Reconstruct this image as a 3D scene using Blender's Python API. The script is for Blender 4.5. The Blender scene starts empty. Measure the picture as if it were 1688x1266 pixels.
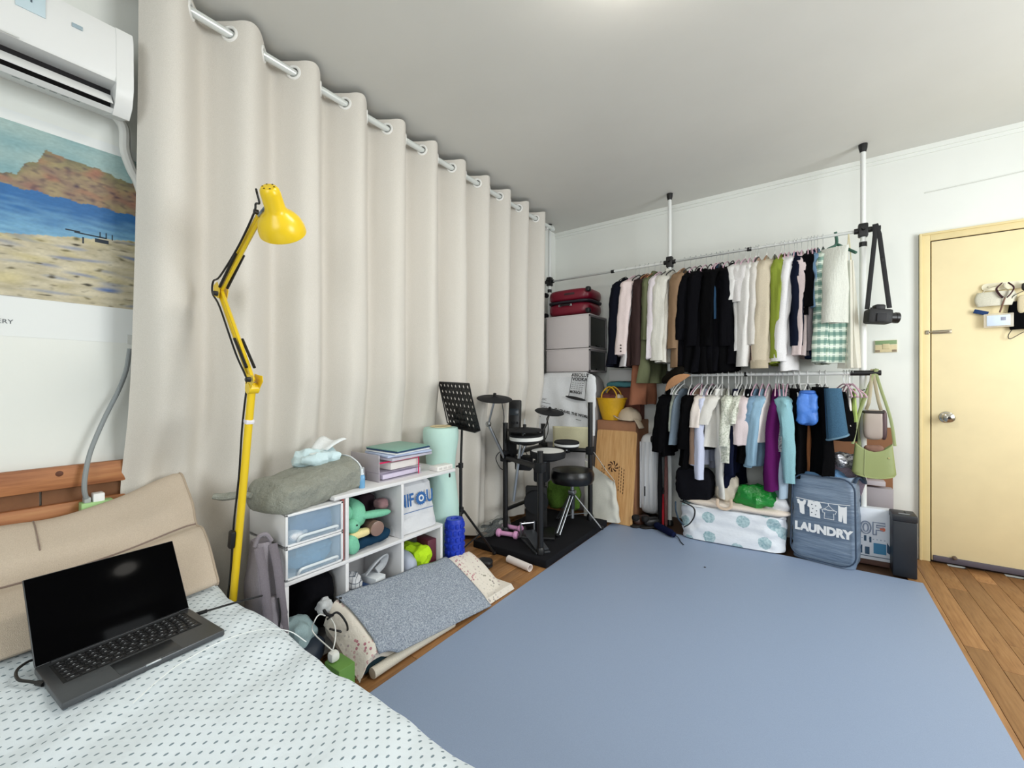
import bpy, bmesh, math, random
from mathutils import Matrix, Vector, noise, Euler

# ---------------------------------------------------------------- camera, world, lights, exposure
scene = bpy.context.scene
C = scene.collection
CAM_H, FPX, YAW = 1.13, 689.0, math.radians(35.5)
cam_data = bpy.data.cameras.new('camera')
cam_data.sensor_width = 36.0
cam_data.lens = 36.0 * FPX / 1688.0
cam_data.clip_start = 0.02
camera = bpy.data.objects.new('view_camera', cam_data)
C.objects.link(camera)
camera.location = (0, 0, CAM_H)
camera.rotation_euler = (math.radians(90), 0, YAW)
scene.camera = camera

world = bpy.data.worlds.new('world')
scene.world = world
world.use_nodes = True
world.node_tree.nodes['Background'].inputs[0].default_value = (0.62, 0.78, 1.0, 1)
world.node_tree.nodes['Background'].inputs[1].default_value = 0.6

def area_light(name, loc, rot, sx, sy, power, color):
    d = bpy.data.lights.new(name, 'AREA')
    d.shape = 'RECTANGLE'; d.size = sx; d.size_y = sy
    d.energy = power; d.color = color
    o = bpy.data.objects.new(name, d); C.objects.link(o)
    o.location = loc; o.rotation_euler = rot
    return o
# fill lights added to stand for daylight from unseen rear and side windows
area_light('rear_window_fill', (0.35, -1.66, 1.5), (math.radians(90), 0, 0), 1.9, 1.3, 27, (0.93, 0.98, 1.0))
area_light('side_window_fill', (2.22, 2.0, 1.55), (math.radians(90), 0, math.radians(90)), 1.5, 1.2, 46, (0.93, 0.98, 1.0))
LAMP_POS = (-0.42, 1.30, 2.66)
LAMP_GLOW = 20.5

scene.view_settings.view_transform = 'Standard'
scene.view_settings.look = 'None'
scene.view_settings.gamma = 1.0
scene.view_settings.use_curve_mapping = False
scene.view_settings.exposure = 0.53
scene.cycles.max_bounces = 7
scene.cycles.caustics_reflective = False
scene.cycles.caustics_refractive = False

# ---------------------------------------------------------------- helpers
R = random.Random(7)
PI = math.pi
CY, SY = math.cos(YAW), math.sin(YAW)

def px(u, v, x=None, y=None, z=None):
    """the point of the plane x=, y= or z= that pixel (u, v) of the photograph shows"""
    a = (u - 844.0) / FPX; b = (633.0 - v) / FPX
    d = Vector((-SY + a * CY, CY + a * SY, b))
    if x is not None: t = x / d.x
    elif y is not None: t = y / d.y
    else: t = (z - CAM_H) / d.z
    return Vector((0, 0, CAM_H)) + d * t

def hexc(h):
    h = h.lstrip('#')
    c = [int(h[i:i+2], 16) / 255.0 for i in (0, 2, 4)]
    return tuple((q / 12.92 if q <= 0.04045 else ((q + 0.055) / 1.055) ** 2.4) for q in c) + (1.0,)

MATS = {}
class NT:
    """small node-tree writer"""
    def __init__(s, m):
        s.t = m.node_tree; s.n = s.t.nodes; s.l = s.t.links
        s.b = s.n['Principled BSDF']
        s.co = None
    def add(s, typ, **kw):
        n = s.n.new(typ)
        for k, v in kw.items(): setattr(n, k, v)
        return n
    def coord(s, out='Object'):
        if s.co is None: s.co = s.add('ShaderNodeTexCoord')
        return s.co.outputs[out]
    def put(s, sock, val):
        if hasattr(val, 'links') or hasattr(val, 'is_output'): s.l.new(val, sock)
        else: sock.default_value = val
    def math(s, op, a, b=0.0, c=0.0):
        n = s.add('ShaderNodeMath', operation=op)
        for i, q in enumerate((a, b, c)): s.put(n.inputs[i], q)
        return n.outputs[0]
    def noise(s, scale, detail=3, rough=0.55, vec=None, stretch=None):
        n = s.add('ShaderNodeTexNoise')
        n.inputs['Scale'].default_value = scale; n.inputs['Detail'].default_value = detail
        n.inputs['Roughness'].default_value = rough
        v = vec if vec is not None else s.coord()
        if stretch:
            mp = s.add('ShaderNodeMapping'); mp.inputs['Scale'].default_value = stretch
            s.l.new(v, mp.inputs['Vector']); v = mp.outputs[0]
        s.l.new(v, n.inputs['Vector'])
        return n.outputs[0]
    def ramp(s, fac, stops, interp='LINEAR'):
        n = s.add('ShaderNodeValToRGB'); n.color_ramp.interpolation = interp
        e = n.color_ramp.elements
        while len(e) < len(stops): e.new(0.5)
        for q, (p, c) in zip(e, stops): q.position = p; q.color = c if len(c) == 4 else hexc(c)
        s.put(n.inputs[0], fac)
        return n.outputs[0]
    def mix(s, fac, a, b, mode='MIX'):
        n = s.add('ShaderNodeMix', data_type='RGBA', blend_type=mode)
        s.put(n.inputs[0], fac); s.put(n.inputs[6], a); s.put(n.inputs[7], b)
        return n.outputs[2]
    def sep(s, vec):
        n = s.add('ShaderNodeSeparateXYZ'); s.l.new(vec, n.inputs[0]); return n.outputs
    def bump(s, h, strength=0.3, dist=0.01):
        n = s.add('ShaderNodeBump'); n.inputs['Strength'].default_value = strength
        n.inputs['Distance'].default_value = dist
        s.put(n.inputs['Height'], h); s.l.new(n.outputs[0], s.b.inputs['Normal'])
    def base(s, c): s.put(s.b.inputs['Base Color'], c)

def new_mat(name):
    m = bpy.data.materials.new(name); m.use_nodes = True
    return m, NT(m)

def shade(c, k):
    return (min(1, c[0]*k), min(1, c[1]*k), min(1, c[2]*k), 1)

def plain(col, rough=0.5, metal=0.0, var=0.0, vscale=12.0, bump=0.0, bscale=60.0, spec=0.5, bdist=0.004, emit=0.0):
    """one solid colour with optional blotchy variation and fine relief"""
    key = (col, rough, metal, var, vscale, bump, bscale, spec, bdist, emit)
    if key in MATS: return MATS[key]
    m, t = new_mat('solid_' + col.lstrip('#'))
    c = hexc(col); t.b.inputs['Roughness'].default_value = rough; t.b.inputs['Metallic'].default_value = metal
    t.b.inputs['Specular IOR Level'].default_value = spec
    if var > 0:
        t.base(t.ramp(t.noise(vscale, 4), [(0.25, shade(c, 1 - var)), (0.75, shade(c, 1 + var))]))
    else: t.base(c)
    if bump > 0: t.bump(t.noise(bscale, 4), bump, bdist)
    if emit: t.put(t.b.inputs['Emission Color'], c); t.b.inputs['Emission Strength'].default_value = emit
    m.diffuse_color = c
    MATS[key] = m
    return m

def cloth(col, var=0.08, bump=0.35, bscale=45.0, rough=0.9):
    """woven cloth: matte, fine wrinkles"""
    key = ('cloth', col, var, bump, bscale, rough)
    if key in MATS: return MATS[key]
    m, t = new_mat('cloth_' + col.lstrip('#'))
    c = hexc(col); t.b.inputs['Roughness'].default_value = rough
    t.b.inputs['Specular IOR Level'].default_value = 0.06
    t.base(t.ramp(t.noise(260, 2), [(0.3, shade(c, 1 - var)), (0.7, shade(c, 1 + var))]))
    h = t.math('ADD', t.math('MULTIPLY', t.noise(bscale, 3, vec=None, stretch=(1, 1, 0.25)), 1.0), t.math('MULTIPLY', t.noise(bscale * 9, 1), 0.12))
    t.bump(h, bump, 0.006)
    m.diffuse_color = c
    MATS[key] = m
    return m

def clear(col, rough=0.15, alpha=0.35):
    """see-through plastic or film"""
    key = ('clear', col, rough, alpha)
    if key in MATS: return MATS[key]
    m, t = new_mat('clear_' + col.lstrip('#'))
    t.base(hexc(col)); t.b.inputs['Roughness'].default_value = rough; t.b.inputs['Alpha'].default_value = alpha
    MATS[key] = m
    return m

class MB:
    """collects shapes in world coordinates and links them as ONE mesh object"""
    def __init__(s): s.v = []; s.f = []
    def _put(s, vs, fs, m=None):
        o = len(s.v)
        s.v += [(m @ Vector(p)) if m is not None else Vector(p) for p in vs]
        s.f += [tuple(i + o for i in f) for f in fs]
        return s
    def box(s, c, sz, m=None, b=0.0):
        x, y, z = (q / 2 for q in sz)
        if m is None: m = Matrix.Translation(c)
        else: m = m @ Matrix.Translation(c)
        if b <= 0:
            vs = [(i*x, j*y, k*z) for i in (-1, 1) for j in (-1, 1) for k in (-1, 1)]
            return s._put(vs, [(0,1,3,2), (4,6,7,5), (0,4,5,1), (2,3,7,6), (0,2,6,4), (1,5,7,3)], m)
        b = min(b, x*.95, y*.95, z*.95)
        bm = bmesh.new(); bmesh.ops.create_cube(bm, size=1.0)
        for w in bm.verts: w.co = Vector((w.co.x*2*x, w.co.y*2*y, w.co.z*2*z))
        bmesh.ops.bevel(bm, geom=bm.edges[:], offset=b, segments=2, profile=0.5, affect='EDGES')
        bm.verts.index_update()
        s._put([w.co.copy() for w in bm.verts], [tuple(w.index for w in f.verts) for f in bm.faces], m)
        bm.free(); return s
    def cuboid(s, p0, p1, b=0.0):
        c = [(a + d) / 2 for a, d in zip(p0, p1)]; sz = [abs(a - d) for a, d in zip(p0, p1)]
        return s.box(c, sz, None, b)
    def tube(s, pts, r, seg=8, caps=True, squash=None):
        pts = [Vector(p) for p in pts]; n = len(pts)
        rs = r if isinstance(r, (list, tuple)) else [r] * n
        t0 = (pts[1] - pts[0]).normalized()
        up = Vector((0, 0, 1)) if abs(t0.z) < 0.9 else Vector((1, 0, 0))
        a = (up - t0 * up.dot(t0)).normalized(); vs = []; fs = []
        for i, p in enumerate(pts):
            t = (pts[min(i+1, n-1)] - pts[max(i-1, 0)]).normalized()
            a = (a - t * a.dot(t)).normalized(); b = t.cross(a)
            for k in range(seg):
                an = 2*PI*k/seg
                ra, rb = (rs[i], rs[i]) if squash is None else (rs[i]*squash[0], rs[i]*squash[1])
                vs.append(p + a * (math.cos(an)*ra) + b * (math.sin(an)*rb))
        for i in range(n-1):
            for k in range(seg):
                k2 = (k+1) % seg
                fs.append((i*seg+k, i*seg+k2, (i+1)*seg+k2, (i+1)*seg+k))
        if caps: fs.append(tuple(range(seg))[::-1]); fs.append(tuple((n-1)*seg + k for k in range(seg)))
        return s._put(vs, fs)
    def lathe(s, prof, m, seg=24, cap=True):
        vs = []; fs = []; n = len(prof)
        for r, z in prof:
            for k in range(seg):
                an = 2*PI*k/seg; vs.append((r*math.cos(an), r*math.sin(an), z))
        for i in range(n-1):
            for k in range(seg):
                k2 = (k+1) % seg
                fs.append((i*seg+k, i*seg+k2, (i+1)*seg+k2, (i+1)*seg+k))
        if cap:
            fs.append(tuple(range(seg))[::-1]); fs.append(tuple((n-1)*seg+k for k in range(seg)))
        if not isinstance(m, Matrix): m = Matrix.Translation(m)
        return s._put(vs, fs, m)
    def cyl(s, p0, p1, r, seg=16):
        return s.tube([p0, p1], r, seg)
    def grid(s, fn, nu, nv, cu=False, cv=False):
        vs = [fn(i / (nu if cu else nu-1), j / (nv if cv else nv-1)) for i in range(nu) for j in range(nv)]
        fs = []
        for i in range(nu if cu else nu-1):
            for j in range(nv if cv else nv-1):
                i2 = (i+1) % nu; j2 = (j+1) % nv
                fs.append((i*nv+j, i2*nv+j, i2*nv+j2, i*nv+j2))
        return s._put(vs, fs)
    def prism(s, poly, h, m=None):
        n = len(poly)
        vs = [(p[0], p[1], 0) for p in poly] + [(p[0], p[1], h) for p in poly]
        fs = [tuple(range(n))[::-1], tuple(range(n, 2*n))] + [(i, (i+1) % n, (i+1) % n + n, i + n) for i in range(n)]
        return s._put(vs, fs, m)
    def soft(s, c, sz, e=0.5, amp=0.0, freq=6.0, n=9, m=None, seed=0.0):
        """cushiony block: e=0 is a box, e=1 an ellipsoid; amp = lumpiness"""
        M_ = Matrix.Translation(c) if m is None else m @ Matrix.Translation(c)
        vs = []; fs = []; idx = {}
        def vert(p):
            k = tuple(round(q, 5) for q in p)
            if k in idx: return idx[k]
            q = Vector(p); sp = q.normalized()
            l4 = (abs(q.x)**6 + abs(q.y)**6 + abs(q.z)**6) ** (1/6)
            bx = q / l4
            w = bx.lerp(sp, e)
            w = Vector((w.x*sz[0]/2, w.y*sz[1]/2, w.z*sz[2]/2))
            if amp:
                w = w + sp * (amp * noise.noise(w * freq + Vector((seed*3.1, seed*1.7, seed)))) + sp * (amp * 0.5 * noise.noise(w * freq * 2.7 + Vector((seed, 5, seed))))
            idx[k] = len(vs); vs.append(w); return idx[k]
        for ax in range(3):
            for sg in (-1, 1):
                for i in range(n):
                    for j in range(n):
                        q = []
                        for (a, b) in ((i, j), (i+1, j), (i+1, j+1), (i, j+1)):
                            p = [0, 0, 0]; p[ax] = sg
                            p[(ax+1) % 3] = math.tan((2*a/n - 1) * PI/4); p[(ax+2) % 3] = math.tan((2*b/n - 1) * PI/4)
                            q.append(vert(p))
                        fs.append(tuple(q) if sg > 0 else tuple(q[::-1]))
        return s._put(vs, fs, M_)
    def build(s, name, mat, parent=None, label=None, cat=None, group=None, kind=None, smooth=True, local=False, base=None, sharp=35):
        me = bpy.data.meshes.new(name)
        if parent is not None:
            xf = XF[parent].inverted() if not local else None
            o_xf = XF[parent]
        else:
            if base is None and not local:
                lo = [min(p[i] for p in s.v) for i in range(3)]; hi = [max(p[i] for p in s.v) for i in range(3)]
                base = ((lo[0]+hi[0])/2, (lo[1]+hi[1])/2, lo[2])
            o_xf = Matrix.Translation(base) if base is not None else Matrix()
            xf = o_xf.inverted() if not local else None
        vs = [xf @ p for p in s.v] if xf is not None else s.v
        me.from_pydata([tuple(p) for p in vs], [], s.f)
        bm = bmesh.new(); bm.from_mesh(me)
        bmesh.ops.recalc_face_normals(bm, faces=bm.faces[:])
        bm.to_mesh(me); bm.free()
        if smooth:
            me.polygons.foreach_set('use_smooth', [True] * len(me.polygons))
            try: me.set_sharp_from_angle(angle=math.radians(sharp))
            except Exception: pass
        me.materials.append(mat)
        o = bpy.data.objects.new(name, me); C.objects.link(o)
        if parent is not None: o.parent = parent
        elif base is not None: o.location = base
        XF[o] = o_xf
        tag(o, label, cat, group, kind)
        return o

XF = {}
def tag(o, label=None, cat=None, group=None, kind=None):
    if label: o['label'] = label
    if cat: o['category'] = cat
    if group: o['group'] = group
    if kind: o['kind'] = kind
    return o
def thing(name, label, cat, loc=(0, 0, 0), rz=0.0, group=None, kind=None):
    o = bpy.data.objects.new(name, None); C.objects.link(o)
    o.empty_display_size = 0.05
    o.location = loc; o.rotation_euler = (0, 0, rz)
    XF[o] = Matrix.Translation(loc) @ Matrix.Rotation(rz, 4, 'Z')
    return tag(o, label, cat, group, kind)
def copy_part(src, parent, matrix):
    """a further piece that shares src's mesh, under parent"""
    o = src.copy(); C.objects.link(o); o.parent = parent; o.matrix_local = matrix
    XF[o] = XF[parent]
    return o
def frame(o, xd, zd=None, yd=None):
    """matrix with origin o, x axis along xd and y axis along yd (roughly), z = x cross y"""
    x = Vector(xd).normalized(); y = Vector(yd); y = (y - x * y.dot(x)).normalized(); z = x.cross(y)
    m = Matrix.Identity(4)
    for i in range(3):
        m[i][0] = x[i]; m[i][1] = y[i]; m[i][2] = z[i]; m[i][3] = Vector(o)[i]
    return m
def text(body, size, m, mat, parent, name='lettering', sx=1.0, ext=0.0004, bold=0.0, align='CENTER'):
    cu = bpy.data.curves.new(name, 'FONT'); cu.body = body; cu.size = size; cu.extrude = ext; cu.offset = bold
    cu.align_x = align; cu.align_y = 'CENTER'; cu.resolution_u = 3
    t = bpy.data.objects.new(name, cu); C.objects.link(t)
    dg = bpy.context.evaluated_depsgraph_get()
    me = bpy.data.meshes.new_from_object(t.evaluated_get(dg))
    bpy.data.objects.remove(t); bpy.data.curves.remove(cu)
    me.transform(XF[parent].inverted() @ m @ Matrix.Diagonal((sx, 1, 1, 1)))
    me.materials.clear(); me.materials.append(mat)
    o = bpy.data.objects.new(name, me); C.objects.link(o); o.parent = parent; XF[o] = XF[parent]
    return o
def bez(pts, n=8):
    """smooth curve through pts (Catmull-Rom)"""
    P = [Vector(p) for p in pts]; P = [P[0]*2 - P[1]] + P + [P[-1]*2 - P[-2]]; out = []
    for i in range(1, len(P)-2):
        for k in range(n):
            t = k / n
            out.append(0.5*((2*P[i]) + (P[i+1]-P[i-1])*t + (2*P[i-1]-5*P[i]+4*P[i+1]-P[i+2])*t*t + (3*P[i]-P[i-1]-3*P[i+1]+P[i+2])*t**3))
    out.append(P[-2]); return out
def frame_z(o, zd):
    z = Vector(zd).normalized(); x = Vector((0, 0, 1)).cross(z)
    if x.length < 1e-4: x = Vector((1, 0, 0))
    x.normalize(); return frame(o, x, yd=z.cross(x))
def rotm(o, rz=0, rx=0, ry=0):
    return Matrix.Translation(o) @ Euler((rx, ry, rz), 'XYZ').to_matrix().to_4x4()

BLACK = plain('#0c0c0f', 0.45); BLACKM = plain('#101012', 0.7); CHROME = plain('#b4b7bb', 0.3, 1.0)
WHITE = plain('#e9e9e8', 0.4); WHITEP = plain('#f0f0ee', 0.35); DARK = plain('#1a1a1c', 0.6)

# ---------------------------------------------------------------- the room
XW, YW, ZC, XR, YR = -2.115, 3.73, 2.66, 2.25, -1.70
def wall_paint(name, col, var=0.03):
    m, t = new_mat(name); c = hexc(col)
    t.base(t.ramp(t.noise(1.6, 4), [(0.3, shade(c, 1 - var)), (0.7, shade(c, 1 + var))]))
    t.b.inputs['Roughness'].default_value = 0.85
    t.bump(t.math('ADD', t.noise(14, 3), t.math('MULTIPLY', t.noise(160, 2), 0.2)), 0.12, 0.004)
    return m
PAINT = wall_paint('wall_paint', '#e9ebe6'); CEILP = wall_paint('ceiling_paint', '#d9d8d2')
DOORP = plain('#f2e1b4', 0.5, var=0.04, vscale=6, bump=0.06, bscale=30)
CASEP = plain('#e8d5a0', 0.5, var=0.05, vscale=8, bump=0.05, bscale=40)

def struct(name, mb, mat, parent=None, smooth=False):
    return mb.build(name, mat, parent, kind=None if parent else 'structure', smooth=smooth)

floor = struct('floor', MB().cuboid((XW-.1, YR-.1, -.12), (XR+.1, YW+.1, -.012)), plain('#4a3220', 0.7))
struct('ceiling', MB().cuboid((XW-.1, YR-.1, ZC), (XR+.1, YW+.1, ZC+.1)), CEILP)
struct('wall_left', MB().cuboid((XW-.1, YR-.1, -.012), (XW, YW+.1, ZC)), PAINT)
struct('wall_back', MB().cuboid((XW, YW, -.012), (XR+.1, YW+.1, ZC)), PAINT)
struct('wall_right', MB().cuboid((XR, YR-.1, -.012), (XR+.1, YW, ZC)), PAINT)
struct('wall_rear', MB().cuboid((XW, YR-.1, -.012), (XR, YR, ZC)), PAINT)
# small stepped moulding where the back wall meets the ceiling
mo = MB(); mo.cuboid((XW, YW-.018, ZC-.03), (XR, YW, ZC)); mo.cuboid((XW, YW-.008, ZC-.052), (XR, YW, ZC-.03))
struct('trim_1', mo, PAINT)
# thin surface cable line over the door
cb = MB(); cb.tube(bez([px(1525, 318, y=YW-.003), px(1580, 306, y=YW-.003), px(1635, 294, y=YW-.003), px(1700, 279, y=YW-.003)]), .0035, 6)
struct('trim_2', cb, plain('#d6d8d2', 0.7), smooth=True)

# wooden floor boards, the ones not under the grey mat
m, t = new_mat('plank_wood')
oi = t.add('ShaderNodeObjectInfo')
vec = t.add('ShaderNodeVectorMath', operation='ADD'); t.l.new(t.coord(), vec.inputs[0])
t.l.new(oi.outputs['Location'], vec.inputs[1])
g1 = t.noise(6, 5, 0.6, vec=vec.outputs[0], stretch=(16, 1.2, 1))
g2 = t.noise(2.2, 2, 0.5, vec=vec.outputs[0])
wood = t.ramp(g1, [(0.25, '#805632'), (0.5, '#9b6f44'), (0.78, '#ab8054')])
dk = t.math('MULTIPLY_ADD', oi.outputs['Random'], 0.28, 0.82)
mul = t.add('ShaderNodeMix', data_type='RGBA', blend_type='MULTIPLY'); mul.inputs[0].default_value = 1.0
comb = t.add('ShaderNodeCombineColor'); [t.l.new(dk, comb.inputs[i]) for i in range(3)]
t.l.new(wood, mul.inputs[6]); t.l.new(comb.outputs[0], mul.inputs[7])
t.base(mul.outputs[2]); t.b.inputs['Roughness'].default_value = 0.42
t.bump(g1, 0.08, 0.002)
PLANK = m
pmb = MB(); pmb.box((0, 0, -.0055), (.0785, 1.0, .011), b=.0012)
plank0 = None
def planks(x0, x1):
    global plank0
    x = x0
    while x < x1:
        y = YR - R.random() * .5
        while y < YW:
            L = R.uniform(.75, 1.25); a, b = max(y, YR), min(y + L, YW)
            if b - a > .06:
                mt = Matrix.Translation((x + .04, (a + b) / 2, 0)) @ Matrix.Diagonal((1, b - a - .0015, 1, 1))
                mt = XF[floor].inverted() @ mt
                if plank0 is None:
                    plank0 = pmb.build('plank', PLANK, floor, local=True); plank0.matrix_local = mt
                else: copy_part(plank0, floor, mt)
            y += L
        x += .08
planks(XW + .005, -1.26); planks(.46, XR - .02)

# unseen rear and side windows, added to go with the fill lights: frames, panes
def window(n, o, wide, high, axis):
    w = thing('window_%d' % n, None, None, o, kind='structure')
    def fr(a0, a1, z0, z1, d0, d1):
        mb = MB()
        if axis == 'y': mb.cuboid((o[0]+a0, o[1]+d0, o[2]+z0), (o[0]+a1, o[1]+d1, o[2]+z1), .004)
        else: mb.cuboid((o[0]+d0, o[1]+a0, o[2]+z0), (o[0]+d1, o[1]+a1, o[2]+z1), .004)
        return mb
    s = 1 if axis == 'y' else -1
    h, k = wide/2, high/2
    for a in ((-h-.06, -h, -k-.06, k+.06), (h, h+.06, -k-.06, k+.06), (-h, h, k, k+.06), (-h, h, -k-.06, -k), (-.02, .02, -k, k)):
        fr(*a, 0, s*.025).build('window_frame', WHITE, w, smooth=False)
    fr(-h, -.02, -k, k, 0, s*.006).build('pane', clear('#dfe8ee', 0.05, 0.5), w, smooth=False)
    fr(.02, h, -k, k, 0, s*.006).build('pane', clear('#dfe8ee', 0.05, 0.5), w, smooth=False)
window(1, (.35, YR, 1.5), 1.9, 1.3, 'y'); window(2, (XR, 2.0, 1.55), 1.5, 1.2, 'x')

# door with casing
door = thing('door_1', None, None, (1.06, YW, 0), kind='structure')
DX0, DX1, DZ = .629, 1.50, 2.035
MB().cuboid((DX0-.012, YW-.004, 0), (DX1+.012, YW, DZ+.012)).build('gap_shade', plain('#2a1c12', 0.9), door, smooth=False)  # sheet coloured dark for the shade in the gap around the leaf
for (a, b, c, d) in ((DX0-.058, DX0-.006, 0, DZ+.058), (DX1+.006, DX1+.058, 0, DZ+.058)):
    MB().cuboid((a, YW-.020, c), (b, YW, d), .004).build('jamb', CASEP, door)
    e0, e1 = (a, a+.014) if a < 1 else (b-.014, b)
    MB().cuboid((e0, YW-.028, c), (e1, YW, d), .003).build('architrave', CASEP, door)
MB().cuboid((DX0-.0065, YW-.0195, DZ+.006), (DX1+.0065, YW, DZ+.058), .002).build('head_jamb', CASEP, door)
MB().cuboid((DX0-.0445, YW-.0275, DZ+.044), (DX1+.0445, YW, DZ+.0575), .002).build('architrave', CASEP, door)
leaf = MB().cuboid((DX0, YW-.014, .012), (DX1, YW-.004, DZ), .002).build('door_leaf', DOORP, door)
kp = px(1561, 688, y=YW-.03); kz, kx = kp.z, kp.x
kn = MB().lathe([(.0, -.0), (.036, 0), (.034, .006), (.022, .010), (.014, .014), (.013, .034), (.024, .040), (.030, .052), (.028, .064), (.016, .071), (0, .072)], rotm((kx, YW-.014, kz), rx=PI/2), 24).build('door_knob', plain('#b9b4a8', 0.2, 1.0), door)
MB().lathe([(0, 0), (.008, 0), (.008, .002), (0, .003)], rotm((kx, YW-.0865, kz), rx=PI/2), 12).build('keyhole', plain('#3a3430', 0.4, 0.8), kn)
bp = px(1550, 547, y=YW-.02)
blt = MB().cuboid((DX0+.004, YW-.020, bp.z-.011), (DX0+.090, YW-.014, bp.z+.011), .002).build('bolt_plate', plain('#8d8474', 0.35, 0.9), door)
MB().cyl((DX0-.012, YW-.024, bp.z), (DX0+.078, YW-.024, bp.z), .005, 10).build('bolt', plain('#a59c8a', 0.3, 1.0), blt)
MB().cuboid((DX0-.03, YW-.026, bp.z-.012), (DX0-.012, YW-.018, bp.z+.012), .002).build('bolt_keeper', plain('#8d8474', 0.35, 0.9), door)
MB().cuboid((DX0+.006, YW-.024, .012), (DX1-.004, YW-.013, .046), .003).build('door_sweep', plain('#5c5560', 0.6), door)
ds = px(1573, 922, y=YW-.02)
MB().lathe([(0, 0), (.011, 0), (.011, .012), (.006, .016), (0, .016)], rotm((ds.x, YW-.024, .052), rx=PI/2), 12).build('door_stop', plain('#6b5a4c', 0.6), door)

# ceiling lamp, just above the picture: round shade on a metal ring
lp = thing('ceiling_lamp', 'round white ceiling lamp glowing above the grey floor mat', 'lamp', LAMP_POS)
MB().lathe([(.0, 0), (.215, 0), (.215, -.03), (.20, -.035), (0, -.035)], LAMP_POS, 40).build('lamp_ring', WHITE, lp)
MB().lathe([(.205, -.03), (.21, -.05), (.195, -.075), (.14, -.098), (.07, -.108), (0.001, -.11)], LAMP_POS, 40).build('lamp_shade', plain('#fffaf0', 0.4, emit=LAMP_GLOW), lp)

# ---------------------------------------------------------------- grey floor mat
m, t = new_mat('mat_vinyl')
t.base(t.ramp(t.noise(900, 2), [(0.3, '#8a9ab5'), (0.7, '#97a7c1')]))
t.b.inputs['Roughness'].default_value = 0.5; t.b.inputs['Specular IOR Level'].default_value = 0.35
t.bump(t.math('ADD', t.math('MULTIPLY', t.noise(700, 2), .25), t.math('MULTIPLY', t.noise(5, 2), .6)), 0.12, 0.003)
MB().cuboid((-1.308, .30, 0.0), (.52, 3.275, .004)).build('floor_mat', m, label='large plain blue-grey exercise mat covering the wooden floor', cat='mat', smooth=False)
mk = px(1162, 935, z=.006)
MB().lathe([(0, 0), (.006, 0), (.005, .004), (0, .005)], (mk.x, mk.y, .0042), 10).build('bead', DARK, label='tiny dark bead lying alone on the grey mat', cat='bead')

# ---------------------------------------------------------------- curtain and rod
XC, YC0, PER, AMP = -1.95, .464, .262, .061
m, t = new_mat('curtain_cloth')
t.base(t.ramp(t.noise(420, 2), [(0.3, '#d3cec5'), (0.7, '#dfdad2')]))
t.b.inputs['Roughness'].default_value = 0.95; t.b.inputs['Specular IOR Level'].default_value = 0.15
t.bump(t.math('ADD', t.noise(600, 1), t.math('MULTIPLY', t.noise(7, 3, stretch=(1, 1, .2)), 1.5)), 0.18, 0.004)
CURT = m
def curtain_x(y, z):
    w = (y - YC0) / PER
    q = 1 - (z - .05) / 2.58                       # 0 at the top, 1 at the hem
    ph = 2*PI*w + q * 0.9 * noise.noise(Vector((y*1.6, z*.7, 3)))
    s = math.sin(ph)
    a = AMP * (1 + .45 * q * noise.noise(Vector((y*2.1, z*1.1, 9))))
    back = max(0, min(1, (1.15 - z) / .4)); near = max(0, min(1, (.80 - y) / .15)) * max(0, min(1, (1.0 - z) / .2))
    xb = XC - .05 * back - .062 * near; a *= (1 - .35*back) * (1 - .75*near)
    return xb + a * s + (.004 + .014 * q) * math.sin(2*PI*w*2.0 + 1.3 + 2*noise.noise(Vector((y*3, z*.5, 1)))) + .03 * q * noise.noise(Vector((y*1.2, z*.9, 5)))
def curtain_pt(a, b):
    b = b/.75*.93 if b < .75 else .93 + (b - .75)/.25*.07      # finer rows at the heading
    y = .445 + a * 2.82; z = .035 + b * 2.59
    top = .012 * max(0, math.sin(2*PI*(y-YC0)/PER - .25)) if b > .985 else 0
    q = 1 - b
    if y < .6: y = y - .05 * q * q * (.6 - y) / .16
    return Vector((curtain_x(y, z), y, z + top))
curt = thing('curtain', 'floor-length cream eyelet curtain hanging in deep folds from white rod', 'curtain', (XC, 1.9, .035))
cm_ = MB(); cm_.grid(curtain_pt, 470, 96)
ROD_Z = 2.572
EYES = [Vector((curtain_x(YC0 + k*PER/2, 2.572), YC0 + k*PER/2, 2.572)) for k in range(22) if YC0 + k*PER/2 < 3.26]
def near_eye(f):
    c = sum((cm_.v[i] for i in f), Vector()) / 4
    return c.z > 2.54 and min((c - e).length for e in EYES) < .0235
cm_.f = [f for f in cm_.f if not near_eye(f)]           # real holes for the rod
cm_.build('curtain_cloth', CURT, curt)
ring_mb = MB(); ring_mb.grid(lambda a, b: Vector(((.0275 + .0065*math.cos(2*PI*b)) * math.cos(2*PI*a), (.0275 + .0065*math.cos(2*PI*b)) * math.sin(2*PI*a), .0055*math.sin(2*PI*b))), 28, 8, True, True)
ROD_Z = 2.572
ring0 = None
for k in range(22):
    y = YC0 + k * PER / 2
    if y > 3.26: break
    slope = (curtain_x(y + .01, 2.55) - curtain_x(y - .01, 2.55)) / .02
    n_ = Vector((1, -slope, 0)).normalized()
    mt = XF[curt].inverted() @ frame(Vector((curtain_x(y, ROD_Z), y, ROD_Z)) , (0, 0, 1), yd=Vector((0, 0, 1)).cross(n_) * -1)
    if ring0 is None: ring0 = ring_mb.build('eyelet', plain('#efeeea', 0.3), curt, local=True); ring0.matrix_local = mt
    else: copy_part(ring0, curt, mt)
rod = thing('curtain_rod', 'long white metal curtain rod threaded through the curtain eyelets', 'curtain rod', (XC, 1.9, ROD_Z))
MB().cyl((XC, .1, ROD_Z), (XC, 3.36, ROD_Z), .0165, 16).build('pole', plain('#dfe3e0', 0.25, 0.2), rod)
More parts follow.
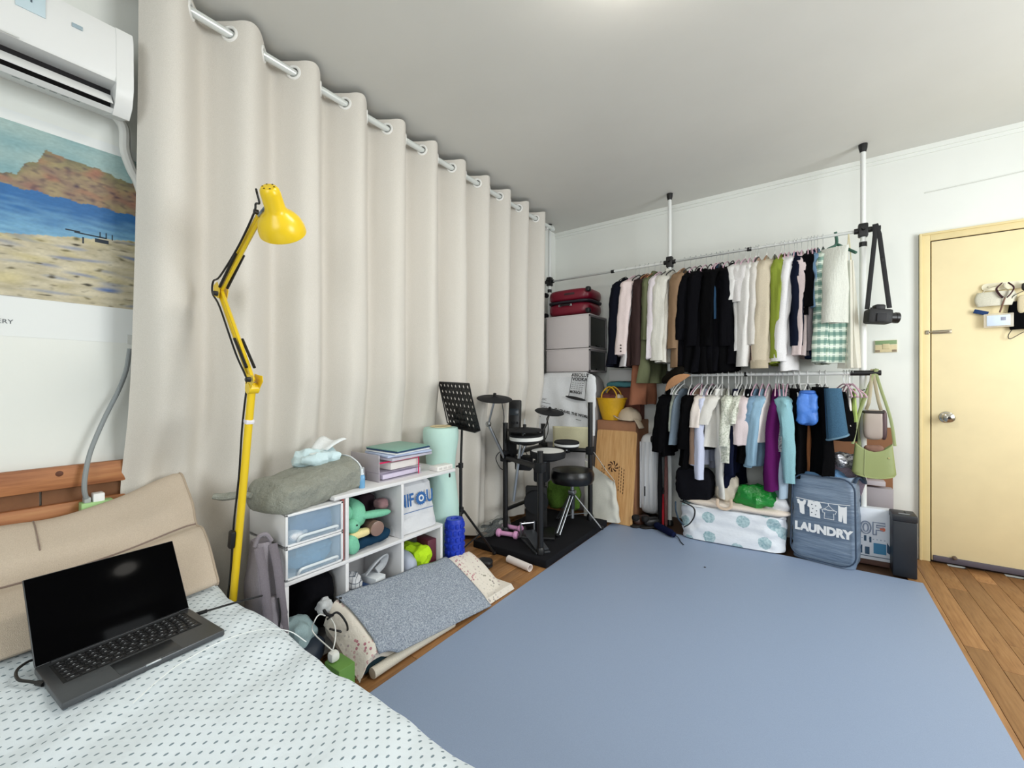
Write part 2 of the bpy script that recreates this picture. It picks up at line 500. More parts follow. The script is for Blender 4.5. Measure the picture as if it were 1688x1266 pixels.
MB().lathe([(0, 0), (.024, 0), (.026, .02), (.018, .05), (0, .056)], rotm((XC, 3.35, ROD_Z), rx=-PI/2), 16).build('finial', plain('#dfe3e0', 0.25, 0.2), rod)
for y in (.30, 3.30):
    MB().cuboid((XW, y-.012, ROD_Z-.03), (XC, y+.012, ROD_Z-.012), .003).build('bracket', WHITE, rod)

# ---------------------------------------------------------------- air conditioner over the bed
ac = thing('air_conditioner', 'white split air conditioner mounted on wall beside the curtain', 'air conditioner', (XW, -.02, 2.03))
ACW = plain('#e6e7e6', 0.32)
prof = [(XW, 2.345), (-1.95, 2.352), (-1.915, 2.335), (-1.903, 2.30), (-1.900, 2.165), (-1.908, 2.150), (-1.985, 2.150), (-1.985, 2.088), (-1.936, 2.070), (-1.955, 2.060), (-2.02, 2.085), (XW, 2.115)]
def yprism(poly, y0, y1):
    m_ = Matrix(((1, 0, 0, 0), (0, 0, 1, y0), (0, 1, 0, 0), (0, 0, 0, 1)))
    return MB().prism(poly, y1 - y0, m_)
yprism(prof, -.45, .372).build('body', ACW, ac)
capp = [(XW, 2.347), (-1.95, 2.354), (-1.914, 2.337), (-1.901, 2.30), (-1.898, 2.14), (-1.915, 2.085), (-1.952, 2.056), (-2.02, 2.082), (XW, 2.113)]
yprism(capp, .372, .416).build('end_cap', ACW, ac)
yprism([(-1.985, 2.149), (-1.978, 2.149), (-1.978, 2.088), (-1.985, 2.087)], -.45, .372).build('outlet', plain('#1c1a1c', 0.9), ac)
for (a, b) in ((-.45, .08), (.085, .368)):
    lv = MB(); lv.box((0, 0, 0), (.048, b-a, .004), rotm((-1.935, (a+b)/2, 2.098), ry=math.radians(52)), .0015)
    lv.build('louver', ACW, ac)
MB().cuboid((-1.9355, .079, 2.065), (-1.9335, .086, 2.115)).build('louver_arm', ACW, ac)
stk = px(50, 18, x=-1.8995)
MB().cuboid((-1.9015, .152, 2.245), (-1.8985, .212, 2.318), .001).build('energy_sticker', plain('#c3d6de', 0.4), ac)
text('T', .04, frame((-1.8978, .183, 2.285), (0, 1, 0), yd=(0, 0, 1)), plain('#4b5a66', 0.5), ac)
MB().cuboid((-1.9015, .268, 2.262), (-1.8985, .292, 2.274), .0005).build('logo_plate', plain('#9db0ba', 0.4), ac)
for k in range(6):   # faint printed pictograms on the lower panel
    y0 = .16 + k * .026
    mm = rotm((-1.988, y0, 2.0722), ry=math.radians(21))
    MB().box((0, 0, -.0005), (.014, .016, .0012), mm).build('pictogram', plain('#aeb2b2', 0.5), ac)
MB().cuboid((-1.9005, .10, 2.1495), (-1.8985, .16, 2.1535), .0005).build('display_mark', plain('#cfd2d0', 0.4), ac)
pp = MB(); pp.tube(bez([(-2.08, .39, 2.13), (-2.07, .425, 2.08), (-2.075, .43, 2.0), (-2.085, .45, 1.94), (-2.09, .47, 1.90), (-2.095, .50, 1.80)]), .016, 10)
pp.build('pipe_wrap', plain('#dcdcd8', 0.7, bump=.5, bscale=40), ac)

# ---------------------------------------------------------------- poster with a beach painting
po = thing('poster', 'wide beach painting poster with white border taped to wall', 'poster', (XW+.001, .1, 1.28))
PY0, PY1, PZ0, PZ1 = -.62, .485, 1.285, 2.02
MB().cuboid((XW, PY0, PZ0), (XW+.0015, PY1, PZ1)).build('paper', plain('#e8ebea', 0.6), po, smooth=False)
iy0, iy1, iz0, iz1 = -.58, .470, 1.415, 1.985
NX_, NZ_ = 300, 170
pmb2 = MB(); pmb2.grid(lambda a, b: Vector((XW+.0024, iy0 + a*(iy1-iy0), iz0 + b*(iz1-iz0))), NX_, NZ_)
def paint(y, z):
    """colours of the printed painting: sky, reddish cliffs, blue sea, pale sand"""
    def n(a, b, s): return noise.noise(Vector((y*a, z*b, s)))
    h = (z - iz0) / (iz1 - iz0); q = (y - .12) / (iy1 - .12)
    st = n(60, 140, 1) * .5 + n(130, 260, 2) * .5
    pal = lambda c: Vector(hexc(c)[:3])
    cl_top = .70 + .10 * max(0, min(1, (y - .17) / .02)) + .08 * max(0, min(1, (y - .215) / .02)) - .03*max(0, min(1, (y - .33)/.1)) + .018*n(40, 0, 4) + .02*n(14, 0, 2)
    cl_bot = .632 + .012*n(30, 0, 6)
    sea_bot = .345 + .12*max(-.5, q) + .012*n(25, 0, 8)
    if h > cl_top: c = pal('#87aaae').lerp(pal('#a9bfba'), .5 + .9*n(9, 20, 3))
    elif h > cl_bot:
        k = (h - cl_bot) / max(.01, cl_top - cl_bot)
        c = pal('#8c7466').lerp(pal('#a3926f'), .5 + n(22, 40, 5)); c = c.lerp(pal('#6f7a4e'), max(0, k*1.5 - .9))
        c = c.lerp(pal('#a5705c'), max(0, n(18, 30, 12)) * 1.3); c = c.lerp(pal('#51404e'), max(0, n(50, 90, 7)) * 1.2)
    elif h > sea_bot:
        k = (h - sea_bot) / (cl_bot - sea_bot)
        c = pal('#7fb2cf').lerp(pal('#2f6aa6'), min(1, .15 + k*1.1 + .35*n(14, 90, 6)))
    else:
        c = pal('#cfc6ad').lerp(pal('#b3a98d'), .5 + n(16, 60, 9)); c = c.lerp(pal('#6d7fa6'), max(0, n(9, 55, 11) - .18) * 2.2)
        c = c.lerp(pal('#57523f'), max(0, n(34, 110, 13) - .32) * 3); c = c.lerp(pal('#c9bb74'), max(0, n(10, 30, 17)) * .8)
    return c * (1 + .22*st)
pict = pmb2.build('painting', plain('#ffffff', 0.6), po)
mp, t = new_mat('painting_print')
at_ = t.add('ShaderNodeVertexColor', layer_name='paint'); t.base(at_.outputs[0]); t.b.inputs['Roughness'].default_value = 0.55
pict.data.materials.clear(); pict.data.materials.append(mp)
ca = pict.data.color_attributes.new('paint', 'FLOAT_COLOR', 'POINT')
buf = []
for a in range(NX_):
    for b in range(NZ_):
        c = paint(iy0 + a/(NX_-1)*(iy1-iy0), iz0 + b/(NZ_-1)*(iz1-iz0)); buf += [max(0, c[0]), max(0, c[1]), max(0, c[2]), 1]
ca.data.foreach_set('color', buf)
ink = plain('#23303e', 0.6)
bo = MB()
for (u, v, w, h) in ((168, 398, 26, 6), (150, 388, 60, 2), (137, 396, 3, 10), (165, 387, 2, 9), (175, 389, 2, 9), (185, 392, 2, 9), (120, 380, 26, 2)):
    c = px(u, v, x=XW+.003); k = 1.55/689
    bo.cuboid((XW+.0022, c.y - w*k/2*.62, c.z - h*k/2), (XW+.0032, c.y + w*k/2*.62, c.z + h*k/2))
bo.build('painted_boats', ink, po, smooth=False)
tp = px(22, 531, x=XW+.002)
text('GALLERY', .020, frame((XW+.002, tp.y, tp.z), (0, 1, 0), yd=(0, 0, 1)), plain('#4a4f54', 0.6), po, align='RIGHT')
for (y, z) in ((.475, 1.30), (.478, 1.96)):
    MB().cuboid((XW+.0014, y-.03, z-.018), (XW+.0022, y+.03, z+.018)).build('tape', clear('#e6e6e0', 0.4, 0.5), po, smooth=False)

# grey flexible cable from behind the poster down to the socket block
cab = MB(); cab.tube(bez([px(214, 575, x=-2.09), px(208, 610, x=-2.085), px(196, 642, x=-2.075), px(172, 690, x=-2.065), px(150, 742, x=-2.055), px(141, 780, x=-2.045), px(139, 806, x=-2.04), px(142, 822, x=-2.045)], 10), .0072, 10)
cab.build('power_cable', plain('#8c9294', 0.55), label='grey power cable running down the wall from under poster', cat='cable')

# ---------------------------------------------------------------- bed
m, t = new_mat('pine')
g = t.noise(3.5, 5, 0.6, stretch=(6, 1, 14))
t.base(t.ramp(g, [(0.3, '#8e5532'), (0.55, '#b2764a'), (0.8, '#c28d5c')])); t.b.inputs['Roughness'].default_value = 0.55
t.bump(g, 0.1, 0.003); PINE = m
bed = thing('bed', 'pine bed with slatted headboard under the poster', 'bed', (-1.05, -.17, 0))
HB = -2.105
MB().cuboid((HB, -1.0, .772), (HB+.028, .56, .848), .004).build('headboard_rail', PINE, bed)
MB().cuboid((HB, -1.0, .625), (HB+.026, .56, .722), .004).build('headboard_rail', PINE, bed)
MB().cuboid((HB, -1.0, .50), (HB+.024, .56, .60), .004).build('headboard_rail', PINE, bed)
MB().cuboid((-2.112, -1.0, .40), (HB+.004, .22, .80)).build('headboard_panel', plain('#7d5334', 0.7, var=.12, vscale=20), bed)
MB().cuboid((-2.112, .226, .40), (HB+.004, .56, .80)).build('headboard_panel', plain('#7d5334', 0.7, var=.12, vscale=20), bed)
kn_ = px(98, 781, x=HB+.029)
MB().lathe([(0, 0), (.011, 0), (.008, .0012), (0, .0014)], rotm((HB+.0275, kn_.y, kn_.z), ry=PI/2), 14).build('wood_knot', plain('#5e321c', 0.6), bed)
for y in (-.98, .49):
    MB().cuboid((-2.08, y, .14), (-.06, y+.04, .30), .004).build('side_rail', PINE, bed)
for (x, y) in ((-2.05, .47), (-.14, .47), (-2.05, -.98), (-.14, -.98)):
    MB().cuboid((x, y, 0), (x+.06, y+.06, .16), .004).build('leg', PINE, bed)
for k in range(8):
    MB().cuboid((-1.95+k*.24, -.94, .20), (-1.86+k*.24, .49, .22), .002).build('bed_slat', PINE, bed)
MB().soft((-1.06, -.22, .315), (1.98, 1.48, .19), .12, n=10).build('mattress', plain('#d8d6d0', 0.9), bed)

m, t = new_mat('dotted_cotton')
sp = t.sep(t.coord()); S = .026
row = t.math('FLOOR', t.math('DIVIDE', sp[0], S * .62))
odd = t.math('MODULO', t.math('ABSOLUTE', row), 2.0)
fx = t.math('SUBTRACT', t.math('FRACT', t.math('DIVIDE', sp[0], S * .62)), .5)
fy = t.math('SUBTRACT', t.math('FRACT', t.math('ADD', t.math('DIVIDE', sp[1], S), t.math('MULTIPLY', odd, .5))), .5)
d = t.math('SQRT', t.math('ADD', t.math('POWER', t.math('MULTIPLY', fx, S *   .62 / .0024), 2), t.math('POWER', t.math('MULTIPLY', fy, S / .0042), 2)))
dot = t.math('LESS_THAN', d, 1.0)
onTop = t.math('GREATER_THAN', sp[2], -5.0)
t.base(t.mix(dot, hexc('#dfe8ee'), hexc('#7f909a')))
t.b.inputs['Roughness'].default_value = 0.92; t.b.inputs['Specular IOR Level'].default_value = 0.2
t.bump(t.math('ADD', t.noise(9, 4), t.math('MULTIPLY', t.noise(420, 1), .05)), 0.5, 0.02)
SHEET = m
BZ, BY1 = .432, .640
def sheet_pt(a, b):
    """a runs along the bed (x), b across it: the last stretch hangs down the side towards the shelf"""
    x = -2.07 + a * 2.12
    s = b * 1.95
    yy = -1.02 + s
    edge = BY1 + .018*noise.noise(Vector((x*3.5, 0, 2))) - .02
    r = .075
    if yy < edge - r: y, z = yy, BZ
    else:
        q = yy - (edge - r); arc = r * PI / 2
        if q < arc: y = edge - r + r*math.sin(q/r); z = BZ - r + r*math.cos(q/r)
        else: y = edge + .02*math.sin(x*16 + 2*noise.noise(Vector((x*2, 1, 1)))) * min(1, (q-arc)/.15); z = BZ - r - (q - arc)
    w = .014*noise.noise(Vector((x*4, yy*5, 1))) + .009*noise.noise(Vector((x*11 + yy*5, yy*9, 4)))
    if x < -1.62 and yy > .40: w += .015 * max(0, min(1, (yy - .40)/.1)) * max(0, min(1, (-1.62 - x)/.06)) * max(0, 1 - (x + 1.80)**2/.04)
    z = z + w
    return Vector((x, y, max(.10, z)))
MB().grid(sheet_pt, 150, 130).build('bedspread', SHEET, label='white cotton bedspread with small grey dashes spread over bed', cat='bedspread', base=(-1.05, -.1, .42))

# long beige wedge cushion against the headboard
m, t = new_mat('beige_canvas')
t.base(t.ramp(t.noise(380, 2), [(0.3, '#c2b2a0'), (0.7, '#cfc0ae')])); t.b.inputs['Roughness'].default_value = 0.95
t.b.inputs['Specular IOR Level'].default_value = 0.15
t.bump(t.math('ADD', t.noise(500, 1), t.math('MULTIPLY', t.noise(9, 4), 2.5)), 0.35, 0.006); CANVAS = m
cu = thing('wedge_cushion', 'long beige bolster cushion leaning on pine headboard behind laptop', 'cushion', (-1.85, -.2, .44))
WP = [(-2.07, .445), (-2.075, .56), (-2.065, .70), (-2.035, .778), (-1.985, .790), (-1.925, .745), (-1.865, .690), (-1.828, .618), (-1.765, .618), (-1.70, .575), (-1.645, .505), (-1.622, .452), (-1.74, .440), (-1.95, .440)]
def wedge_pt(k, b):
    y = -1.0 + b * 1.572
    end = max(0, min(1, (y - .20) / .36)) ** 1.9
    n_ = len(WP); q = (k * n_) % n_; i = int(q); f = q - i
    P4 = [Vector((WP[(i+j) % n_][0], 0, WP[(i+j) % n_][1])) for j in (-1, 0, 1, 2)]
    p = 0.5*((2*P4[1]) + (P4[2]-P4[0])*f + (2*P4[0]-5*P4[1]+4*P4[2]-P4[3])*f*f + (3*P4[1]-P4[0]-3*P4[2]+P4[3])*f**3)
    x, z = p.x, p.z
    z -= (z - .44) / .35 * .098 * (1 - end)
    z += .010*noise.noise(Vector((y*6, x*8, 2))); x += .010*noise.noise(Vector((y*5, z*7, 7)))
    if b > .93:                                     # rounded gusset end
        e = (b - .93) / .07; x = x + (-1.90 - x) * .05 * e * e; z = z - (z - .44) * .03 * e * e
    return Vector((x, y, max(.437, z)))
NW = 56
wm = MB(); wm.grid(wedge_pt, NW, 80, True, False)
wm.f.append(tuple(i*80 + 79 for i in range(NW))); wm.f.append(tuple(i*80 for i in range(NW))[::-1])
wm.build('cover', CANVAS, cu, sharp=60)
ws_ = plain('#8c7a70', 0.9)
sm = MB(); sm.tube([wedge_pt(7/14, i/60) + Vector((.002, 0, .002)) for i in range(61)], .003, 6); sm.build('seam', ws_, cu)
sm = MB(); sm.tube([wedge_pt(q/56, 1.0) + Vector((0, .003, 0)) for q in range(12, 46)], .0035, 6); sm.build('seam', plain('#b3a28f', 0.9), cu)
sm = MB(); sm.tube([wedge_pt(q/56, .762) + Vector((.0015, 0, .0015)) for q in range(14, 24)], .0016, 6); sm.build('seam', ws_, cu)

# ---------------------------------------------------------------- laptop
FL, FR_ = Vector((-1.285, .166, 0)), Vector((-1.310, .478, 0))
ux = (FR_ - FL).normalized(); uy = Vector((-ux.y, ux.x, 0))
LW, LD, LT = .312, .215, .0155; LZ = BZ + .008
lt = thing('laptop', 'open space-grey laptop with black screen lying on the bedspread', 'laptop', (FL.x, FL.y, LZ), math.atan2(ux.y, ux.x))
LM = XF[lt]
GREYM = plain('#5b5d60', 0.38, 0.75)
def LB(c, s, b=0, m=None): return MB().box(c, s, LM if m is None else m, b)
LB((LW/2, LD/2, LT/2), (LW, LD, LT), .003).build('base', GREYM, lt)
LB((LW/2, .138, LT+.0002), (.272, .112, .0006)).build('keyboard_well', plain('#0d0d0f', 0.6), lt)
LB((LW/2, .040, LT+.0002), (.120, .068, .0008), .0003).build('trackpad', plain('#4e5053', 0.3, 0.75), lt)
LB((LW/2, .0015, LT-.002), (.030, .004, .004), .001).build('thumb_notch', plain('#c9ccd0', 0.3, 0.8), lt)
hinge = LM @ Matrix.Translation((0, LD-.004, LT+.001)) @ Matrix.Rotation(math.radians(-32), 4, 'X')
lid = LB((LW/2, .004, .107), (LW, .006, .214), .0025, hinge).build('lid', GREYM, lt)
LB((LW/2, .0005, .107), (LW-.004, .0012, .210), .0004, hinge).build('display', plain('#040405', 0.10, spec=.02), lid)
LB((LW/2, LD-.004, LT), (.26, .009, .007), .002).build('hinge', plain('#26272a', 0.5), lt)
key0 = None; rows = [14, 14, 14, 13, 12, 10]
KEYM = plain('#17171a', 0.45)
km = MB(); km.box((0, 0, .0009), (.0158, .0152, .0014), b=.0006)
lg = MB(); lg.box((0, 0, .0017), (.0042, .0030, .0003))
leg0 = None
for r_, n_ in enumerate(rows):
    y = .188 - r_ * .0186; wtot = .264; w = wtot / n_
    for k in range(n_):
        sx = w / .0190
        if r_ == 5 and k == 4: sx *= 1.0
        mt = Matrix.Translation((LW/2 - wtot/2 + (k+.5)*w, y, LT+.0004)) @ Matrix.Diagonal((sx, 1 if r_ else .9, 1, 1))
        if key0 is None:
            key0 = km.build('key', KEYM, lt, local=True); key0.matrix_local = mt
            leg0 = lg.build('key_legend', plain('#8d9094', 0.6), key0, local=True)
        else:
            kk = copy_part(key0, lt, mt); q = leg0.copy(); C.objects.link(q); q.parent = kk
# cables at both ends of the laptop
hl = LM @ Vector((0, LD*.62, LT/2)); hr = LM @ Vector((LW, LD*.80, LT/2))
bc = MB(); z0 = BZ + .016
bc.tube(bez([hl, px(52, 1124, z=z0), px(30, 1120, z=z0), px(28, 1105, z=z0), px(48, 1090, z=z0), px(72, 1083, z=z0), px(110, 1062, z=z0+.01)]), .0032, 8)
cbl = bc.build('cable', BLACK, label='short black cable looping out of laptop onto the bed', cat='cable')
ph = MB(); ph.tube([hl, hl.lerp(px(52, 1124, z=z0), .55)], .0055, 8); ph.build('plug', BLACK, cbl)
bc = MB(); bc.tube(bez([hr, px(345, 1006, z=z0+.01), px(372, 998, z=z0+.02), px(400, 990, z=z0+.03), px(432, 982, z=.40)]), .0030, 8)
cbl = bc.build('charging_cable', BLACK, label='black charging cable running from laptop past yellow lamp pole', cat='cable')
ph = MB(); ph.tube([hr, hr.lerp(px(345, 1006, z=z0+.01), .8)], .0055, 8); ph.build('plug', BLACK, cbl)
bc = MB(); bc.tube([px(218, 1160, z=BZ+.010), px(240, 1140, z=BZ+.012)] + bez([px(262, 1120, z=BZ+.013), px(300, 1092, z=BZ+.016), px(370, 1055, z=BZ+.018), px(430, 1038, z=BZ+.018), px(475, 1040, z=BZ+.01), px(505, 1058, z=BZ-.01)]), .0013, 8)
bc.build('phone_cable', plain('#e4e8e8', 0.5), label='thin white phone cable trailing across the dotted bedspread', cat='cable')

# socket block with green tape, hooked on the headboard
sb = thing('power_strip', 'white socket block wrapped in green tape on the headboard', 'power strip', (-2.05, .33, .66))
c = px(155, 832, x=-2.05); y, z = c.y, c.z
MB().cuboid((-2.076, y-.004, z-.045), (-2.036, y+.026, z+.040), .004).build('socket_block', plain('#eef0ee', 0.4), sb)
MB().cuboid((-2.078, y-.034, z-.022), (-2.032, y+.048, z+.012), .002).build('green_tape', plain('#a9d18f', 0.6, var=.06), sb)
MB().cuboid((-2.074, y-.026, z+.006), (-2.040, y-.008, z+.030), .004).build('plug', plain('#a9aeac', 0.5), sb)

# ---------------------------------------------------------------- yellow swing-arm floor lamp
YEL = plain('#ecc81e', 0.28, var=.02); LY = .645
la = thing('floor_lamp', 'tall yellow swing-arm floor lamp standing before the curtain', 'floor lamp', (-1.765, LY, 0))
P0, P1, P2, P3 = Vector((-1.764, LY, .02)), Vector((-1.545, LY, 1.135)), Vector((-1.815, LY, 1.484)), Vector((-1.492, LY, 1.690))
MB().lathe([(0, 0), (.115, 0), (.118, .012), (.10, .022), (.02, .028), (0, .028)], (-1.764, LY, 0), 32).build('lamp_base', YEL, la)
MB().cyl(P0, P1, .0125, 14).build('lamp_pole', YEL, la)
off = Vector((0, .014, 0))
for (A, B) in ((P1, P2), (P2, P3)):
    d = (B - A).normalized(); nrm = Vector((d.z, 0, -d.x))
    for s in (-1, 1):
        bar = MB(); bar.tube([A + nrm*.011*s, B + nrm*.011*s], .0062, 6, squash=(1, 1)); bar.build('arm_bar', YEL, la)
    for s in (-1, 1):
        spr = MB(); st_ = A + d*.05 + nrm*.020*1 + off*s*.9; en = A + d*.19 + nrm*.008 + off*s*.9
        if B is P3: st_ = A + d*.03 + nrm*.012 + off*s*.9; en = A + d*.20 + nrm*.004 + off*s*.9
        spr.tube([st_, en], .0050, 8); spr.build('spring', BLACK, la)
def plate(c, pts):
    mb = MB()
    for s in (-1, 1):
        mb.prism(pts, .002, Matrix(((1, 0, 0, c.x), (0, 0, 1, c.y + s*.014), (0, 1, 0, c.z), (0, 0, 0, 1))))
    return mb
plate(P1, [(-.022, -.02), (.015, -.024), (.042, .004), (.038, .022), (-.018, .03)]).build('bracket', YEL, la)
plate(P2, [(-.02, -.02), (.022, -.035), (.034, -.005), (.010, .028), (-.022, .018)]).build('bracket', YEL, la)
MB().lathe([(0, -.016), (.018, -.016), (.018, .016), (0, .016)], rotm(P1 + Vector((0, 0, -.02)), rx=PI/2), 14).build('pole_socket', YEL, la)
for q in (P1 + Vector((.03, -.02, .01)), P2 + Vector((.032, -.02, -.02))):
    MB().lathe([(0, 0), (.009, 0), (.009, .012), (.006, .014), (0, .014)], rotm(q, rx=PI/2), 10).build('wing_nut', BLACK, la)
hd = Vector((-.526, .544, -.653)).normalized()
hm = frame_z((-1.388, LY-.02, 1.752), hd)
sh = MB().lathe([(0.001, .0), (.022, .002), (.028, .010), (.030, .022), (.031, .070), (.036, .082), (.052, .096), (.066, .116), (.073, .140), (.074, .158), (.072, .160), (.070, .150), (.062, .120), (.048, .100), (.03, .09)], hm, 36, cap=False).build('lamp_shade', YEL, la)
for k in range(6):
    a = 2*PI*k/6
    MB().lathe([(0, 0), (.0028, 0), (.0028, .0008), (0, .0008)], hm @ Matrix.Translation((.017*math.cos(a), .017*math.sin(a), -.0004)), 8).build('vent_hole', plain('#5a4a08', 0.8), sh)
bulb = MB().lathe([(0.001, .09), (.014, .092), (.015, .105), (.026, .125), (.028, .138), (.020, .150), (0.001, .155)], hm, 18, cap=False).build('bulb', plain('#f3f0e6', 0.3), la)
nk = MB(); nk.tube([P3, Vector((-1.415, LY, 1.715))], .008, 8); nk.build('neck', CHROME, la)
MB().lathe([(0, 0), (.008, 0), (.008, .012), (0, .013)], rotm(P3 + Vector((.025, -.016, .0)), rx=PI/2), 10).build('wing_nut', BLACK, la)
cord = MB()
up = [P0.lerp(P1, f) + Vector((-.015 + .004*math.sin(f*20), -.012, 0)) for f in [i/14 for i in range(15)]]
cord.tube(bez(up + [P1 + Vector((-.02, -.016, .03)), P1.lerp(P2, .3) + Vector((-.012, -.016, 0)), P1.lerp(P2, .8) + Vector((-.012, -.016, 0)), P2 + Vector((-.03, -.014, -.01)), P2 + Vector((-.022, -.014, .035)), P2.lerp(P3, .15) + Vector((-.004, -.016, .012)),
            P2.lerp(P3, .6) + Vector((0, -.014, 0)), P3 + Vector((-.015, -.012, .006)), P3 + Vector((.0, -.012, .035)), P3 + Vector((.03, -.014, .03)), P3 + Vector((.028, -.02, .06)), P3 + Vector((.045, -.03, .065))], 5), .0034, 8)
cord.build('lamp_cord', BLACK, la)
sw = P0.lerp(P1, .505) + Vector((-.004, -.020, 0))
MB().box((0, 0, 0), (.026, .020, .066), rotm(sw, ry=math.radians(11)), .008).build('switch', BLACK, la)
lbp = P0.lerp(P1, .88)
MB().box((0, 0, 0), (.027, .027, .016), rotm(lbp, ry=math.radians(11)), .004).build('label_band', plain('#e6e2ea', 0.5), la)

# ---------------------------------------------------------------- white cube shelf
XF_, XB = -1.62, -1.925
Ys = [.789, 1.052, 1.352, 1.625]
ZM, ZT = .374, .656
SHW = plain('#e4e3e4', 0.45, var=.015)
cs = thing('cube_shelf', 'low white cube shelf standing along the cream curtain', 'shelf', (-1.77, 1.2, 0))
T = .016
def board(x0, y0, z0, x1, y1, z1, nm='board'): return MB().cuboid((x0, y0, z0), (x1, y1, z1), .0015).build(nm, SHW, cs)
board(XB, Ys[0], .02, XF_, Ys[3], .02+T, 'bottom_board')
board(XB, Ys[0], ZM-T, XF_, Ys[3], ZM, 'shelf_board')
board(XB, Ys[1]-.06, ZT-T, XF_, Ys[3]+.10, ZT, 'top_board')
for i, y in enumerate(Ys):
    board(XB, y-T/2 if 0 < i < 3 else (y if i == 0 else y-T), .02+T, XF_, y+T/2 if 0 < i < 3 else (y+T if i == 0 else y), ZM-T, 'upright')
board(XB, Ys[1]-T/2, ZM, XF_, Ys[1]+T/2, ZT-T, 'upright'); board(XB, Ys[2]-T/2, ZM, XF_, Ys[2]+T/2, ZT-T, 'upright')
board(XB, Ys[0], .02, XB+.004, Ys[2], ZT-.01 if False else ZM, 'back_panel'); board(XB, Ys[1], ZM, XB+.004, Ys[2], ZT-T, 'back_panel')
for (y, z) in ((Ys[0]+.02, 0), (Ys[3]-.02, 0)):
    for x in (XB+.03, XF_-.03): MB().lathe([(0, 0), (.012, 0), (.012, .02), (0, .02)], (x, y, 0), 10).build('foot', BLACK, cs)

# two stacked see-through plastic drawers on the low end of the shelf
FROST = clear('#b9d2e6', 0.3, 0.30); DRW = plain('#e9e9ea', 0.35)
def drawer(z0, z1, label, fold, foldmat, foldlab):
    y0, y1 = Ys[0]+.002, Ys[1]-.020
    d = thing('drawer_box', label, 'drawer', (-1.77, (y0+y1)/2, z0), group='plastic drawers on the shelf')
    for (a, b) in (((XB, y0, z0), (XF_-.006, y0+.008, z1)), ((XB, y1-.008, z0), (XF_-.006, y1, z1))): MB().cuboid(a, b, .002).build('side', DRW, d)
    MB().cuboid((XB, y0, z1-.006), (XF_-.006, y1, z1), .002).build('top', DRW, d)
    MB().cuboid((XB, y0, z0), (XF_-.006, y1, z0+.006), .002).build('bottom', DRW, d)
    MB().cuboid((XB, y0, z0), (XB+.006, y1, z1), .002).build('back', DRW, d)
    fr = MB(); w = .010
    for (a, b) in (((y0, z0), (y0+w, z1)), ((y1-w, z0), (y1, z1)), ((y0, z1-w), (y1, z1)), ((y0, z0), (y1, z0+w*.8))):
        fr.cuboid((XF_-.008, a[0], a[1]), (XF_+.002, b[0], b[1]), .002)
    fro = fr.build('front_frame', DRW, d)
    MB().cuboid((XF_-.008, y0+w, z0+w*.8), (XF_-.004, y1-w, z1-w), .001).build('front_pane', FROST, d)
    h = MB(); hy0, hy1, hz = y0+.05, y1-.03, z0+.032
    h.tube(bez([(XF_-.004, hy0, z0+.012), (XF_+.006, hy0, z0+.022), (XF_+.010, hy0+.012, hz), (XF_+.010, (hy0+hy1)/2, hz), (XF_+.010, hy1-.012, hz), (XF_+.006, hy1, hz-.006), (XF_-.004, hy1, z0+.018)], 5), .0055, 8)
    h.build('handle', plain('#dfe6ea', 0.25), fro)
    fold(y0, y1, z0, z1).build('folded_clothes', foldmat, label=foldlab, cat='clothes')
def fA(y0, y1, z0, z1): return MB().soft((-1.765, (y0+y1)/2, z0+.062), (.27, y1-y0-.03, .10), .35, .02, 14, m=None, seed=2)
def fB(y0, y1, z0, z1): return MB().soft((-1.765, (y0+y1)/2, z0+.058), (.27, y1-y0-.03, .095), .5, .03, 17, m=None, seed=5)
drawer(.506, .632, 'clear fronted plastic drawer on top, dark blue clothes inside', fA, cloth('#4a6f9c'), 'dark blue clothes folded inside the upper plastic drawer')
drawer(.378, .504, 'clear fronted plastic drawer below, light blue clothes inside', fB, cloth('#5f97bb'), 'light blue clothes bundled inside the lower plastic drawer')
w1 = MB(); w1.soft((-1.668, .845, .533), (.10, .10, .045), .6, .01, 16, seed=8); w1.build('white_cloth', cloth('#dcdfe4'), label='white cloth piece in front corner of the upper drawer', cat='clothes')
# thin dark red and white boards stored upright between drawers and shelf
MB().cuboid((XB+.01, Ys[1]-.019, .376), (XF_-.004, Ys[1]-.0135, .640), .001).build('red_folder', plain('#a8443c', 0.5), label='thin red folder standing between drawers and white shelf', cat='folder')

# grey-green quilt rolled up on the drawers
qm, t = new_mat('sage_cloth')
t.base(t.ramp(t.noise(300, 2), [(0.3, '#8a8c82'), (0.7, '#999b91')])); t.b.inputs['Roughness'].default_value = 0.95
t.bump(t.math('ADD', t.noise(22, 4), t.math('MULTIPLY', t.noise(400, 1), .08)), 0.9, 0.022)
ql = thing('rolled_quilt', 'sage grey quilt rolled up lying on the plastic drawers', 'quilt', (-1.75, .93, .632))
qa, qb = Vector((-1.735, .735, .662)), Vector((-1.79, 1.135, .705))
def quilt_pt(a, b):
    c = qa.lerp(qb, a); d = (qb - qa).normalized(); side = Vector((d.y, -d.x, 0)); upv = side.cross(d) * 1
    an = 2*PI*b
    e = min(1, a*9) ** .5 * (min(1, (1-a)*25 + .78) ** .5)
    rx, rz = .135, .070 + .012*a
    co, si = math.cos(an), math.sin(an)
    co = math.copysign(abs(co)**.75, co); si = math.copysign(abs(si)**.8, si)
    l = 1 + .10*noise.noise(Vector((a*6, co*1.5, si*1.5))) + .05*noise.noise(Vector((a*17, co*4, si*4)))
    p = c + side * (co*rx*e*l) + Vector((0, 0, 1)) * (si*rz*e*l + .008)
    p.z = max(.634, p.z)
    return p
qmb = MB(); qmb.grid(quilt_pt, 60, 44, False, True); qmb.f.append(tuple(59*44 + k for k in range(44))); qmb.f.append(tuple(range(44))[::-1]); qmb.build('roll', qm, ql)
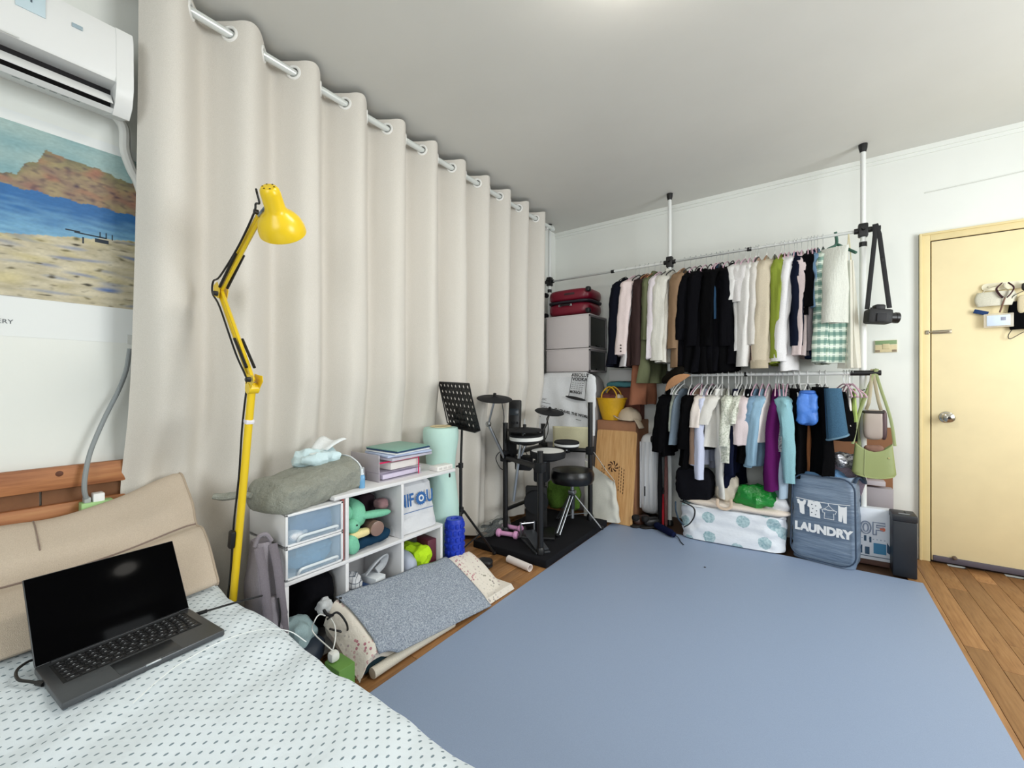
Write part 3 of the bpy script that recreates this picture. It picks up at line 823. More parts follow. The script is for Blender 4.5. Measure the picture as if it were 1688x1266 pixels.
ed = MB(); ed.tube([quilt_pt(.992, k/30) + Vector((0, .003, .001)) for k in range(0, 15)], .0035, 6); ed.build('white_lining', cloth('#dfe4e8'), ql)
MB().tube(bez([quilt_pt(.02, .30) + Vector((.0, -.01, 0)), Vector((-1.80, .70, .70)), Vector((-1.84, .665, .695)), Vector((-1.86, .64, .70))], 6), [.026 - .001*abs(k - 9) for k in range(19)], 10, squash=(.6, 1)).build('loose_corner', qm, ql)

# things on the shelf top
ww = thing('wet_wipes', 'pale blue soft pack of wet wipes on the rolled quilt', 'wet wipes', (-1.83, 1.01, .785))
c0 = Vector((-1.80, 1.02, .775))
MB().soft(c0 + Vector((0, 0, .018)), (.125, .18, .085), .6, .035, 16, m=None, seed=3).build('pack', plain('#cfe6ec', 0.35, bump=.6, bscale=26, bdist=.01), ww)
tm = MB(); tm.grid(lambda a, b: c0 + Vector((-.02 + .09*(a-.5)*(1+b), .015 + .07*b + .03*(a-.5), .050 + .075*b - .025*b*b + .008*math.sin(a*9))), 12, 8)
to = tm.build('wipe', cloth('#f0f4f6'), ww); md = to.modifiers.new('thick', 'SOLIDIFY'); md.thickness = .001
MB().soft(c0 + Vector((.02, -.015, .045)), (.045, .06, .010), .4).build('flap', plain('#e9f3f4', 0.35), ww)

gc = thing('grey_case', 'grey flat cardboard case lying behind the wet wipes', 'case', (-1.87, 1.16, ZT))
MB().box((0, 0, 0), (.13, .20, .055), rotm((-1.855, 1.165, ZT+.030), rz=-.06), .003).build('case_body', plain('#8a8488', 0.7), gc)
MB().box((0, 0, 0), (.008, .205, .008), rotm((-1.795, 1.150, ZT+.062), rz=-.06), .002).build('case_edge', plain('#b9b6b2', 0.6), gc)

sb = thing('spray_bottle', 'small blue spray bottle with clear cap on shelf top', 'bottle', (-1.66, 1.10, ZT))
bp_ = (-1.665, 1.155, ZT)
MB().lathe([(0, 0), (.0125, 0), (.0135, .004), (.0135, .052), (.010, .060), (.007, .063), (0, .063)], bp_, 20).build('bottle_body', plain('#6fa6d0', 0.15), sb)
MB().lathe([(.009, .060), (.009, .066), (.0065, .070), (.0065, .086), (0, .087)], bp_, 16).build('nozzle', plain('#eef3f6', 0.3), sb)
MB().lathe([(.0115, .060), (.0115, .090), (.010, .094), (0, .0945)], bp_, 16).build('cap', clear('#dfeaf2', 0.1, 0.25), sb)

# acrylic letter tray with folders and a box of papers
tr = thing('letter_tray', 'clear acrylic two-tier letter tray with pink red rim', 'tray', (-1.76, 1.42, ZT))
ty0, ty1, tx0, tx1 = 1.262, 1.535, -1.915, -1.685
ACR = clear('#d9cfe4', 0.15, 0.32); PINK = plain('#d8235f', 0.3)
MB().cuboid((tx0, ty0, ZT), (tx1, ty1, ZT+.005), .001).build('lower_tray', ACR, tr)
MB().cuboid((tx0, ty0, ZT+.040), (tx1, ty1, ZT+.045), .001).build('upper_tray', ACR, tr)
MB().cuboid((tx0, ty0, ZT), (tx1, ty0+.005, ZT+.130), .001).build('tray_side', clear('#d6d0d6', 0.2, 0.55), tr)
MB().cuboid((tx0, ty0, ZT+.10), (tx0+.005, ty1, ZT+.105), .001).build('tray_back', ACR, tr)
rim = MB(); rim.cuboid((tx1-.004, ty0+.005, ZT+.088), (tx1, ty1-.02, ZT+.095)); rim.build('rim', PINK, tr)
MB().cuboid((tx1-.004, ty1-.024, ZT+.0), (tx1, ty1-.019, ZT+.095)).build('rim_post', PINK, tr)
MB().cuboid((tx0, ty1-.024, ZT+.0), (tx0+.004, ty1-.019, ZT+.085)).build('rim_post', PINK, tr)
MB().box((0, 0, 0), (.21, .25, .022), rotm((-1.80, 1.41, ZT+.019), rz=.04), .002).build('document_stack', plain('#cfc6dc', 0.6, var=.06, vscale=300), label='stack of lilac papers in the lower tray', cat='papers')
MB().box((0, 0, 0), (.17, .19, .034), rotm((-1.78, 1.43, ZT+.064), rz=.03), .002).build('paper_box', plain('#efe9e4', 0.6), label='white paper box with pink edge lying in the letter tray', cat='box')
fo = [('#c4c0cc', .012, .106, .05, 'grey', 'bundle of grey documents lying across the letter tray'), ('#b7c4e0', .010, .121, -.06, 'blue', 'pale blue plastic folder under the green folder'), ('#f0f2f2', .008, .132, .10, 'white', 'white document sleeve just under the green folder'),
      ('#27456e', .006, .140, .12, 'navy', 'thin navy folder beneath the green folder'), ('#7fa79a', .006, .147, .14, 'green', 'sage green folder on top of the paper pile')]
for (c_, th_, zz, rz_, nm, lab) in fo:
    MB().box((0, 0, 0), (.215 if nm != 'blue' else .20, .275 if nm in ('grey', 'blue') else .245, th_), rotm((-1.77 + .01*R.random(), 1.445, ZT+zz), rz=rz_, ry=.03), .002).build('folder', plain(c_, 0.5), label=lab, cat='folder', group='papers piled on the letter tray')
ps = thing('extension_socket', 'white socket strip at the end of shelf top', 'power strip', (-1.66, 1.64, ZT))
MB().cuboid((-1.70, 1.60, ZT), (-1.635, 1.72, ZT+.026), .005).build('socket_body', plain('#eceae6', 0.4), ps)
for k in range(3): MB().cuboid((-1.637, 1.612+k*.035, ZT+.007), (-1.6335, 1.636+k*.035, ZT+.019), .001).build('socket_face', plain('#d3d0cc', 0.4), ps)
kr = thing('key_tag', 'small black key tag hanging below the socket strip', 'key tag', (-1.633, 1.69, ZT-.05))
MB().tube([(-1.632, 1.69, ZT), (-1.631, 1.69, ZT-.022)], .001, 6).build('tag_string', DARK, kr); MB().soft((-1.631, 1.69, ZT-.034), (.008, .010, .024), .4, n=4).build('tag', BLACK, kr)

# lettered plastic bag in the open upper compartment
bg = thing('drawstring_bag', 'white plastic bag with blue printed letters in the shelf', 'bag', (-1.73, 1.50, ZM))
bgm = rotm((-1.70, 1.475, ZM), rz=-.06)
def bag_pt(a, b):
    an = 2*PI*a; co, si = math.cos(an), math.sin(an)
    co = math.copysign(abs(co)**.5, co); si = math.copysign(abs(si)**.5, si)
    wy = (.136 - .035*b); wx = .062 - .030*b
    if b > .97: wy *= .93; wx *= .5
    n_ = .007*noise.noise(Vector((co*2, si*2 + 4, b*5)))
    return bgm @ Vector((si*(wx + n_), co*(wy + n_), .004 + b*.245))
bm_ = MB(); bm_.grid(bag_pt, 48, 18, True, False); bm_.f.append(tuple(i*18+17 for i in range(48))); bm_.f.append(tuple(i*18 for i in range(48))[::-1])
bm_.build('bag_body', plain('#d9dadd', 0.4, bump=.4, bscale=24, bdist=.01), bg)
NAVY = plain('#1f5c9c', 0.5)
tilt = math.atan2(.030, .245)
lm = bgm @ Matrix.Translation((.052, 0, .165)) @ Matrix.Rotation(-tilt, 4, 'Y')
tf = lm @ Matrix(((0, 0, 1, .006), (1, 0, 0, 0), (0, 1, 0, 0), (0, 0, 0, 1)))
text('MIF', .088, tf @ Matrix.Translation((-.075, 0, 0)), NAVY, bg, sx=.72, bold=.002)
gear = [((.030 if k % 2 else .036) * math.cos(2*PI*k/36), (.030 if k % 2 else .036) * math.sin(2*PI*k/36)) for k in range(36)]
MB().prism(gear, .0012, tf @ Matrix.Translation((.018, 0, 0))).build('gear_mark', NAVY, bg, smooth=False)
MB().lathe([(0, .001), (.017, .001), (.017, .0018), (0, .0018)], tf @ Matrix.Translation((.018, 0, 0)), 24).build('gear_hole', plain('#d9dadd', 0.4), bg)
MB().lathe([(0, .0016), (.009, .0016), (.009, .0024), (0, .0024)], tf @ Matrix.Translation((.018, 0, 0)), 16).build('gear_dot', NAVY, bg)
text('U', .088, tf @ Matrix.Translation((.075, 0, 0)), NAVY, bg, sx=.72, bold=.002)
MB().box((0, 0, 0), (.20, .003, .001), tf @ Matrix.Translation((-.01, -.056, .003))).build('printed_line', NAVY, bg, smooth=False)
text('your bag', .012, tf @ Matrix.Translation((.01, -.07, .004)), NAVY, bg) if False else None

# plush turtle, pouch, cup and dark bag in the middle upper compartment
MINT = cloth('#7fc4a4', bump=.5, bscale=60)
pl = thing('plush_turtle', 'mint green plush turtle with yellow belly in shelf compartment', 'plush toy', (-1.72, 1.15, ZM+.06))
body = MB(); body.soft((-1.72, 1.135, ZM+.165), (.17, .10, .13), .9, .01, 12); body.build('body', MINT, pl)
MB().soft((-1.655, 1.100, ZM+.125), (.065, .065, .065), 1).build('head', MINT, pl)
MB().soft((-1.648, 1.130, ZM+.085), (.05, .11, .035), .6, m=None).build('belly', cloth('#ead9a0'), pl)
MB().soft((0, 0, 0), (.05, .19, .035), .8, m=rotm((-1.655, 1.215, ZM+.150), rx=-.12, rz=.05)).build('flipper', MINT, pl)
MB().soft((0, 0, 0), (.05, .06, .09), .8, m=rotm((-1.640, 1.088, ZM+.05), rx=.3)).build('flipper', MINT, pl)
MB().soft((0, 0, 0), (.05, .05, .10), .8, m=rotm((-1.68, 1.082, ZM+.19), rx=.6)).build('flipper', MINT, pl)
MB().lathe([(0, 0), (.004, 0), (.004, .002), (0, .003)], rotm((-1.622, 1.10, ZM+.135), ry=PI/2), 8).build('eye', BLACK, pl)
MB().soft((-1.745, 1.20, ZM+.035), (.24, .24, .066), .45, .012, 12, seed=4).build('navy_pouch', cloth('#1d3a52'), label='dark teal cloth pouch lying at the bottom of compartment', cat='pouch')
cup = thing('travel_cup', 'brown cylinder travel cup lying on the dark teal pouch', 'cup', (-1.66, 1.20, ZM+.05))
cm = rotm((-1.705, 1.212, ZM+.092), ry=PI/2, rz=-.1)
MB().lathe([(0, 0), (.030, 0), (.032, .004), (.032, .055), (.033, .056), (.033, .064), (.032, .066), (.032, .084), (.0, .084)], cm, 28).build('cup_body', plain('#7a5f54', 0.4), cup)
MB().lathe([(.031, .083), (.0335, .083), (.0335, .089), (.029, .0905), (.0, .0905)], cm, 28).build('lid', plain('#8a6f64', 0.35), cup)
MB().soft((-1.83, 1.27, ZM+.15), (.14, .11, .14), .6, .012, 14, seed=6).build('dark_bag', cloth('#30252a'), label='dark brown handbag at the back of the shelf compartment', cat='bag')
MB().soft((-1.70, 1.285, ZM+.175), (.07, .055, .05), .6, .006, 22, seed=9).build('coin_purse', cloth('#8f6f72'), label='small mauve purse leaning behind the plush flipper', cat='purse')
# lower middle compartment
m, t = new_mat('checked_cloth'); sp = t.sep(t.coord())
def thin(src, per): return t.math('LESS_THAN', t.math('FRACT', t.math('DIVIDE', src, per)), .14)
t.base(t.mix(t.math('MAXIMUM', thin(sp[2], .022), thin(t.math('ADD', sp[0], sp[1]), .022)), hexc('#d2d4d8'), hexc('#5d6470'))); t.b.inputs['Roughness'].default_value = 0.9; CHECK = m
lz = .036
MB().soft((-1.69, 1.115, lz+.165), (.13, .085, .15), .5, .02, 16, seed=11).build('checked_pouch', CHECK, label='pale checked cloth pouch in lower middle compartment', cat='pouch')
MB().box((0, 0, 0), (.10, .062, .19), rotm((-1.68, 1.225, lz+.10), rz=.15), .003).build('white_carton', plain('#dfe4e8', 0.45), label='white carton standing in the lower middle compartment', cat='box')
MB().box((0, 0, 0), (.09, .03, .17), rotm((-1.665, 1.178, lz+.09), rz=.05, rx=.15), .002).build('blue_carton', plain('#2f4a78', 0.45), label='dark blue carton beside the white carton in shelf', cat='box')
MB().box((0, 0, 0), (.05, .03, .05), rotm((-1.64, 1.165, lz+.115), rx=.2), .002).build('red_carton', plain('#b5433f', 0.45), label='small red carton in front of the dark blue carton', cat='box')
mm = MB(); mm.tube(bez([(-1.68, 1.19, lz+.21), (-1.66, 1.215, lz+.25), (-1.66, 1.255, lz+.27), (-1.67, 1.285, lz+.262), (-1.68, 1.28, lz+.225), (-1.68, 1.245, lz+.205)], 6), .019, 10, squash=(.4, 1)); mm.build('loop_strap', cloth('#b9bcc0'), label='grey loop strap resting on top of the white carton', cat='strap')
# lower right compartment
MB().soft((0, 0, 0), (.17, .09, .13), .7, .008, 14, m=rotm((-1.70, 1.425, lz+.17), ry=.2)).build('grey_cylinder_pouch', plain('#aab2c4', 0.5), label='light grey rounded case in lower end compartment', cat='case')
MB().soft((0, 0, 0), (.18, .10, .12), .6, .025, 18, m=rotm((-1.71, 1.51, lz+.185), rx=.2), seed=3).build('neon_vest', cloth('#b8e02c'), label='neon yellow green bundle in the lower end compartment', cat='clothes')
MB().box((0, 0, 0), (.10, .055, .17), rotm((-1.70, 1.58, lz+.175), rz=-.1), .002).build('maroon_box', plain('#5a1f30', 0.5), label='dark maroon box leaning in the lower end compartment', cat='box')
MB().cuboid((-1.90, 1.44, lz), (-1.80, 1.47, lz+.30), .002).build('maroon_book', plain('#6a2030', 0.5), label='tall maroon book standing at the back of compartment', cat='book')
# lower left compartment
MB().soft((-1.76, .96, lz+.17), (.22, .16, .25), .55, .02, 10, seed=4).build('black_bag', cloth('#101014'), label='black cloth bag stuffed in the lowest shelf compartment', cat='bag')
MB().soft((0, 0, 0), (.14, .11, .10), .5, .02, 15, m=rotm((-1.66, .855, .145), rz=.3), seed=12).build('clothes_bundle', cloth('#9fb6ba'), label='pale teal bundle in lowest compartment near the bed', cat='clothes')
MB().soft((0, 0, 0), (.16, .15, .10), .4, .012, 12, m=rotm((-1.64, .86, .075), rz=.2), seed=2).build('navy_bin', plain('#202a38', 0.6), label='dark navy open bin in the lowest shelf compartment', cat='bin')
MB().soft((0, 0, 0), (.05, .07, .06), .5, .02, 24, m=rotm((-1.615, .945, .225), rz=.2), seed=21).build('cloth_pouch', cloth('#c3c6c8'), label='whitish pouch hanging out of the lowest compartment', cat='pouch')
hb = MB(); hb.tube(bez([(-1.585, .92, .235), (-1.575, .935, .205), (-1.572, .965, .195), (-1.578, .99, .215), (-1.588, 1.0, .245)], 6), .006, 8); hb.build('headband', BLACK, label='black headband loop hanging over the whitish pouch', cat='headband')

# ---------------------------------------------------------------- grey backpack and black stand between bed and shelf
bk = thing('backpack', 'grey backpack squeezed between the bed and the shelf', 'backpack', (-1.72, .70, .15))
GRB = cloth('#8f8990', bump=.6, bscale=24)
def pack_pt(a, b):
    an = 2*PI*a; co, si = math.cos(an), math.sin(an)
    co = math.copysign(abs(co)**.7, co); si = math.copysign(abs(si)**.7, si)
    w = .075*(1 - .45*b**3); d = .085*(1-.5*b**3); l = 1 + .14*noise.noise(Vector((co*2, si*2, b*4)))
    return Vector((-1.660 + co*d*l - .03*b, .735 + si*w*l*.62, .12 + b*.42))
bm_ = MB(); bm_.grid(pack_pt, 40, 24, True, False); bm_.f.append(tuple(i*24+23 for i in range(40))); bm_.f.append(tuple(i*24 for i in range(40))[::-1]); bm_.build('pack_body', GRB, bk)
MB().soft((-1.585, .735, .26), (.05, .085, .20), .6, .012, 14).build('front_pocket', GRB, bk)
MB().tube(bez([(-1.67, .705, .53), (-1.66, .715, .565), (-1.65, .735, .570), (-1.65, .755, .54)], 6), .008, 8).build('grab_handle', GRB, bk)
for s in (0, 1):
    MB().tube(bez([(-1.64, .705+s*.05, .53), (-1.59, .70+s*.05, .45), (-1.560, .70+s*.05, .33), (-1.56, .71+s*.05, .22)], 6), .015, 8, squash=(.4, 1)).build('shoulder_strap', cloth('#777178', bump=.5), bk)
MB().tube(bez([(-1.557, .735, .36), (-1.552, .74, .30), (-1.554, .735, .24)], 5), .003, 6).build('zip', DARK, bk)
cs2 = thing('storage_crate', 'black plastic crate under the grey backpack', 'crate', (-1.66, .70, 0))
MB().cuboid((-1.76, .69, .0), (-1.55, .782, .10), .004).build('crate_body', plain('#1b1c20', 0.6), cs2)
MB().cuboid((-1.565, .688, .10), (-1.54, .784, .118), .003).build('crate_rim', plain('#2a2c31', 0.45), cs2)

# ---------------------------------------------------------------- floral quilt pile with grey felt on it
m, t = new_mat('floral_cotton')
v1 = t.add('ShaderNodeTexVoronoi'); v1.inputs['Scale'].default_value = 62; t.l.new(t.coord(), v1.inputs['Vector'])
spot = t.math('LESS_THAN', v1.outputs['Distance'], .34)
area = t.ramp(t.noise(13, 3), [(0.44, (0, 0, 0, 1)), (0.60, (1, 1, 1, 1))])
fac = t.math('MULTIPLY', spot, area)
colr = t.ramp(t.noise(6, 1), [(0.38, '#77735c'), (0.5, '#8a7a86'), (0.58, '#c4707f'), (0.68, '#a8506a')])
t.base(t.mix(t.math('MULTIPLY', fac, .85), hexc('#e6ded2'), colr)); t.b.inputs['Roughness'].default_value = 0.95
t.bump(t.noise(16, 4), 0.6, 0.012); FLORAL = m
def pile(a, b, lift=0.0):
    """top surface of the folded quilt: a along the shelf (y), b from shelf front towards the mat"""
    y = .945 + a * .92; x = -1.602 + b * .232
    x += .035*a*b
    z = .238 - .075*a - (.095 + .035*a)*max(0, b)**1.4 + .03*math.sin(PI*min(1, a*6))*b - .035*b
    z += .008*noise.noise(Vector((x*9, y*8, 2)))
    e = min(a, 1-a) / .06
    if e < 1: z -= .055 * (1-e)**2
    return Vector((x, y, max(.035, z) + lift))
fq = thing('floral_quilt', 'cream floral quilt folded thick on floor along the shelf', 'quilt', (-1.46, 1.4, 0))
def slab(fn, nu, nv, th, mat, name, parent):
    mb = MB(); mb.grid(fn, nu, nv)
    o = mb.build(name, mat, parent); md = o.modifiers.new('thick', 'SOLIDIFY'); md.thickness = th; md.offset = -1 if True else 1
    return o
def closed_pile(top, bot, nu, nv):
    mb = MB(); mb.grid(top, nu, nv); n0 = len(mb.v); mb.grid(bot, nu, nv)
    for i in range(nu-1):
        for j in (0, nv-1): mb.f.append((i*nv+j, (i+1)*nv+j, n0+(i+1)*nv+j, n0+i*nv+j))
    for j in range(nv-1):
        for i in (0, nu-1): mb.f.append((i*nv+j, i*nv+j+1, n0+i*nv+j+1, n0+i*nv+j))
    return mb
def bulge(p, a, b, s): return p + Vector((s*.012*(1 if b > .9 else 0), s*(.012 if a > .95 else (-.012 if a < .05 else 0)), 0))
closed_pile(lambda a, b: pile(a, b), lambda a, b: bulge(pile(a, b), a, b, 1) + Vector((0, 0, -.030)), 70, 26).build('fold', FLORAL, fq)
closed_pile(lambda a, b: bulge(pile(a*.985, b*.97), a, b, .5) + Vector((0, 0, -.034)), lambda a, b: (lambda p: Vector((p.x, p.y, max(.012, p.z - .075))))(pile(a*.985, b*.95)), 60, 20).build('fold', FLORAL, fq)
m, t = new_mat('grey_felt')
t.base(t.ramp(t.noise(170, 5, .8), [(0.36, '#6a7382'), (0.5, '#949daa'), (0.64, '#c3c9d1')])); t.b.inputs['Roughness'].default_value = 1.0
t.b.inputs['Specular IOR Level'].default_value = 0.1; t.bump(t.noise(300, 3), 0.4, 0.003); FELT = m
def felt_pt(a, b):
    p = pile(.05 + .70*a + .02*b, -.03 + b*1.12, .007)
    if b > .86: p.z = max(.012 + .05*(1-a), p.z - .03*(b-.86)/.14)
    p.x += .012*a*b
    return p
fe = MB(); fe.grid(felt_pt, 50, 30); fo_ = fe.build('felt_mat', FELT, label='grey felt mat draped over the folded floral quilt', cat='mat')
md = fo_.modifiers.new('thick', 'SOLIDIFY'); md.thickness = .004; md.offset = 1
MB().tube([(-1.362, .99, .024), (-1.362, 1.15, .024), (-1.352, 1.42, .022)], .021, 14).build('cream_roll', cloth('#d5cec0'), label='cream rolled cloth tucked under the quilt beside mat', cat='cloth roll')
MB().soft((-1.47, 1.03, .045), (.20, .22, .08), .55, .012, 10, seed=4).build('teal_bag', cloth('#22333a'), label='dark teal bag crushed under the floral quilt', cat='bag')
# charger, cables, green box between quilt and bed
MB().soft((-1.295, .79, .222), (.032, .032, .032), .35, n=5).build('charger', plain('#e2e2dd', 0.5), label='white phone charger block beside the bed edge', cat='charger')
MB().box((0, 0, 0), (.085, .06, .205), rotm((-1.275, .80, .1035), rz=.0), .004).build('green_box', plain('#5f8a3a', 0.5, var=.08), label='green box standing on floor between quilt and bed', cat='box')
for (pts, nm, lab, mt_) in (([Vector((-1.295, .79, .236)), px(516, 1042, y=.80), px(519, 1023, y=.79), px(527, 1013, y=.82), px(536, 1015, y=.86)], 'white_cable', 'white charging cable arching up from the charger block', plain('#eeeeea', 0.4)),
                       ([px(546, 1020, y=.90), px(552, 1032, y=.89), px(553, 1050, y=.87), px(549, 1070, y=.85), px(541, 1088, y=.84)], 'white_cable', 'white charging cable hanging in front of the floral quilt', plain('#eeeeea', 0.4)),
                       ([(-1.52, .90, .22), (-1.50, .93, .24), (-1.47, .95, .20), (-1.49, .965, .15), (-1.51, .94, .16), (-1.50, .90, .19)], 'black_cable', 'tangled black cable beside the folded floral quilt', BLACK)):
    MB().tube(bez(pts, 8), .0021 if nm[0] == 'w' else .004, 8).build(nm, mt_, label=lab, cat='cable')

# ---------------------------------------------------------------- mint roll, foam roller, paper tube, slipper
ym = thing('rolled_mat', 'pale mint exercise mat rolled and tied standing by curtain', 'mat', (-1.83, 1.83, 0))
MNT = plain('#bfe0d6', 0.75, var=.03, bump=.15, bscale=40)
c0 = (-1.815, 1.805, 0)
MB().lathe([(.02, 0), (.100, 0), (.103, .02), (.112, .20), (.108, .40), (.092, .54), (.083, .615), (.090, .70), (.106, .80), (.107, .845), (.100, .868), (.06, .872), (.055, .86), (.02, .86)], c0, 40).build('roll', MNT, ym)
MB().lathe([(.083, .608), (.086, .608), (.086, .618), (.083, .618)], c0, 40, cap=False).build('tie_band', plain('#7fae9f', 0.7), ym)
MB().lathe([(.050, .868), (.066, .874), (.060, .878), (.046, .872)], c0, 30, cap=False).build('roll_core', plain('#d8c7a0', 0.7), ym)
fr = thing('foam_roller', 'cobalt blue knobbly foam roller standing on its end', 'foam roller', (-1.645, 1.745, 0))
BLU = plain('#1536b4', 0.45)
rc = (-1.648, 1.748, 0)
MB().lathe([(.018, .01), (.050, 0), (.052, .01), (.052, .355), (.047, .366), (.022, .366), (.018, .35)], rc, 32, cap=False).build('core', BLU, fr)
MB().lathe([(0, .0), (.024, 0), (.024, .35), (0, .35)], rc, 20).build('inner_tube', plain('#0c1430', 0.7), fr)
kb = None
for r_ in range(9):
    for k in range(12):
        a = 2*PI*(k + .5*(r_ % 2))/12
        mt = XF[fr].inverted() @ Matrix.Translation((rc[0] + .051*math.cos(a), rc[1] + .051*math.sin(a), .035 + r_*.037)) @ Matrix.Rotation(a, 4, 'Z')
        if kb is None: kb = MB().soft((0, 0, 0), (.016, .021, .027), .45, n=3).build('knob', BLU, fr, local=True); kb.matrix_local = mt
        else: copy_part(kb, fr, mt)
a, b = px(838, 921, z=.022), px(866, 933, z=.022)
pt = thing('paper_tube', 'white cardboard tube lying on wooden floor by drum platform', 'tube', (a.x, a.y, 0))
d = (b-a).normalized(); q = frame(a, (0, 0, 1), yd=Vector((0, 0, 1)).cross(d) * -1)
MB().lathe([(.017, 0), (.022, 0), (.022, (b-a).length+.04), (.017, (b-a).length+.04), (.017, 0)], frame(a, Vector((0, 0, 1)).cross(d), yd=(0, 0, 1)) @ (Matrix.Rotation(PI, 4, 'X') if (frame(a, Vector((0, 0, 1)).cross(d), yd=(0, 0, 1)).to_3x3() @ Vector((0, 0, 1))).dot(d) < 0 else Matrix()), 24, cap=False).build('tube_wall', plain('#f0e6e2', 0.6), pt)
sp_ = px(788, 925, z=.03)
sl = thing('slipper', 'black slipper on the floor beside the music stand foot', 'slipper', (sp_.x, sp_.y, 0))
sm_ = rotm((sp_.x, sp_.y, 0), rz=.35)
MB().soft((0, 0, .010), (.19, .085, .02), .45, m=sm_).build('sole', plain('#16161a', 0.6), sl)
MB().soft((.045, 0, .030), (.10, .085, .045), .7, m=sm_).build('upper', plain('#1c1c20', 0.5), sl)
MB().tube([sm_ @ Vector((-.005, -.042, .028)), sm_ @ Vector((.0, 0, .048)), sm_ @ Vector((-.005, .042, .028))], .003, 6).build('trim', plain('#7c8086', 0.5), sl)

# ---------------------------------------------------------------- drum corner: platform, kit, throne, pedals
MB().cuboid((-1.90, 2.20, 0), (-1.312, 3.14, .05), .006).build('drum_platform', plain('#16161a', 0.9, var=.15, vscale=300, bump=.4, bscale=400, spec=.2), label='thick black carpeted platform under the drum kit', cat='platform')
PZ = .05
RK = plain('#121214', 0.38); RUB = plain('#1b1c1f', 0.75, spec=.3); MESH = plain('#e3e4e2', 0.7)
kit = thing('electronic_drum_kit', 'black electronic drum kit on rack standing on black platform', 'drum kit', (-1.6, 2.65, PZ))
A_, B_, C_, D_ = (-1.395, 2.265), (-1.425, 3.07), (-1.80, 2.44), (-1.79, 2.95)
HT = {A_: .70, B_: .98, C_: .845, D_: .80}
for p, h in HT.items():
    MB().cyl((p[0], p[1], PZ), (p[0], p[1], h), .019, 16).build('post', RK, kit)
    MB().lathe([(0, 0), (.028, 0), (.028, .03), (.021, .045), (0, .045)], (p[0], p[1], PZ), 16).build('foot', RK, kit)
    MB().lathe([(0, 0), (.020, 0), (.020, .008), (0, .010)], (p[0], p[1], h-.004), 16).build('post_cap', RK, kit)
def v3(p, z): return Vector((p[0], p[1], z))
for (p, q, z) in ((A_, C_, .60), (C_, D_, .62), (D_, B_, .60)):
    MB().cyl(v3(p, z), v3(q, z), .018, 14).build('crossbar', RK, kit)
    for e in (p, q): MB().box((e[0], e[1], z), (.058, .058, .062), None, .008).build('clamp', RUB, kit)
MB().cyl(v3(C_, .22), v3(D_, .22), .014, 12).build('crossbar', RK, kit)
def pad(c, r, h, tilt=(0, 0), head=None, rimc=None, under=None):
    m_ = rotm(c, rx=tilt[0], ry=tilt[1])
    b = MB().lathe([(0, -h), (r*.55, -h), (r*.97, -h*.62), (r, -h*.2), (r, .004), (r*.95, .012), (r*.90, .006)], m_, 36, cap=False).build('drum_pad', rimc or RUB, kit)
    MB().lathe([(0.0005, .004), (r*.90, .004), (r*.91, .0075), (0.0005, .0085)], m_, 36, cap=False).build('drum_head', head or MESH, b)
    if under: MB().lathe([(r*.985, -h*.45), (r*1.006, -h*.40), (r*1.006, -h*.05), (r*.985, 0)], m_, 36, cap=False).build('shell_band', under, b)
    return b
pad((-1.455, 2.46, .668), .122, .055, (.03, .02))
pad((-1.545, 2.90, .672), .098, .045, (.02, .03), head=RUB, under=MESH)
pad((-1.625, 2.45, .768), .118, .060, (.04, 0), head=RUB, under=MESH)
for (a, b) in (((-1.455, 2.46, .61), (-1.47, 2.36, .60)), ((-1.545, 2.90, .62), (-1.60, 3.0, .60)), ((-1.625, 2.45, .71), (-1.66, 2.41, .60))):
    MB().tube([a, b], .010, 8).build('pad_arm', CHROME, kit)
    MB().box(b, (.05, .05, .05), None, .006).build('clamp', RUB, kit)
def cymbal(c, r, rx, ry):
    m_ = rotm(c, rx=rx, ry=ry)
    o = MB().lathe([(0.0005, .014), (r*.18, .013), (r*.25, .007), (r*.97, -.001), (r, -.004), (r*.97, -.007), (r*.2, .0), (0.0005, .0)], m_, 40, cap=False).build('cymbal_pad', RUB, kit)
    MB().lathe([(0, .012), (.012, .012), (.012, .034), (.008, .038), (0, .038)], m_, 12).build('wing_nut', BLACK, o)
    MB().box((0, 0, -.012), (.05, .035, .02), m_, .004).build('sensor_box', RUB, o)
cymbal((-1.79, 2.30, 1.030), .125, .12, .16)
cymbal((-1.625, 2.43, .812), .128, .03, .02)
cymbal((-1.70, 2.90, .910), .118, .10, .20)
j1, j2 = px(805, 699, y=2.30), px(833, 758, y=2.43)
MB().tube([(-1.79, 2.30, 1.02), j1], .0075, 10).build('boom_arm', CHROME, kit)
MB().soft(j1, (.035, .035, .04), .5, n=4).build('boom_joint', CHROME, kit)
MB().tube([j1, j2], .0115, 12).build('boom_tube', CHROME, kit)
h0, h1, h2 = Vector((-1.625, 2.43, .885)), px(859, 727, y=2.38), px(846, 826, y=2.36)
MB().tube([h0, (-1.625, 2.43, .78)], .005, 8).build('hihat_rod', CHROME, kit)
MB().tube([(-1.628, 2.42, .80), h1], .008, 10).build('boom_arm', CHROME, kit)
MB().soft(h1, (.03, .03, .04), .5, n=4).build('boom_joint', CHROME, kit)
MB().tube([h1, h2], .0115, 12).build('boom_tube', CHROME, kit)
MB().tube([(-1.70, 2.90, .90), (-1.745, 2.93, .80), (-1.79, 2.95, .74)], .008, 10).build('boom_arm', CHROME, kit)
md_ = rotm((-1.80, 2.56, .86), rz=.35, rx=-.1)
mo = MB().box((0, 0, 0), (.09, .05, .30), md_, .008).build('sound_module', RK, kit)
MB().box((0, -.026, .06), (.07, .004, .05), md_, .001).build('module_display', plain('#2c3238', 0.25), mo)
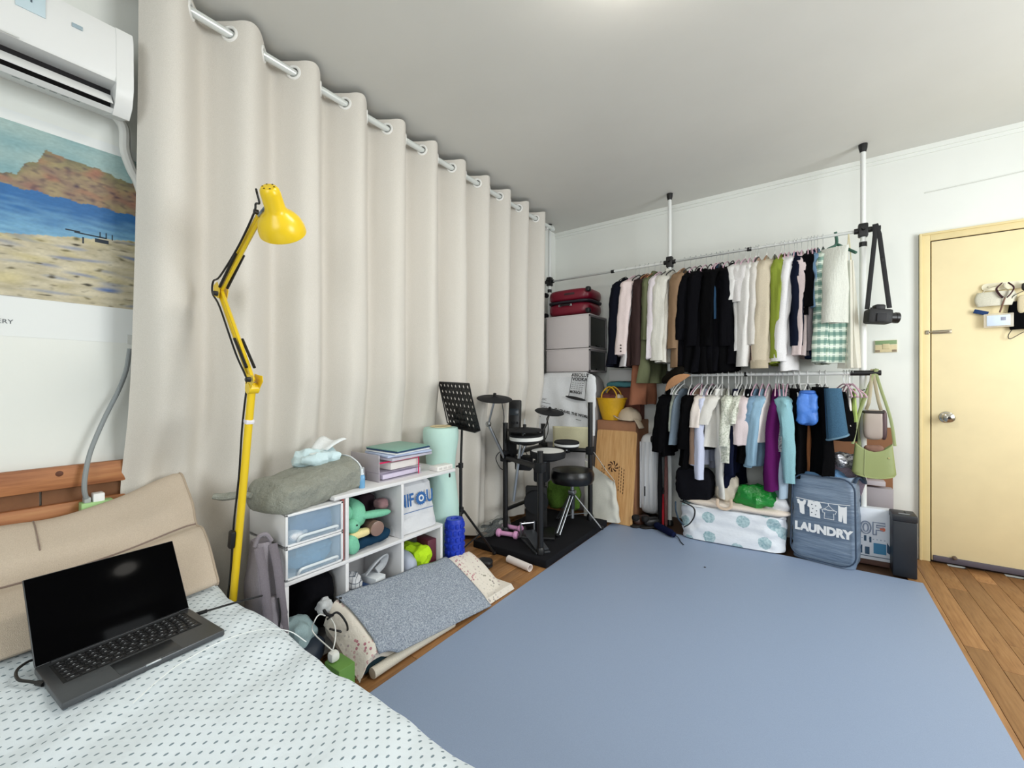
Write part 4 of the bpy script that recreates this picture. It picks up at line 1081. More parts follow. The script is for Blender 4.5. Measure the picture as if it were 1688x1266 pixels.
for k in range(3): MB().lathe([(0, 0), (.009, 0), (.008, .010), (0, .011)], md_ @ Matrix.Translation((-.025+.025*k, -.026, -.02)) @ Matrix.Rotation(PI/2, 4, 'X'), 12).build('module_dial', RUB, mo)
MB().box((-1.80, 2.50, .64), (.06, .10, .16), None, .01).build('module_mount', RUB, kit)
MB().box((0, 0, 0), (.12, .10, .10), rotm((-1.69, 2.52, .56), rz=.4), .012).build('clamp_cluster', RUB, kit)
MB().box((0, 0, 0), (.10, .12, .16), rotm((-1.60, 2.62, .50), rz=.3), .014).build('clamp_cluster', RUB, kit)
for pts in ([(-1.74, 2.32, 1.0), (-1.73, 2.33, .90), (-1.76, 2.36, .80), (-1.78, 2.42, .70)], [(-1.70, 2.90, .89), (-1.72, 2.89, .85), (-1.70, 2.88, .81), (-1.71, 2.89, .74), (-1.75, 2.92, .68)], [(-1.66, 2.47, .70), (-1.70, 2.55, .64), (-1.68, 2.62, .52), (-1.66, 2.66, .36), (-1.70, 2.72, .12)],
            [(-1.50, 2.52, .62), (-1.56, 2.58, .52), (-1.60, 2.62, .42)], [(-1.80, 2.40, .66), (-1.84, 2.38, .60), (-1.83, 2.42, .52), (-1.80, 2.46, .50)]):
    MB().tube(bez(pts, 6), .0032, 6).build('pad_cable', BLACK, kit)
# kick tower with round pad
kt = thing('kick_tower', 'black kick pad tower behind the drum pedals', 'drum pad', (-1.66, 2.60, PZ))
MB().box((0, 0, .16), (.16, .05, .32), rotm((-1.66, 2.64, PZ), rz=.5), .010).build('tower', BLACKM, kt)
MB().lathe([(0, 0), (.085, 0), (.09, .012), (.085, .03), (0, .032)], rotm((-1.66, 2.64, PZ+.21), rz=.5) @ Matrix.Rotation(PI/2, 4, 'X') @ Matrix.Translation((0, 0, .02)), 28).build('kick_head', RUB, kt)
MB().box((0, -.10, .012), (.30, .22, .022), rotm((-1.66, 2.62, PZ), rz=.5), .006).build('tower_base', RK, kt)
# foot pedals
for (c, rz_, lab) in (((-1.50, 2.36, PZ), .95, 'grey foot pedal plate beside the near drum post'), ((-1.60, 2.56, PZ), .5, 'black foot pedal at back of the drum platform')):
    pd = thing('foot_pedal', lab, 'pedal', c, group='drum pedals')
    m_ = rotm(c, rz=rz_)
    MB().box((0, 0, .008), (.10, .30, .014), m_, .004).build('pedal_base', plain('#2b2d31', 0.5), pd)
    MB().box((0, -.01, .048), (.085, .25, .010), m_ @ Matrix.Rotation(.17, 4, 'X'), .003).build('footboard', plain('#4a4d52', 0.45, .4) if rz_ > .5 else RK, pd)
    MB().cyl(m_ @ Vector((-.05, .13, .02)), m_ @ Vector((-.05, .13, .12)), .007, 8).build('pedal_post', CHROME if rz_ > .5 else RK, pd)
    MB().cyl(m_ @ Vector((.05, .13, .02)), m_ @ Vector((.05, .13, .12)), .007, 8).build('pedal_post', CHROME if rz_ > .5 else RK, pd)
    MB().cyl(m_ @ Vector((-.05, .13, .11)), m_ @ Vector((.05, .13, .11)), .006, 8).build('pedal_axle', CHROME, pd)
# throne
th = thing('drum_throne', 'round black padded drum stool with chrome tripod legs', 'stool', (-1.44, 2.79, PZ))
tc = Vector((-1.445, 2.80, 0)); TCH = plain('#9a9da1', 0.38, .9)
MB().lathe([(0.001, .395), (.10, .395), (.150, .40), (.162, .425), (.162, .465), (.150, .492), (.10, .502), (0.001, .504)], tc, 40, cap=False).build('seat', plain('#101013', 0.32, bump=.15, bscale=30), th)
MB().cyl(tc + Vector((0, 0, .13)), tc + Vector((0, 0, .40)), .013, 14).build('seat_post', TCH, th)
MB().cyl(tc + Vector((0, 0, .20)), tc + Vector((0, 0, .34)), .019, 14).build('sleeve', plain('#3a3d42', 0.35, .6), th)
MB().box(tc + Vector((0, 0, .325)), (.05, .05, .03), None, .008).build('height_clamp', TCH, th)
for k in range(3):
    a = .5 + 2*PI*k/3; d = Vector((math.cos(a), math.sin(a), 0)); s = Vector((-d.y, d.x, 0))
    for q in (-1, 1): MB().tube([tc + d*.02 + s*.012*q + Vector((0, 0, .30)), tc + d*.21 + s*.012*q + Vector((0, 0, PZ+.018))], .007, 8, squash=(.5, 1)).build('leg', TCH, th)
    MB().tube([tc + d*.01 + Vector((0, 0, .16)), tc + d*.125 + Vector((0, 0, .175))], .006, 6, squash=(.5, 1)).build('leg_brace', TCH, th)
    MB().soft(tc + d*.215 + Vector((0, 0, PZ+.014)), (.03, .03, .027), .5, n=4).build('rubber_foot', BLACK, th)
# pink dumbbells
for (u, v, rz_, lab) in ((836, 880, .10, 'pink dumbbell lying nearest the front of drum platform'), (838, 873, -.05, 'pink dumbbell lying just behind the other pink dumbbell')):
    c = px(u, v, z=PZ+.028); c.z = PZ+.028
    if v < 875: c = c + Vector((.0, .055, 0))
    db = thing('dumbbell', lab, 'dumbbell', (c.x, c.y, PZ), group='pink dumbbells')
    m_ = rotm(c, rz=rz_ + .12) @ Matrix.Rotation(PI/2, 4, 'Y')
    PK = plain('#e3a3cf', 0.5)
    MB().cyl(m_ @ Vector((0, 0, -.06)), m_ @ Vector((0, 0, .06)), .016, 14).build('grip', PK, db)
    for s in (-1, 1): MB().lathe([(0, -.016), (.020, -.016), (.028, -.008), (.028, .008), (.020, .016), (0, .016)], m_ @ Matrix.Translation((0, 0, s*.065)), 6 if False else 18).build('weight', PK, db)
# cable bag, loose white tags
cbg = thing('cable_bag', 'clear plastic bag full of black cables by curtain', 'bag', (-1.80, 2.34, PZ))
MB().soft((0, 0, 0), (.09, .34, .10), .6, .02, 12, m=rotm((-1.855, 2.38, PZ+.058), rz=-.05)).build('film', clear('#aab0ae', 0.2, 0.22), cbg)
for k in range(5):
    pts = [Vector((-1.855 + R.uniform(-.03, .03), 2.38 + R.uniform(-.12, .12), PZ + .03 + R.random()*.06)) for _ in range(7)]
    MB().tube(bez(pts, 5), .006, 6).build('cable', plain('#1c2225', 0.5), cbg)
for (u, v, rz_) in ((868, 861, .3), (867, 885, -.3), (872, 875, .1)):
    c = px(u, v, z=PZ+.004)
    MB().box((0, 0, 0), (.045 if v != 875 else .025, .012 if v != 875 else .03, .005), rotm((c.x, c.y, PZ+.003), rz=rz_), .001).build('paper_tag', plain('#e8eaea', 0.5), label={861: 'white paper tag farthest back on the black drum platform', 885: 'white paper tag nearest the front of black drum platform', 875: 'small square white tag by the foot pedals'}[v], cat='tag', group='white tags on the platform')

# ---------------------------------------------------------------- music stand
ms = thing('music_stand', 'black perforated music stand beside the drum platform', 'music stand', (-1.80, 1.95, 0))
sx, sy = -1.80, 1.965
MB().cyl((sx, sy, .05), (sx, sy, .62), .0105, 12).build('lower_tube', RK, ms)
MB().cyl((sx, sy, .60), (sx+.005, sy+.01, .93), .0075, 12).build('upper_tube', RK, ms)
MB().lathe([(0, 0), (.016, 0), (.016, .03), (0, .03)], (sx, sy, .60), 12).build('collar', RK, ms)
MB().cyl((sx, sy-.012, .615), (sx, sy-.040, .615), .006, 8).build('knob', BLACK, ms)
MB().lathe([(0, 0), (.019, 0), (.019, .04), (0, .04)], (sx, sy, .31), 12).build('hub', RK, ms)
for k, a in enumerate((-.95, 1.15, 3.25)):
    d = Vector((math.cos(a), math.sin(a), 0))
    rr = .24 if k else .25
    MB().tube([Vector((sx, sy, .325)) + d*.02, Vector((sx, sy, .012)) + d*rr], .0075, 8).build('leg', RK, ms)
    MB().tube([Vector((sx, sy, .075)), Vector((sx, sy, .155)) + d*rr*.54], .005, 6).build('leg_brace', RK, ms)
    MB().soft(Vector((sx, sy, .012)) + d*rr, (.026, .026, .022), .5, n=4).build('rubber_foot', BLACK, ms)
TL, TR, BL_ = Vector((-1.945, 1.915, 1.143)), Vector((-1.585, 1.80, 1.132)), Vector((-1.955, 2.005, .872))
wv = (TR - TL); hv = (BL_ - TL); W_, H_ = wv.length, hv.length
dm = frame(TL, wv, yd=-hv)
NXH, NYH = 8, 7
cw, ch = W_/NXH, H_/NYH
dk_ = MB()                                       # perforated plate: a frame of cells, each with a round hole
def cell(i, j):
    cx, cy = (i+.5)*cw, -(j+.5)*ch; N = 16; vs = []; fs = []
    hole = not (5 <= j and 2 <= i <= 4) and not (j == 4 and 3 <= i <= 4)
    if not hole:
        dk_._put([(cx-cw/2, cy-ch/2, 0), (cx+cw/2, cy-ch/2, 0), (cx+cw/2, cy+ch/2, 0), (cx-cw/2, cy+ch/2, 0)], [(0, 1, 2, 3)], dm); return
    for k in range(N):
        a = 2*PI*k/N; c_, s_ = math.cos(a), math.sin(a); f = 1/max(abs(c_), abs(s_))
        vs.append((cx + c_*.0075, cy + s_*.0095, 0)); vs.append((cx + c_*f*cw/2, cy + s_*f*ch/2, 0))
    for k in range(N):
        n2 = (k+1) % N; fs.append((2*k, 2*k+1, 2*n2+1, 2*n2))
        # square corners
    # corner fillers
    vs += [(cx+cw/2, cy+ch/2, 0), (cx-cw/2, cy+ch/2, 0), (cx-cw/2, cy-ch/2, 0), (cx+cw/2, cy-ch/2, 0)]
    dk_._put(vs, fs, dm)
for i in range(NXH):
    for j in range(NYH): cell(i, j)
dko = dk_.build('desk', plain('#151518', 0.5), ms); md = dko.modifiers.new('thick', 'SOLIDIFY'); md.thickness = .002
def dp(a, b): return TL + wv*a + hv*b
MB().tube([dp(0, 0), dp(1, 0)], .004, 6).build('desk_edge', RK, ms); MB().tube([dp(0, 0), dp(0, 1)], .004, 6).build('desk_edge', RK, ms); MB().tube([dp(1, 0), dp(1, 1)], .004, 6).build('desk_edge', RK, ms); MB().tube([dp(0, 1), dp(1, 1)], .004, 6).build('desk_edge', RK, ms)
MB().box((W_/2, -H_, .02), (W_, .004, .04), dm, .001).build('ledge', RK, ms)
MB().tube([(sx+.005, sy+.01, .92), dp(.5, .72)], .009, 8).build('desk_bracket', RK, ms)

# ---------------------------------------------------------------- corner stack: chest, shirt, bins, suitcase
GF = cloth('#a9a7a9', bump=.25, bscale=30)
ch_ = thing('fabric_chest', 'tall grey fabric storage chest in the corner under plastic bins', 'chest', (-1.77, 3.47, 0))
MB().soft((-1.77, 3.48, .617), (.50, .44, 1.234), .06, n=14).build('chest_body', GF, ch_)
MB().tube([(-2.01, 3.262, 1.20), (-1.53, 3.262, 1.20)], .004, 6).build('chest_zip', plain('#7c7a7c', 0.7), ch_)
def bin_(z0, z1, lab):
    x0, x1, y0, y1 = -1.985, -1.545, 3.325, 3.685
    b = thing('storage_bin', lab, 'storage bin', (-1.765, 3.5, z0), group='stacked storage bins')
    BM = plain('#cdc6c6', 0.5)
    for (p, q, nm) in (((x0, y0, z0), (x1-.01, y0+.008, z1), 'side'), ((x0, y1-.008, z0), (x1-.01, y1, z1), 'side'), ((x0, y0, z0), (x0+.008, y1, z1), 'back'), ((x0, y0, z0), (x1-.01, y1, z0+.008), 'bottom'), ((x0-.003, y0-.003, z1-.010), (x1, y1+.003, z1), 'lid')):
        MB().cuboid(p, q, .003).build(nm, BM, b)
    f = MB(); w = .016
    for (a, c) in (((y0, z0), (y0+w, z1-.01)), ((y1-w, z0), (y1, z1-.01)), ((y0, z1-.01-w), (y1, z1-.01)), ((y0, z0), (y1, z0+w))): f.cuboid((x1-.014, a[0], a[1]), (x1, c[0], c[1]), .002)
    fo = f.build('door_frame', plain('#8f8a8c', 0.5), b)
    MB().cuboid((x1-.012, y0+w, z0+w), (x1-.006, y1-w, z1-.01-w)).build('door_pane', plain('#2a2e2c', 0.15), fo, smooth=False)
    MB().cuboid((x1, (y0+y1)/2-.03, z0+w+.004), (x1+.006, (y0+y1)/2+.03, z0+w+.014), .002).build('door_handle', plain('#3a3c3c', 0.4), fo)
bin_(1.236, 1.443, 'grey plastic storage bin with dark door, the lower one')
bin_(1.445, 1.742, 'grey plastic storage bin with dark door under red suitcase')
su = thing('red_suitcase', 'crimson hard-shell suitcase with black trim atop the bins', 'suitcase', (-1.77, 3.5, 1.744))
RED = plain('#740c26', 0.35, bump=.05, bscale=10)
MB().soft((-1.775, 3.50, 1.806), (.435, .335, .118), .22, n=10).build('lower_shell', RED, su)
MB().soft((-1.775, 3.50, 1.930), (.435, .335, .118), .22, n=10).build('upper_shell', RED, su)
MB().soft((-1.775, 3.50, 1.868), (.440, .340, .030), .10, n=8).build('zip_band', plain('#1a1420', 0.6), su)
MB().tube(bez([(-1.84, 3.335, 1.835), (-1.83, 3.318, 1.835), (-1.79, 3.312, 1.836), (-1.75, 3.318, 1.837), (-1.74, 3.335, 1.837)], 5), .008, 8).build('carry_handle', BLACK, su)
for x in (-1.845, -1.735): MB().box((x, 3.331, 1.836), (.026, .012, .02), None, .003).build('handle_mount', CHROME, su)
MB().cuboid((-1.80, 3.330, 1.925), (-1.70, 3.336, 1.945), .003).build('lock', plain('#3a2026', 0.4), su)
for (x, z) in ((-1.578, 1.96), (-1.578, 1.775)):
    MB().soft((x+.004, 3.352, z), (.045, .05, .045), .5, n=5).build('corner_guard', BLACK, su)
for (y, z) in ((3.36, 1.765), (3.36, 1.955)):
    MB().lathe([(0, -.012), (.022, -.012), (.022, .012), (0, .012)], rotm((-2.005, y, z), rx=PI/2), 16).build('wheel', BLACK, su)
# white printed T-shirt spread over the front of the chest
TSH = cloth('#dfe1e4', bump=.5, bscale=14); ST = thing('printed_tshirt', 'white T-shirt with black printed lettering draped over the chest', 't-shirt', (-1.77, 3.22, .62))
def tee_pt(a, b):
    x = -2.035 + a*.545; z = 1.232 - b*.62
    y = 3.245 - .018*b + .010*noise.noise(Vector((x*7, z*6, 1))) + .006*math.sin(x*30 + z*8)*b
    ctop = (a - .5)*2
    z -= .06*max(0, abs(ctop) - .72)**1.2*3 * (1-b)
    if b < .06: y += .05*(1 - b/.06)
    return Vector((x, y, z))
tm = MB(); tm.grid(tee_pt, 40, 44); to = tm.build('shirt_body', TSH, ST); md = to.modifiers.new('thick', 'SOLIDIFY'); md.thickness = .003; md.offset = 1
sl_ = MB(); sl_.tube(bez([(-1.53, 3.26, 1.20), (-1.505, 3.245, 1.13), (-1.495, 3.235, 1.0), (-1.49, 3.23, .85), (-1.49, 3.225, .70)], 6), [.035, .04, .05, .055, .055] + [.05]*5 + [.042]*5 + [.034]*10, 12, squash=(1, .35)); sl_.build('sleeve', TSH, ST)
sl_ = MB(); sl_.tube(bez([(-2.02, 3.235, 1.16), (-2.035, 3.225, 1.05), (-2.04, 3.22, .92), (-2.03, 3.215, .82)], 6), [.04]*6 + [.045]*6 + [.04]*7, 12, squash=(1, .35)); sl_.build('sleeve', TSH, ST)
INK = plain('#17171a', 0.7)
def tprint(s, u, v, size, ang=-.14, sx=1.0, bold=0.0):
    p = px(u, v, y=3.212); text(s, size, frame(p, (math.cos(ang), 0, math.sin(ang)), yd=(-math.sin(ang), 0, math.cos(ang))), INK, ST, sx=sx, bold=bold)
tprint('ABSOLUT', 956.5, 618.5, .038, -.05, 1.0, .001); tprint('VODKA', 955.5, 625.5, .038, -.05, 1.05, .001)
for k in range(4): tprint('the music world now', 955, 632 + k*3.4, .016, -.07, 1.1)  if False else None
bx_ = [(937, 656), (944, 616), (968.5, 616), (964, 659)]
ol = MB(); ol.tube([px(u, v, y=3.214) for u, v in bx_], .0022, 5); ol.build('bottle_outline', INK, ST)
for k in range(5):
    a, b = px(943.5 - k*.8, 631 + k*3.1, y=3.214), px(963.5 - k*.6, 632.5 + k*3.1, y=3.214)
    pr = MB()
    for q in range(5): pr.tube([a.lerp(b, q/5), a.lerp(b, q/5 + .12 + .05*((q*7 + k) % 3)/3)], .0020, 4)
    pr.build('printed_line', plain('#4a4a4e', 0.7), ST)
tprint('MUNICH', 949, 647, .028, -.10, 1.0, .001)
e = MB(); c = px(948.5, 656.5, y=3.214); e.prism([(.098*math.cos(k*PI/12), .013*math.sin(k*PI/12)) for k in range(24)], .002, frame(c + Vector((0, .001, 0)), (math.cos(-.17), 0, math.sin(-.17)), yd=(math.sin(.17), 0, math.cos(.17)))); e.build('printed_plate', INK, ST, smooth=False)
tprint('IF I TRAVEL THE WORLD', 943, 681.5, .030, -.17, 1.05, .0012)
tprint('MUSIC', 895, 658, .026, -.10, 1.0); tprint('BY PEOPLE', 893, 670, .028, -.12, .9)
for (u0, v0, u1, v1) in ((886, 661, 907, 666), (884, 684, 891, 687), (949, 691, 958, 693.5)):
    l = MB(); l.tube([px(u0, v0, y=3.213), px(u1, v1, y=3.213)], .002, 5); l.build('printed_line', INK, ST)
cp_ = thing('cream_sheet', 'pale cream fabric panel hanging behind the small drum pad', 'fabric', (-1.67, 3.19, .55))
cpm = MB(); cpm.grid(lambda a, b: Vector((-1.835 + a*.36, 3.185 + .006*math.sin(a*8 + b*3), .762 - b*.20 + .01*a)), 14, 12); co = cpm.build('panel', cloth('#ddd8b6', bump=.15), cp_); md = co.modifiers.new('thick', 'SOLIDIFY'); md.thickness = .003
grn = MB(); grn.soft((-1.66, 3.05, .22), (.30, .10, .24), .5, .03, 10, seed=3)
grn.build('green_cloth_bag', cloth('#4f6c2c', var=.5), label='leafy green cloth bag behind the drum stool', cat='bag')
# canvas tote hooked on the rack
tt = thing('tote_bag', 'cream canvas tote bag hanging from the drum rack post', 'tote bag', (-1.37, 3.17, .06))
def tote_pt(a, b):
    an = 2*PI*a; co, si = math.cos(an), math.sin(an); co = math.copysign(abs(co)**.4, co); si = math.copysign(abs(si)**.4, si)
    w = .150 - .02*b; d = .030*(1-b) + .010
    return Vector((-1.395 + .02*(1-b) + co*w + .008*noise.noise(Vector((co, b*4, 1))), 3.185 + si*d + .012*noise.noise(Vector((co*3, b*4, si))), max(.02, .035 + b*.385 - .075*co*b)))
tb = MB(); tb.grid(tote_pt, 40, 18, True, False); tb.f.append(tuple(i*18 for i in range(40))[::-1]); tb.build('bag_body', cloth('#d8d6cb', bump=.5, bscale=12), tt)
st_ = MB(); st_.tube(bez([(-1.26, 3.165, .36), (-1.33, 3.12, .47), (-1.40, 3.085, .585), (-1.435, 3.06, .625), (-1.46, 3.09, .60), (-1.49, 3.15, .52)], 6), .014, 8, squash=(.22, 1)); st_.build('strap', cloth('#e0ded4'), tt)

# carton, basket, cap, bamboo board, white suitcase
cb_ = thing('cardboard_box', 'brown cardboard box behind the bamboo board', 'box', (-1.34, 3.54, 0))
KRAFT = plain('#a9795a', 0.85, var=.05, vscale=30)
MB().cuboid((-1.505, 3.385, 0), (-1.165, 3.715, .815), .003).build('carton', KRAFT, cb_)
for y in (3.47, 3.63): MB().cuboid((-1.503, y-.08 if y < 3.5 else y-.078, .815), (-1.167, y+.078 if y < 3.5 else y+.08, .819), .001).build('flap', KRAFT, cb_)
bs = thing('yellow_basket', 'yellow woven basket bag with two handles on cardboard box', 'basket', (-1.415, 3.46, .82))
bc_ = Vector((-1.405, 3.455, .821)); BY_ = plain('#e6b31e', 0.4, bump=.7, bscale=70, var=.06)
def bk_pt(a, b):
    an = 2*PI*a; co, si = math.cos(an), math.sin(an)
    return bc_ + Vector((co*(.078 + .058*b), si*(.058 + .026*b), b*.185 + .006*math.sin(an*24)*0))
bmb = MB(); bmb.grid(bk_pt, 40, 14, True, False); bmb.f.append(tuple(i*14 for i in range(40))[::-1]); bo_ = bmb.build('basket_body', BY_, bs); md = bo_.modifiers.new('thick', 'SOLIDIFY'); md.thickness = .005
MB().tube([bk_pt(k/40, 1.0) for k in range(41)], .005, 6).build('basket_rim', BY_, bs)
for s in (-1, 1):
    MB().tube(bez([bc_ + Vector((-.07, s*.055, .16)), bc_ + Vector((-.06, s*.05, .235)), bc_ + Vector((0, s*.04, .285)), bc_ + Vector((.06, s*.05, .235)), bc_ + Vector((.07, s*.055, .16))], 6), .006, 8).build('handle', BY_, bs)
MB().soft(bc_ + Vector((-.02, 0, .175)), (.16, .10, .10), .7, .015, 20, seed=2).build('scarf', cloth('#7a4a44'), label='dark rust scarf stuffed in the yellow basket', cat='scarf')
MB().soft(bc_ + Vector((.075, -.01, .185)), (.06, .07, .07), .7, .012, 24, seed=5).build('pompom', cloth('#d9c9b6'), label='cream fluffy ball sticking out of the yellow basket', cat='pompom')
MB().cuboid((-1.50, 3.60, .82), (-1.20, 3.715, 1.10), .004).build('rust_carton', plain('#7c4a3c', 0.85), label='dark rust carton standing behind the yellow basket', cat='box')
MB().soft((-1.36, 3.635, 1.125), (.31, .15, .05), .4, .008, 16, seed=4).build('teal_cloth', cloth('#5d98a0'), label='folded teal cloth lying behind the yellow basket', cat='cloth')
MB().cuboid((-1.49, 3.61, 1.155), (-1.22, 3.715, 1.26), .006).build('white_carton', plain('#dcdad8', 0.6), label='white carton on the teal cloth below hanging coats', cat='box')
cp = thing('cloth_hat', 'beige cloth cap lying on the edge of cardboard box', 'cap', (-1.24, 3.42, .82))
cc = Vector((-1.235, 3.435, .825)); CAPM = cloth('#cdbca6', bump=.4)
def cap_pt(a, b):
    an = 2*PI*a; r_ = math.sin(b*PI/2 * .999 + .001)
    return cc + Vector((math.cos(an)*.100*r_, math.sin(an)*.085*r_, .105*math.cos(b*PI/2) + .008*noise.noise(Vector((math.cos(an)*3, math.sin(an)*3, b*3))) + .003))
cmb = MB(); cmb.grid(cap_pt, 30, 12, True, False); cmb.build('crown', CAPM, cp)
br = MB(); br.grid(lambda a, b: cc + Vector((.06 + .05*a + .02*math.sin(PI*b), -.085 + .11*b + .0, .02 - .075*a**1.4)), 10, 14); bo2 = br.build('brim', CAPM, cp); md = bo2.modifiers.new('thick', 'SOLIDIFY'); md.thickness = .006
MB().tube(bez([cc + Vector((-.10, -.02, .02)), cc + Vector((-.115, -.05, .035)), cc + Vector((-.09, -.08, .028)), cc + Vector((-.06, -.085, .015))], 6), .010, 8, squash=(.4, 1)).build('strap', CAPM, cp)

bb = thing('bamboo_board', 'bamboo lap desk board with carved fan leaning on box', 'board', (-1.31, 3.23, .004))
BW, BH = .345, .745
bmx = frame((-1.315, 3.232, .006), (1, 0, 0), yd=(.0, .125, .745))
m, t = new_mat('bamboo')
g = t.noise(4, 4, .6, stretch=(18, 1, 1.2))
t.base(t.ramp(g, [(0.3, '#c08e58'), (0.55, '#d3a56e'), (0.8, '#dfb684')])); t.b.inputs['Roughness'].default_value = 0.5; t.bump(g, .06, .002); BAM = m
def rrect(w, h, r, n=6):
    P = []
    for (cx, cy, a0) in ((w-r, h-r, 0), (-w+r, h-r, PI/2), (-w+r, -h+r, PI), (w-r, -h+r, 1.5*PI)):
        P += [(cx + r*math.cos(a0 + k*PI/2/n), cy + r*math.sin(a0 + k*PI/2/n)) for k in range(n+1)]
    return P
MB().prism(rrect(BW/2, BH/2, .022), .012, bmx @ Matrix.Translation((0, BH/2, -.006))).build('panel', BAM, bb)
HOLE_SHADE = plain('#3a1d12', 0.9)  # dark inlays give the shade of cut-outs; the board itself is uncut
fm = bmx @ Matrix.Translation((-.012, BH*.60, .0062))
for k in range(8):
    P = []
    a0 = 2*PI*k/8
    for q in range(6): a = a0 + q*.10 + .0; r_ = .014 + .032*q/5; P.append((r_*math.cos(a), r_*math.sin(a)))
    for q in range(5, -1, -1): a = a0 + .34 + q*.10; r_ = .014 + .032*q/5; P.append((r_*math.cos(a), r_*math.sin(a)))
    MB().prism(P, .001, fm).build('fan_slot_inlay', HOLE_SHADE, bb, smooth=False)
s0 = None
for side, rows_ in ((-1, 4), (1, 8)):
    for r_ in range(rows_):
        for c_ in range(3 if side > 0 else 2):
            x = side*.075 - .012 + (c_-1)*.020; y = BH*.60 - r_*.026 - c_*.010
            mt = XF[bb].inverted() @ bmx @ Matrix.Translation((x, y, .0062))
            if s0 is None: s0 = MB().box((0, 0, .0003), (.005, .017, .001)).build('vent_slot_inlay', HOLE_SHADE, bb, local=True, smooth=False); s0.matrix_local = mt
            else: copy_part(s0, bb, mt)
ws = thing('white_suitcase', 'white ribbed hard-shell suitcase standing beside bamboo board', 'suitcase', (-1.08, 3.52, 0))
WS = plain('#dfe0e2', 0.35)
MB().soft((-1.075, 3.52, .39), (.155, .25, .66), .12, n=10).build('shell', WS, ws)
for k in range(4): MB().cuboid((-1.135+k*.034, 3.388, .12), (-1.122+k*.034, 3.396, .66), .002).build('rib', plain('#ced0d4', 0.35), ws)
MB().soft((-1.022, 3.40, .685), (.055, .05, .06), .4, n=5).build('corner_guard', BLACK, ws)
text('ELLE', .03, frame((-1.095, 3.386, .26), (0, 0, 1), yd=(-1, 0, 0)), INK, ws) if False else None
MB().cuboid((-1.098, 3.386, .22), (-1.088, 3.391, .30), .001).build('logo_strip', INK, ws)
for (x, y) in ((-1.12, 3.44), (-1.03, 3.44), (-1.12, 3.60), (-1.03, 3.60)): MB().lathe([(0, -.012), (.028, -.012), (.028, .012), (0, .012)], rotm((x, y, .03), ry=PI/2), 14).build('wheel', BLACK, ws)
for k in range(2):
    c = Vector((-1.10 + k*.085, 3.30 + k*.01, 0)); m_ = rotm(c, rz=1.2 - k*.3)
    so = thing('shoe', ('dark brown leather shoe on floor nearest the bamboo board', 'black leather shoe on floor below the white suitcase')[k], 'shoe', c, group='shoes by the suitcase')
    MB().soft((0, 0, .012), (.20, .075, .022), .4, m=m_, n=6).build('sole', plain('#1a1512', 0.7), so)
    MB().soft((.02, 0, .045), (.17, .070, .075), .65, m=m_, n=7).build('upper', plain(('#3a2218', '#151416')[k], 0.4), so)
    MB().soft((-.055, 0, .075), (.06, .05, .05), .6, m=m_, n=5).build('ankle', plain('#0c0a0a', 0.8), so)

# ---------------------------------------------------------------- floor-to-ceiling clothes rack
RY, RZ1, RZ2 = 3.475, 2.11, 1.20
PX = (-2.035, -.92, .275)
rk = thing('clothes_rack', 'white floor-to-ceiling tension pole clothes rack with two rails', 'clothes rack', (-.9, RY, 0))
PW = plain('#e6e8e6', 0.3); STEEL = plain('#c9cccb', 0.32, .5)
for x in PX:
    MB().cyl((x, RY, .03), (x, RY, RZ1-.07), .0185, 16).build('pole', PW, rk)
    MB().cyl((x, RY, RZ1-.08), (x, RY, ZC-.05), .0145, 16).build('pole', PW, rk)
    MB().lathe([(0, 0), (.024, 0), (.022, .025), (.016, .05), (0, .05)], rotm((x, RY, ZC-.001), rx=PI), 16).build('end_cap', BLACK, rk)
    MB().lathe([(0, 0), (.030, 0), (.026, .03), (.0195, .04), (0, .04)], (x, RY, .001), 16).build('foot', BLACK, rk)
    MB().lathe([(0, 0), (.0205, 0), (.0205, .03), (0, .03)], (x, RY, RZ1-.105), 16).build('collar', BLACK, rk)
    MB().box((x, RY, RZ1), (.050, .050, .085), None, .008).build('connector', BLACK, rk)
    MB().lathe([(0, -.045), (.017, -.045), (.02, 0), (.017, .045), (0, .045)], rotm((x, RY, RZ1), ry=PI/2), 14).build('connector', BLACK, rk)
    MB().cyl((x, RY-.02, RZ1+.005), (x, RY-.055, RZ1+.005), .011, 10).build('screw_knob', BLACK, rk)
MB().cyl((PX[0], RY, RZ1), (-1.40, RY, RZ1), .009, 12).build('rail', STEEL, rk)
MB().cyl((-1.40, RY, RZ1), (PX[1], RY, RZ1), .0115, 12).build('rail', PW, rk)
MB().cyl((PX[1], RY, RZ1), (-.36, RY, RZ1), .009, 12).build('rail', STEEL, rk)
MB().cyl((-.36, RY, RZ1), (PX[2], RY, RZ1), .0105, 12).build('rail', plain('#d3d6d4', 0.3), rk)
for x in (-1.40, -.36): MB().cyl((x-.014, RY, RZ1), (x+.014, RY, RZ1), .0145, 12).build('rail_collar', BLACK, rk)
MB().cyl((PX[1], RY-.02, RZ2), (PX[2]-.06, RY-.02, RZ2), .0125, 12).build('rail', plain('#eceeec', 0.3), rk)
MB().cyl((PX[2]-.065, RY-.02, RZ2), (PX[2]+.085, RY-.02, RZ2), .0165, 14).build('rail_sleeve', BLACK, rk)
MB().cyl((-.39, RY-.02, RZ2), (-.37, RY-.02, RZ2), .0155, 12).build('rail_collar', BLACK, rk)
MB().cyl((PX[2]-.02, RY, RZ1), (PX[2]+.085, RY, RZ1), .016, 12).build('rail_end', BLACK, rk)
MB().box((PX[1], RY, RZ2), (.046, .046, .07), None, .008).build('connector', BLACK, rk)

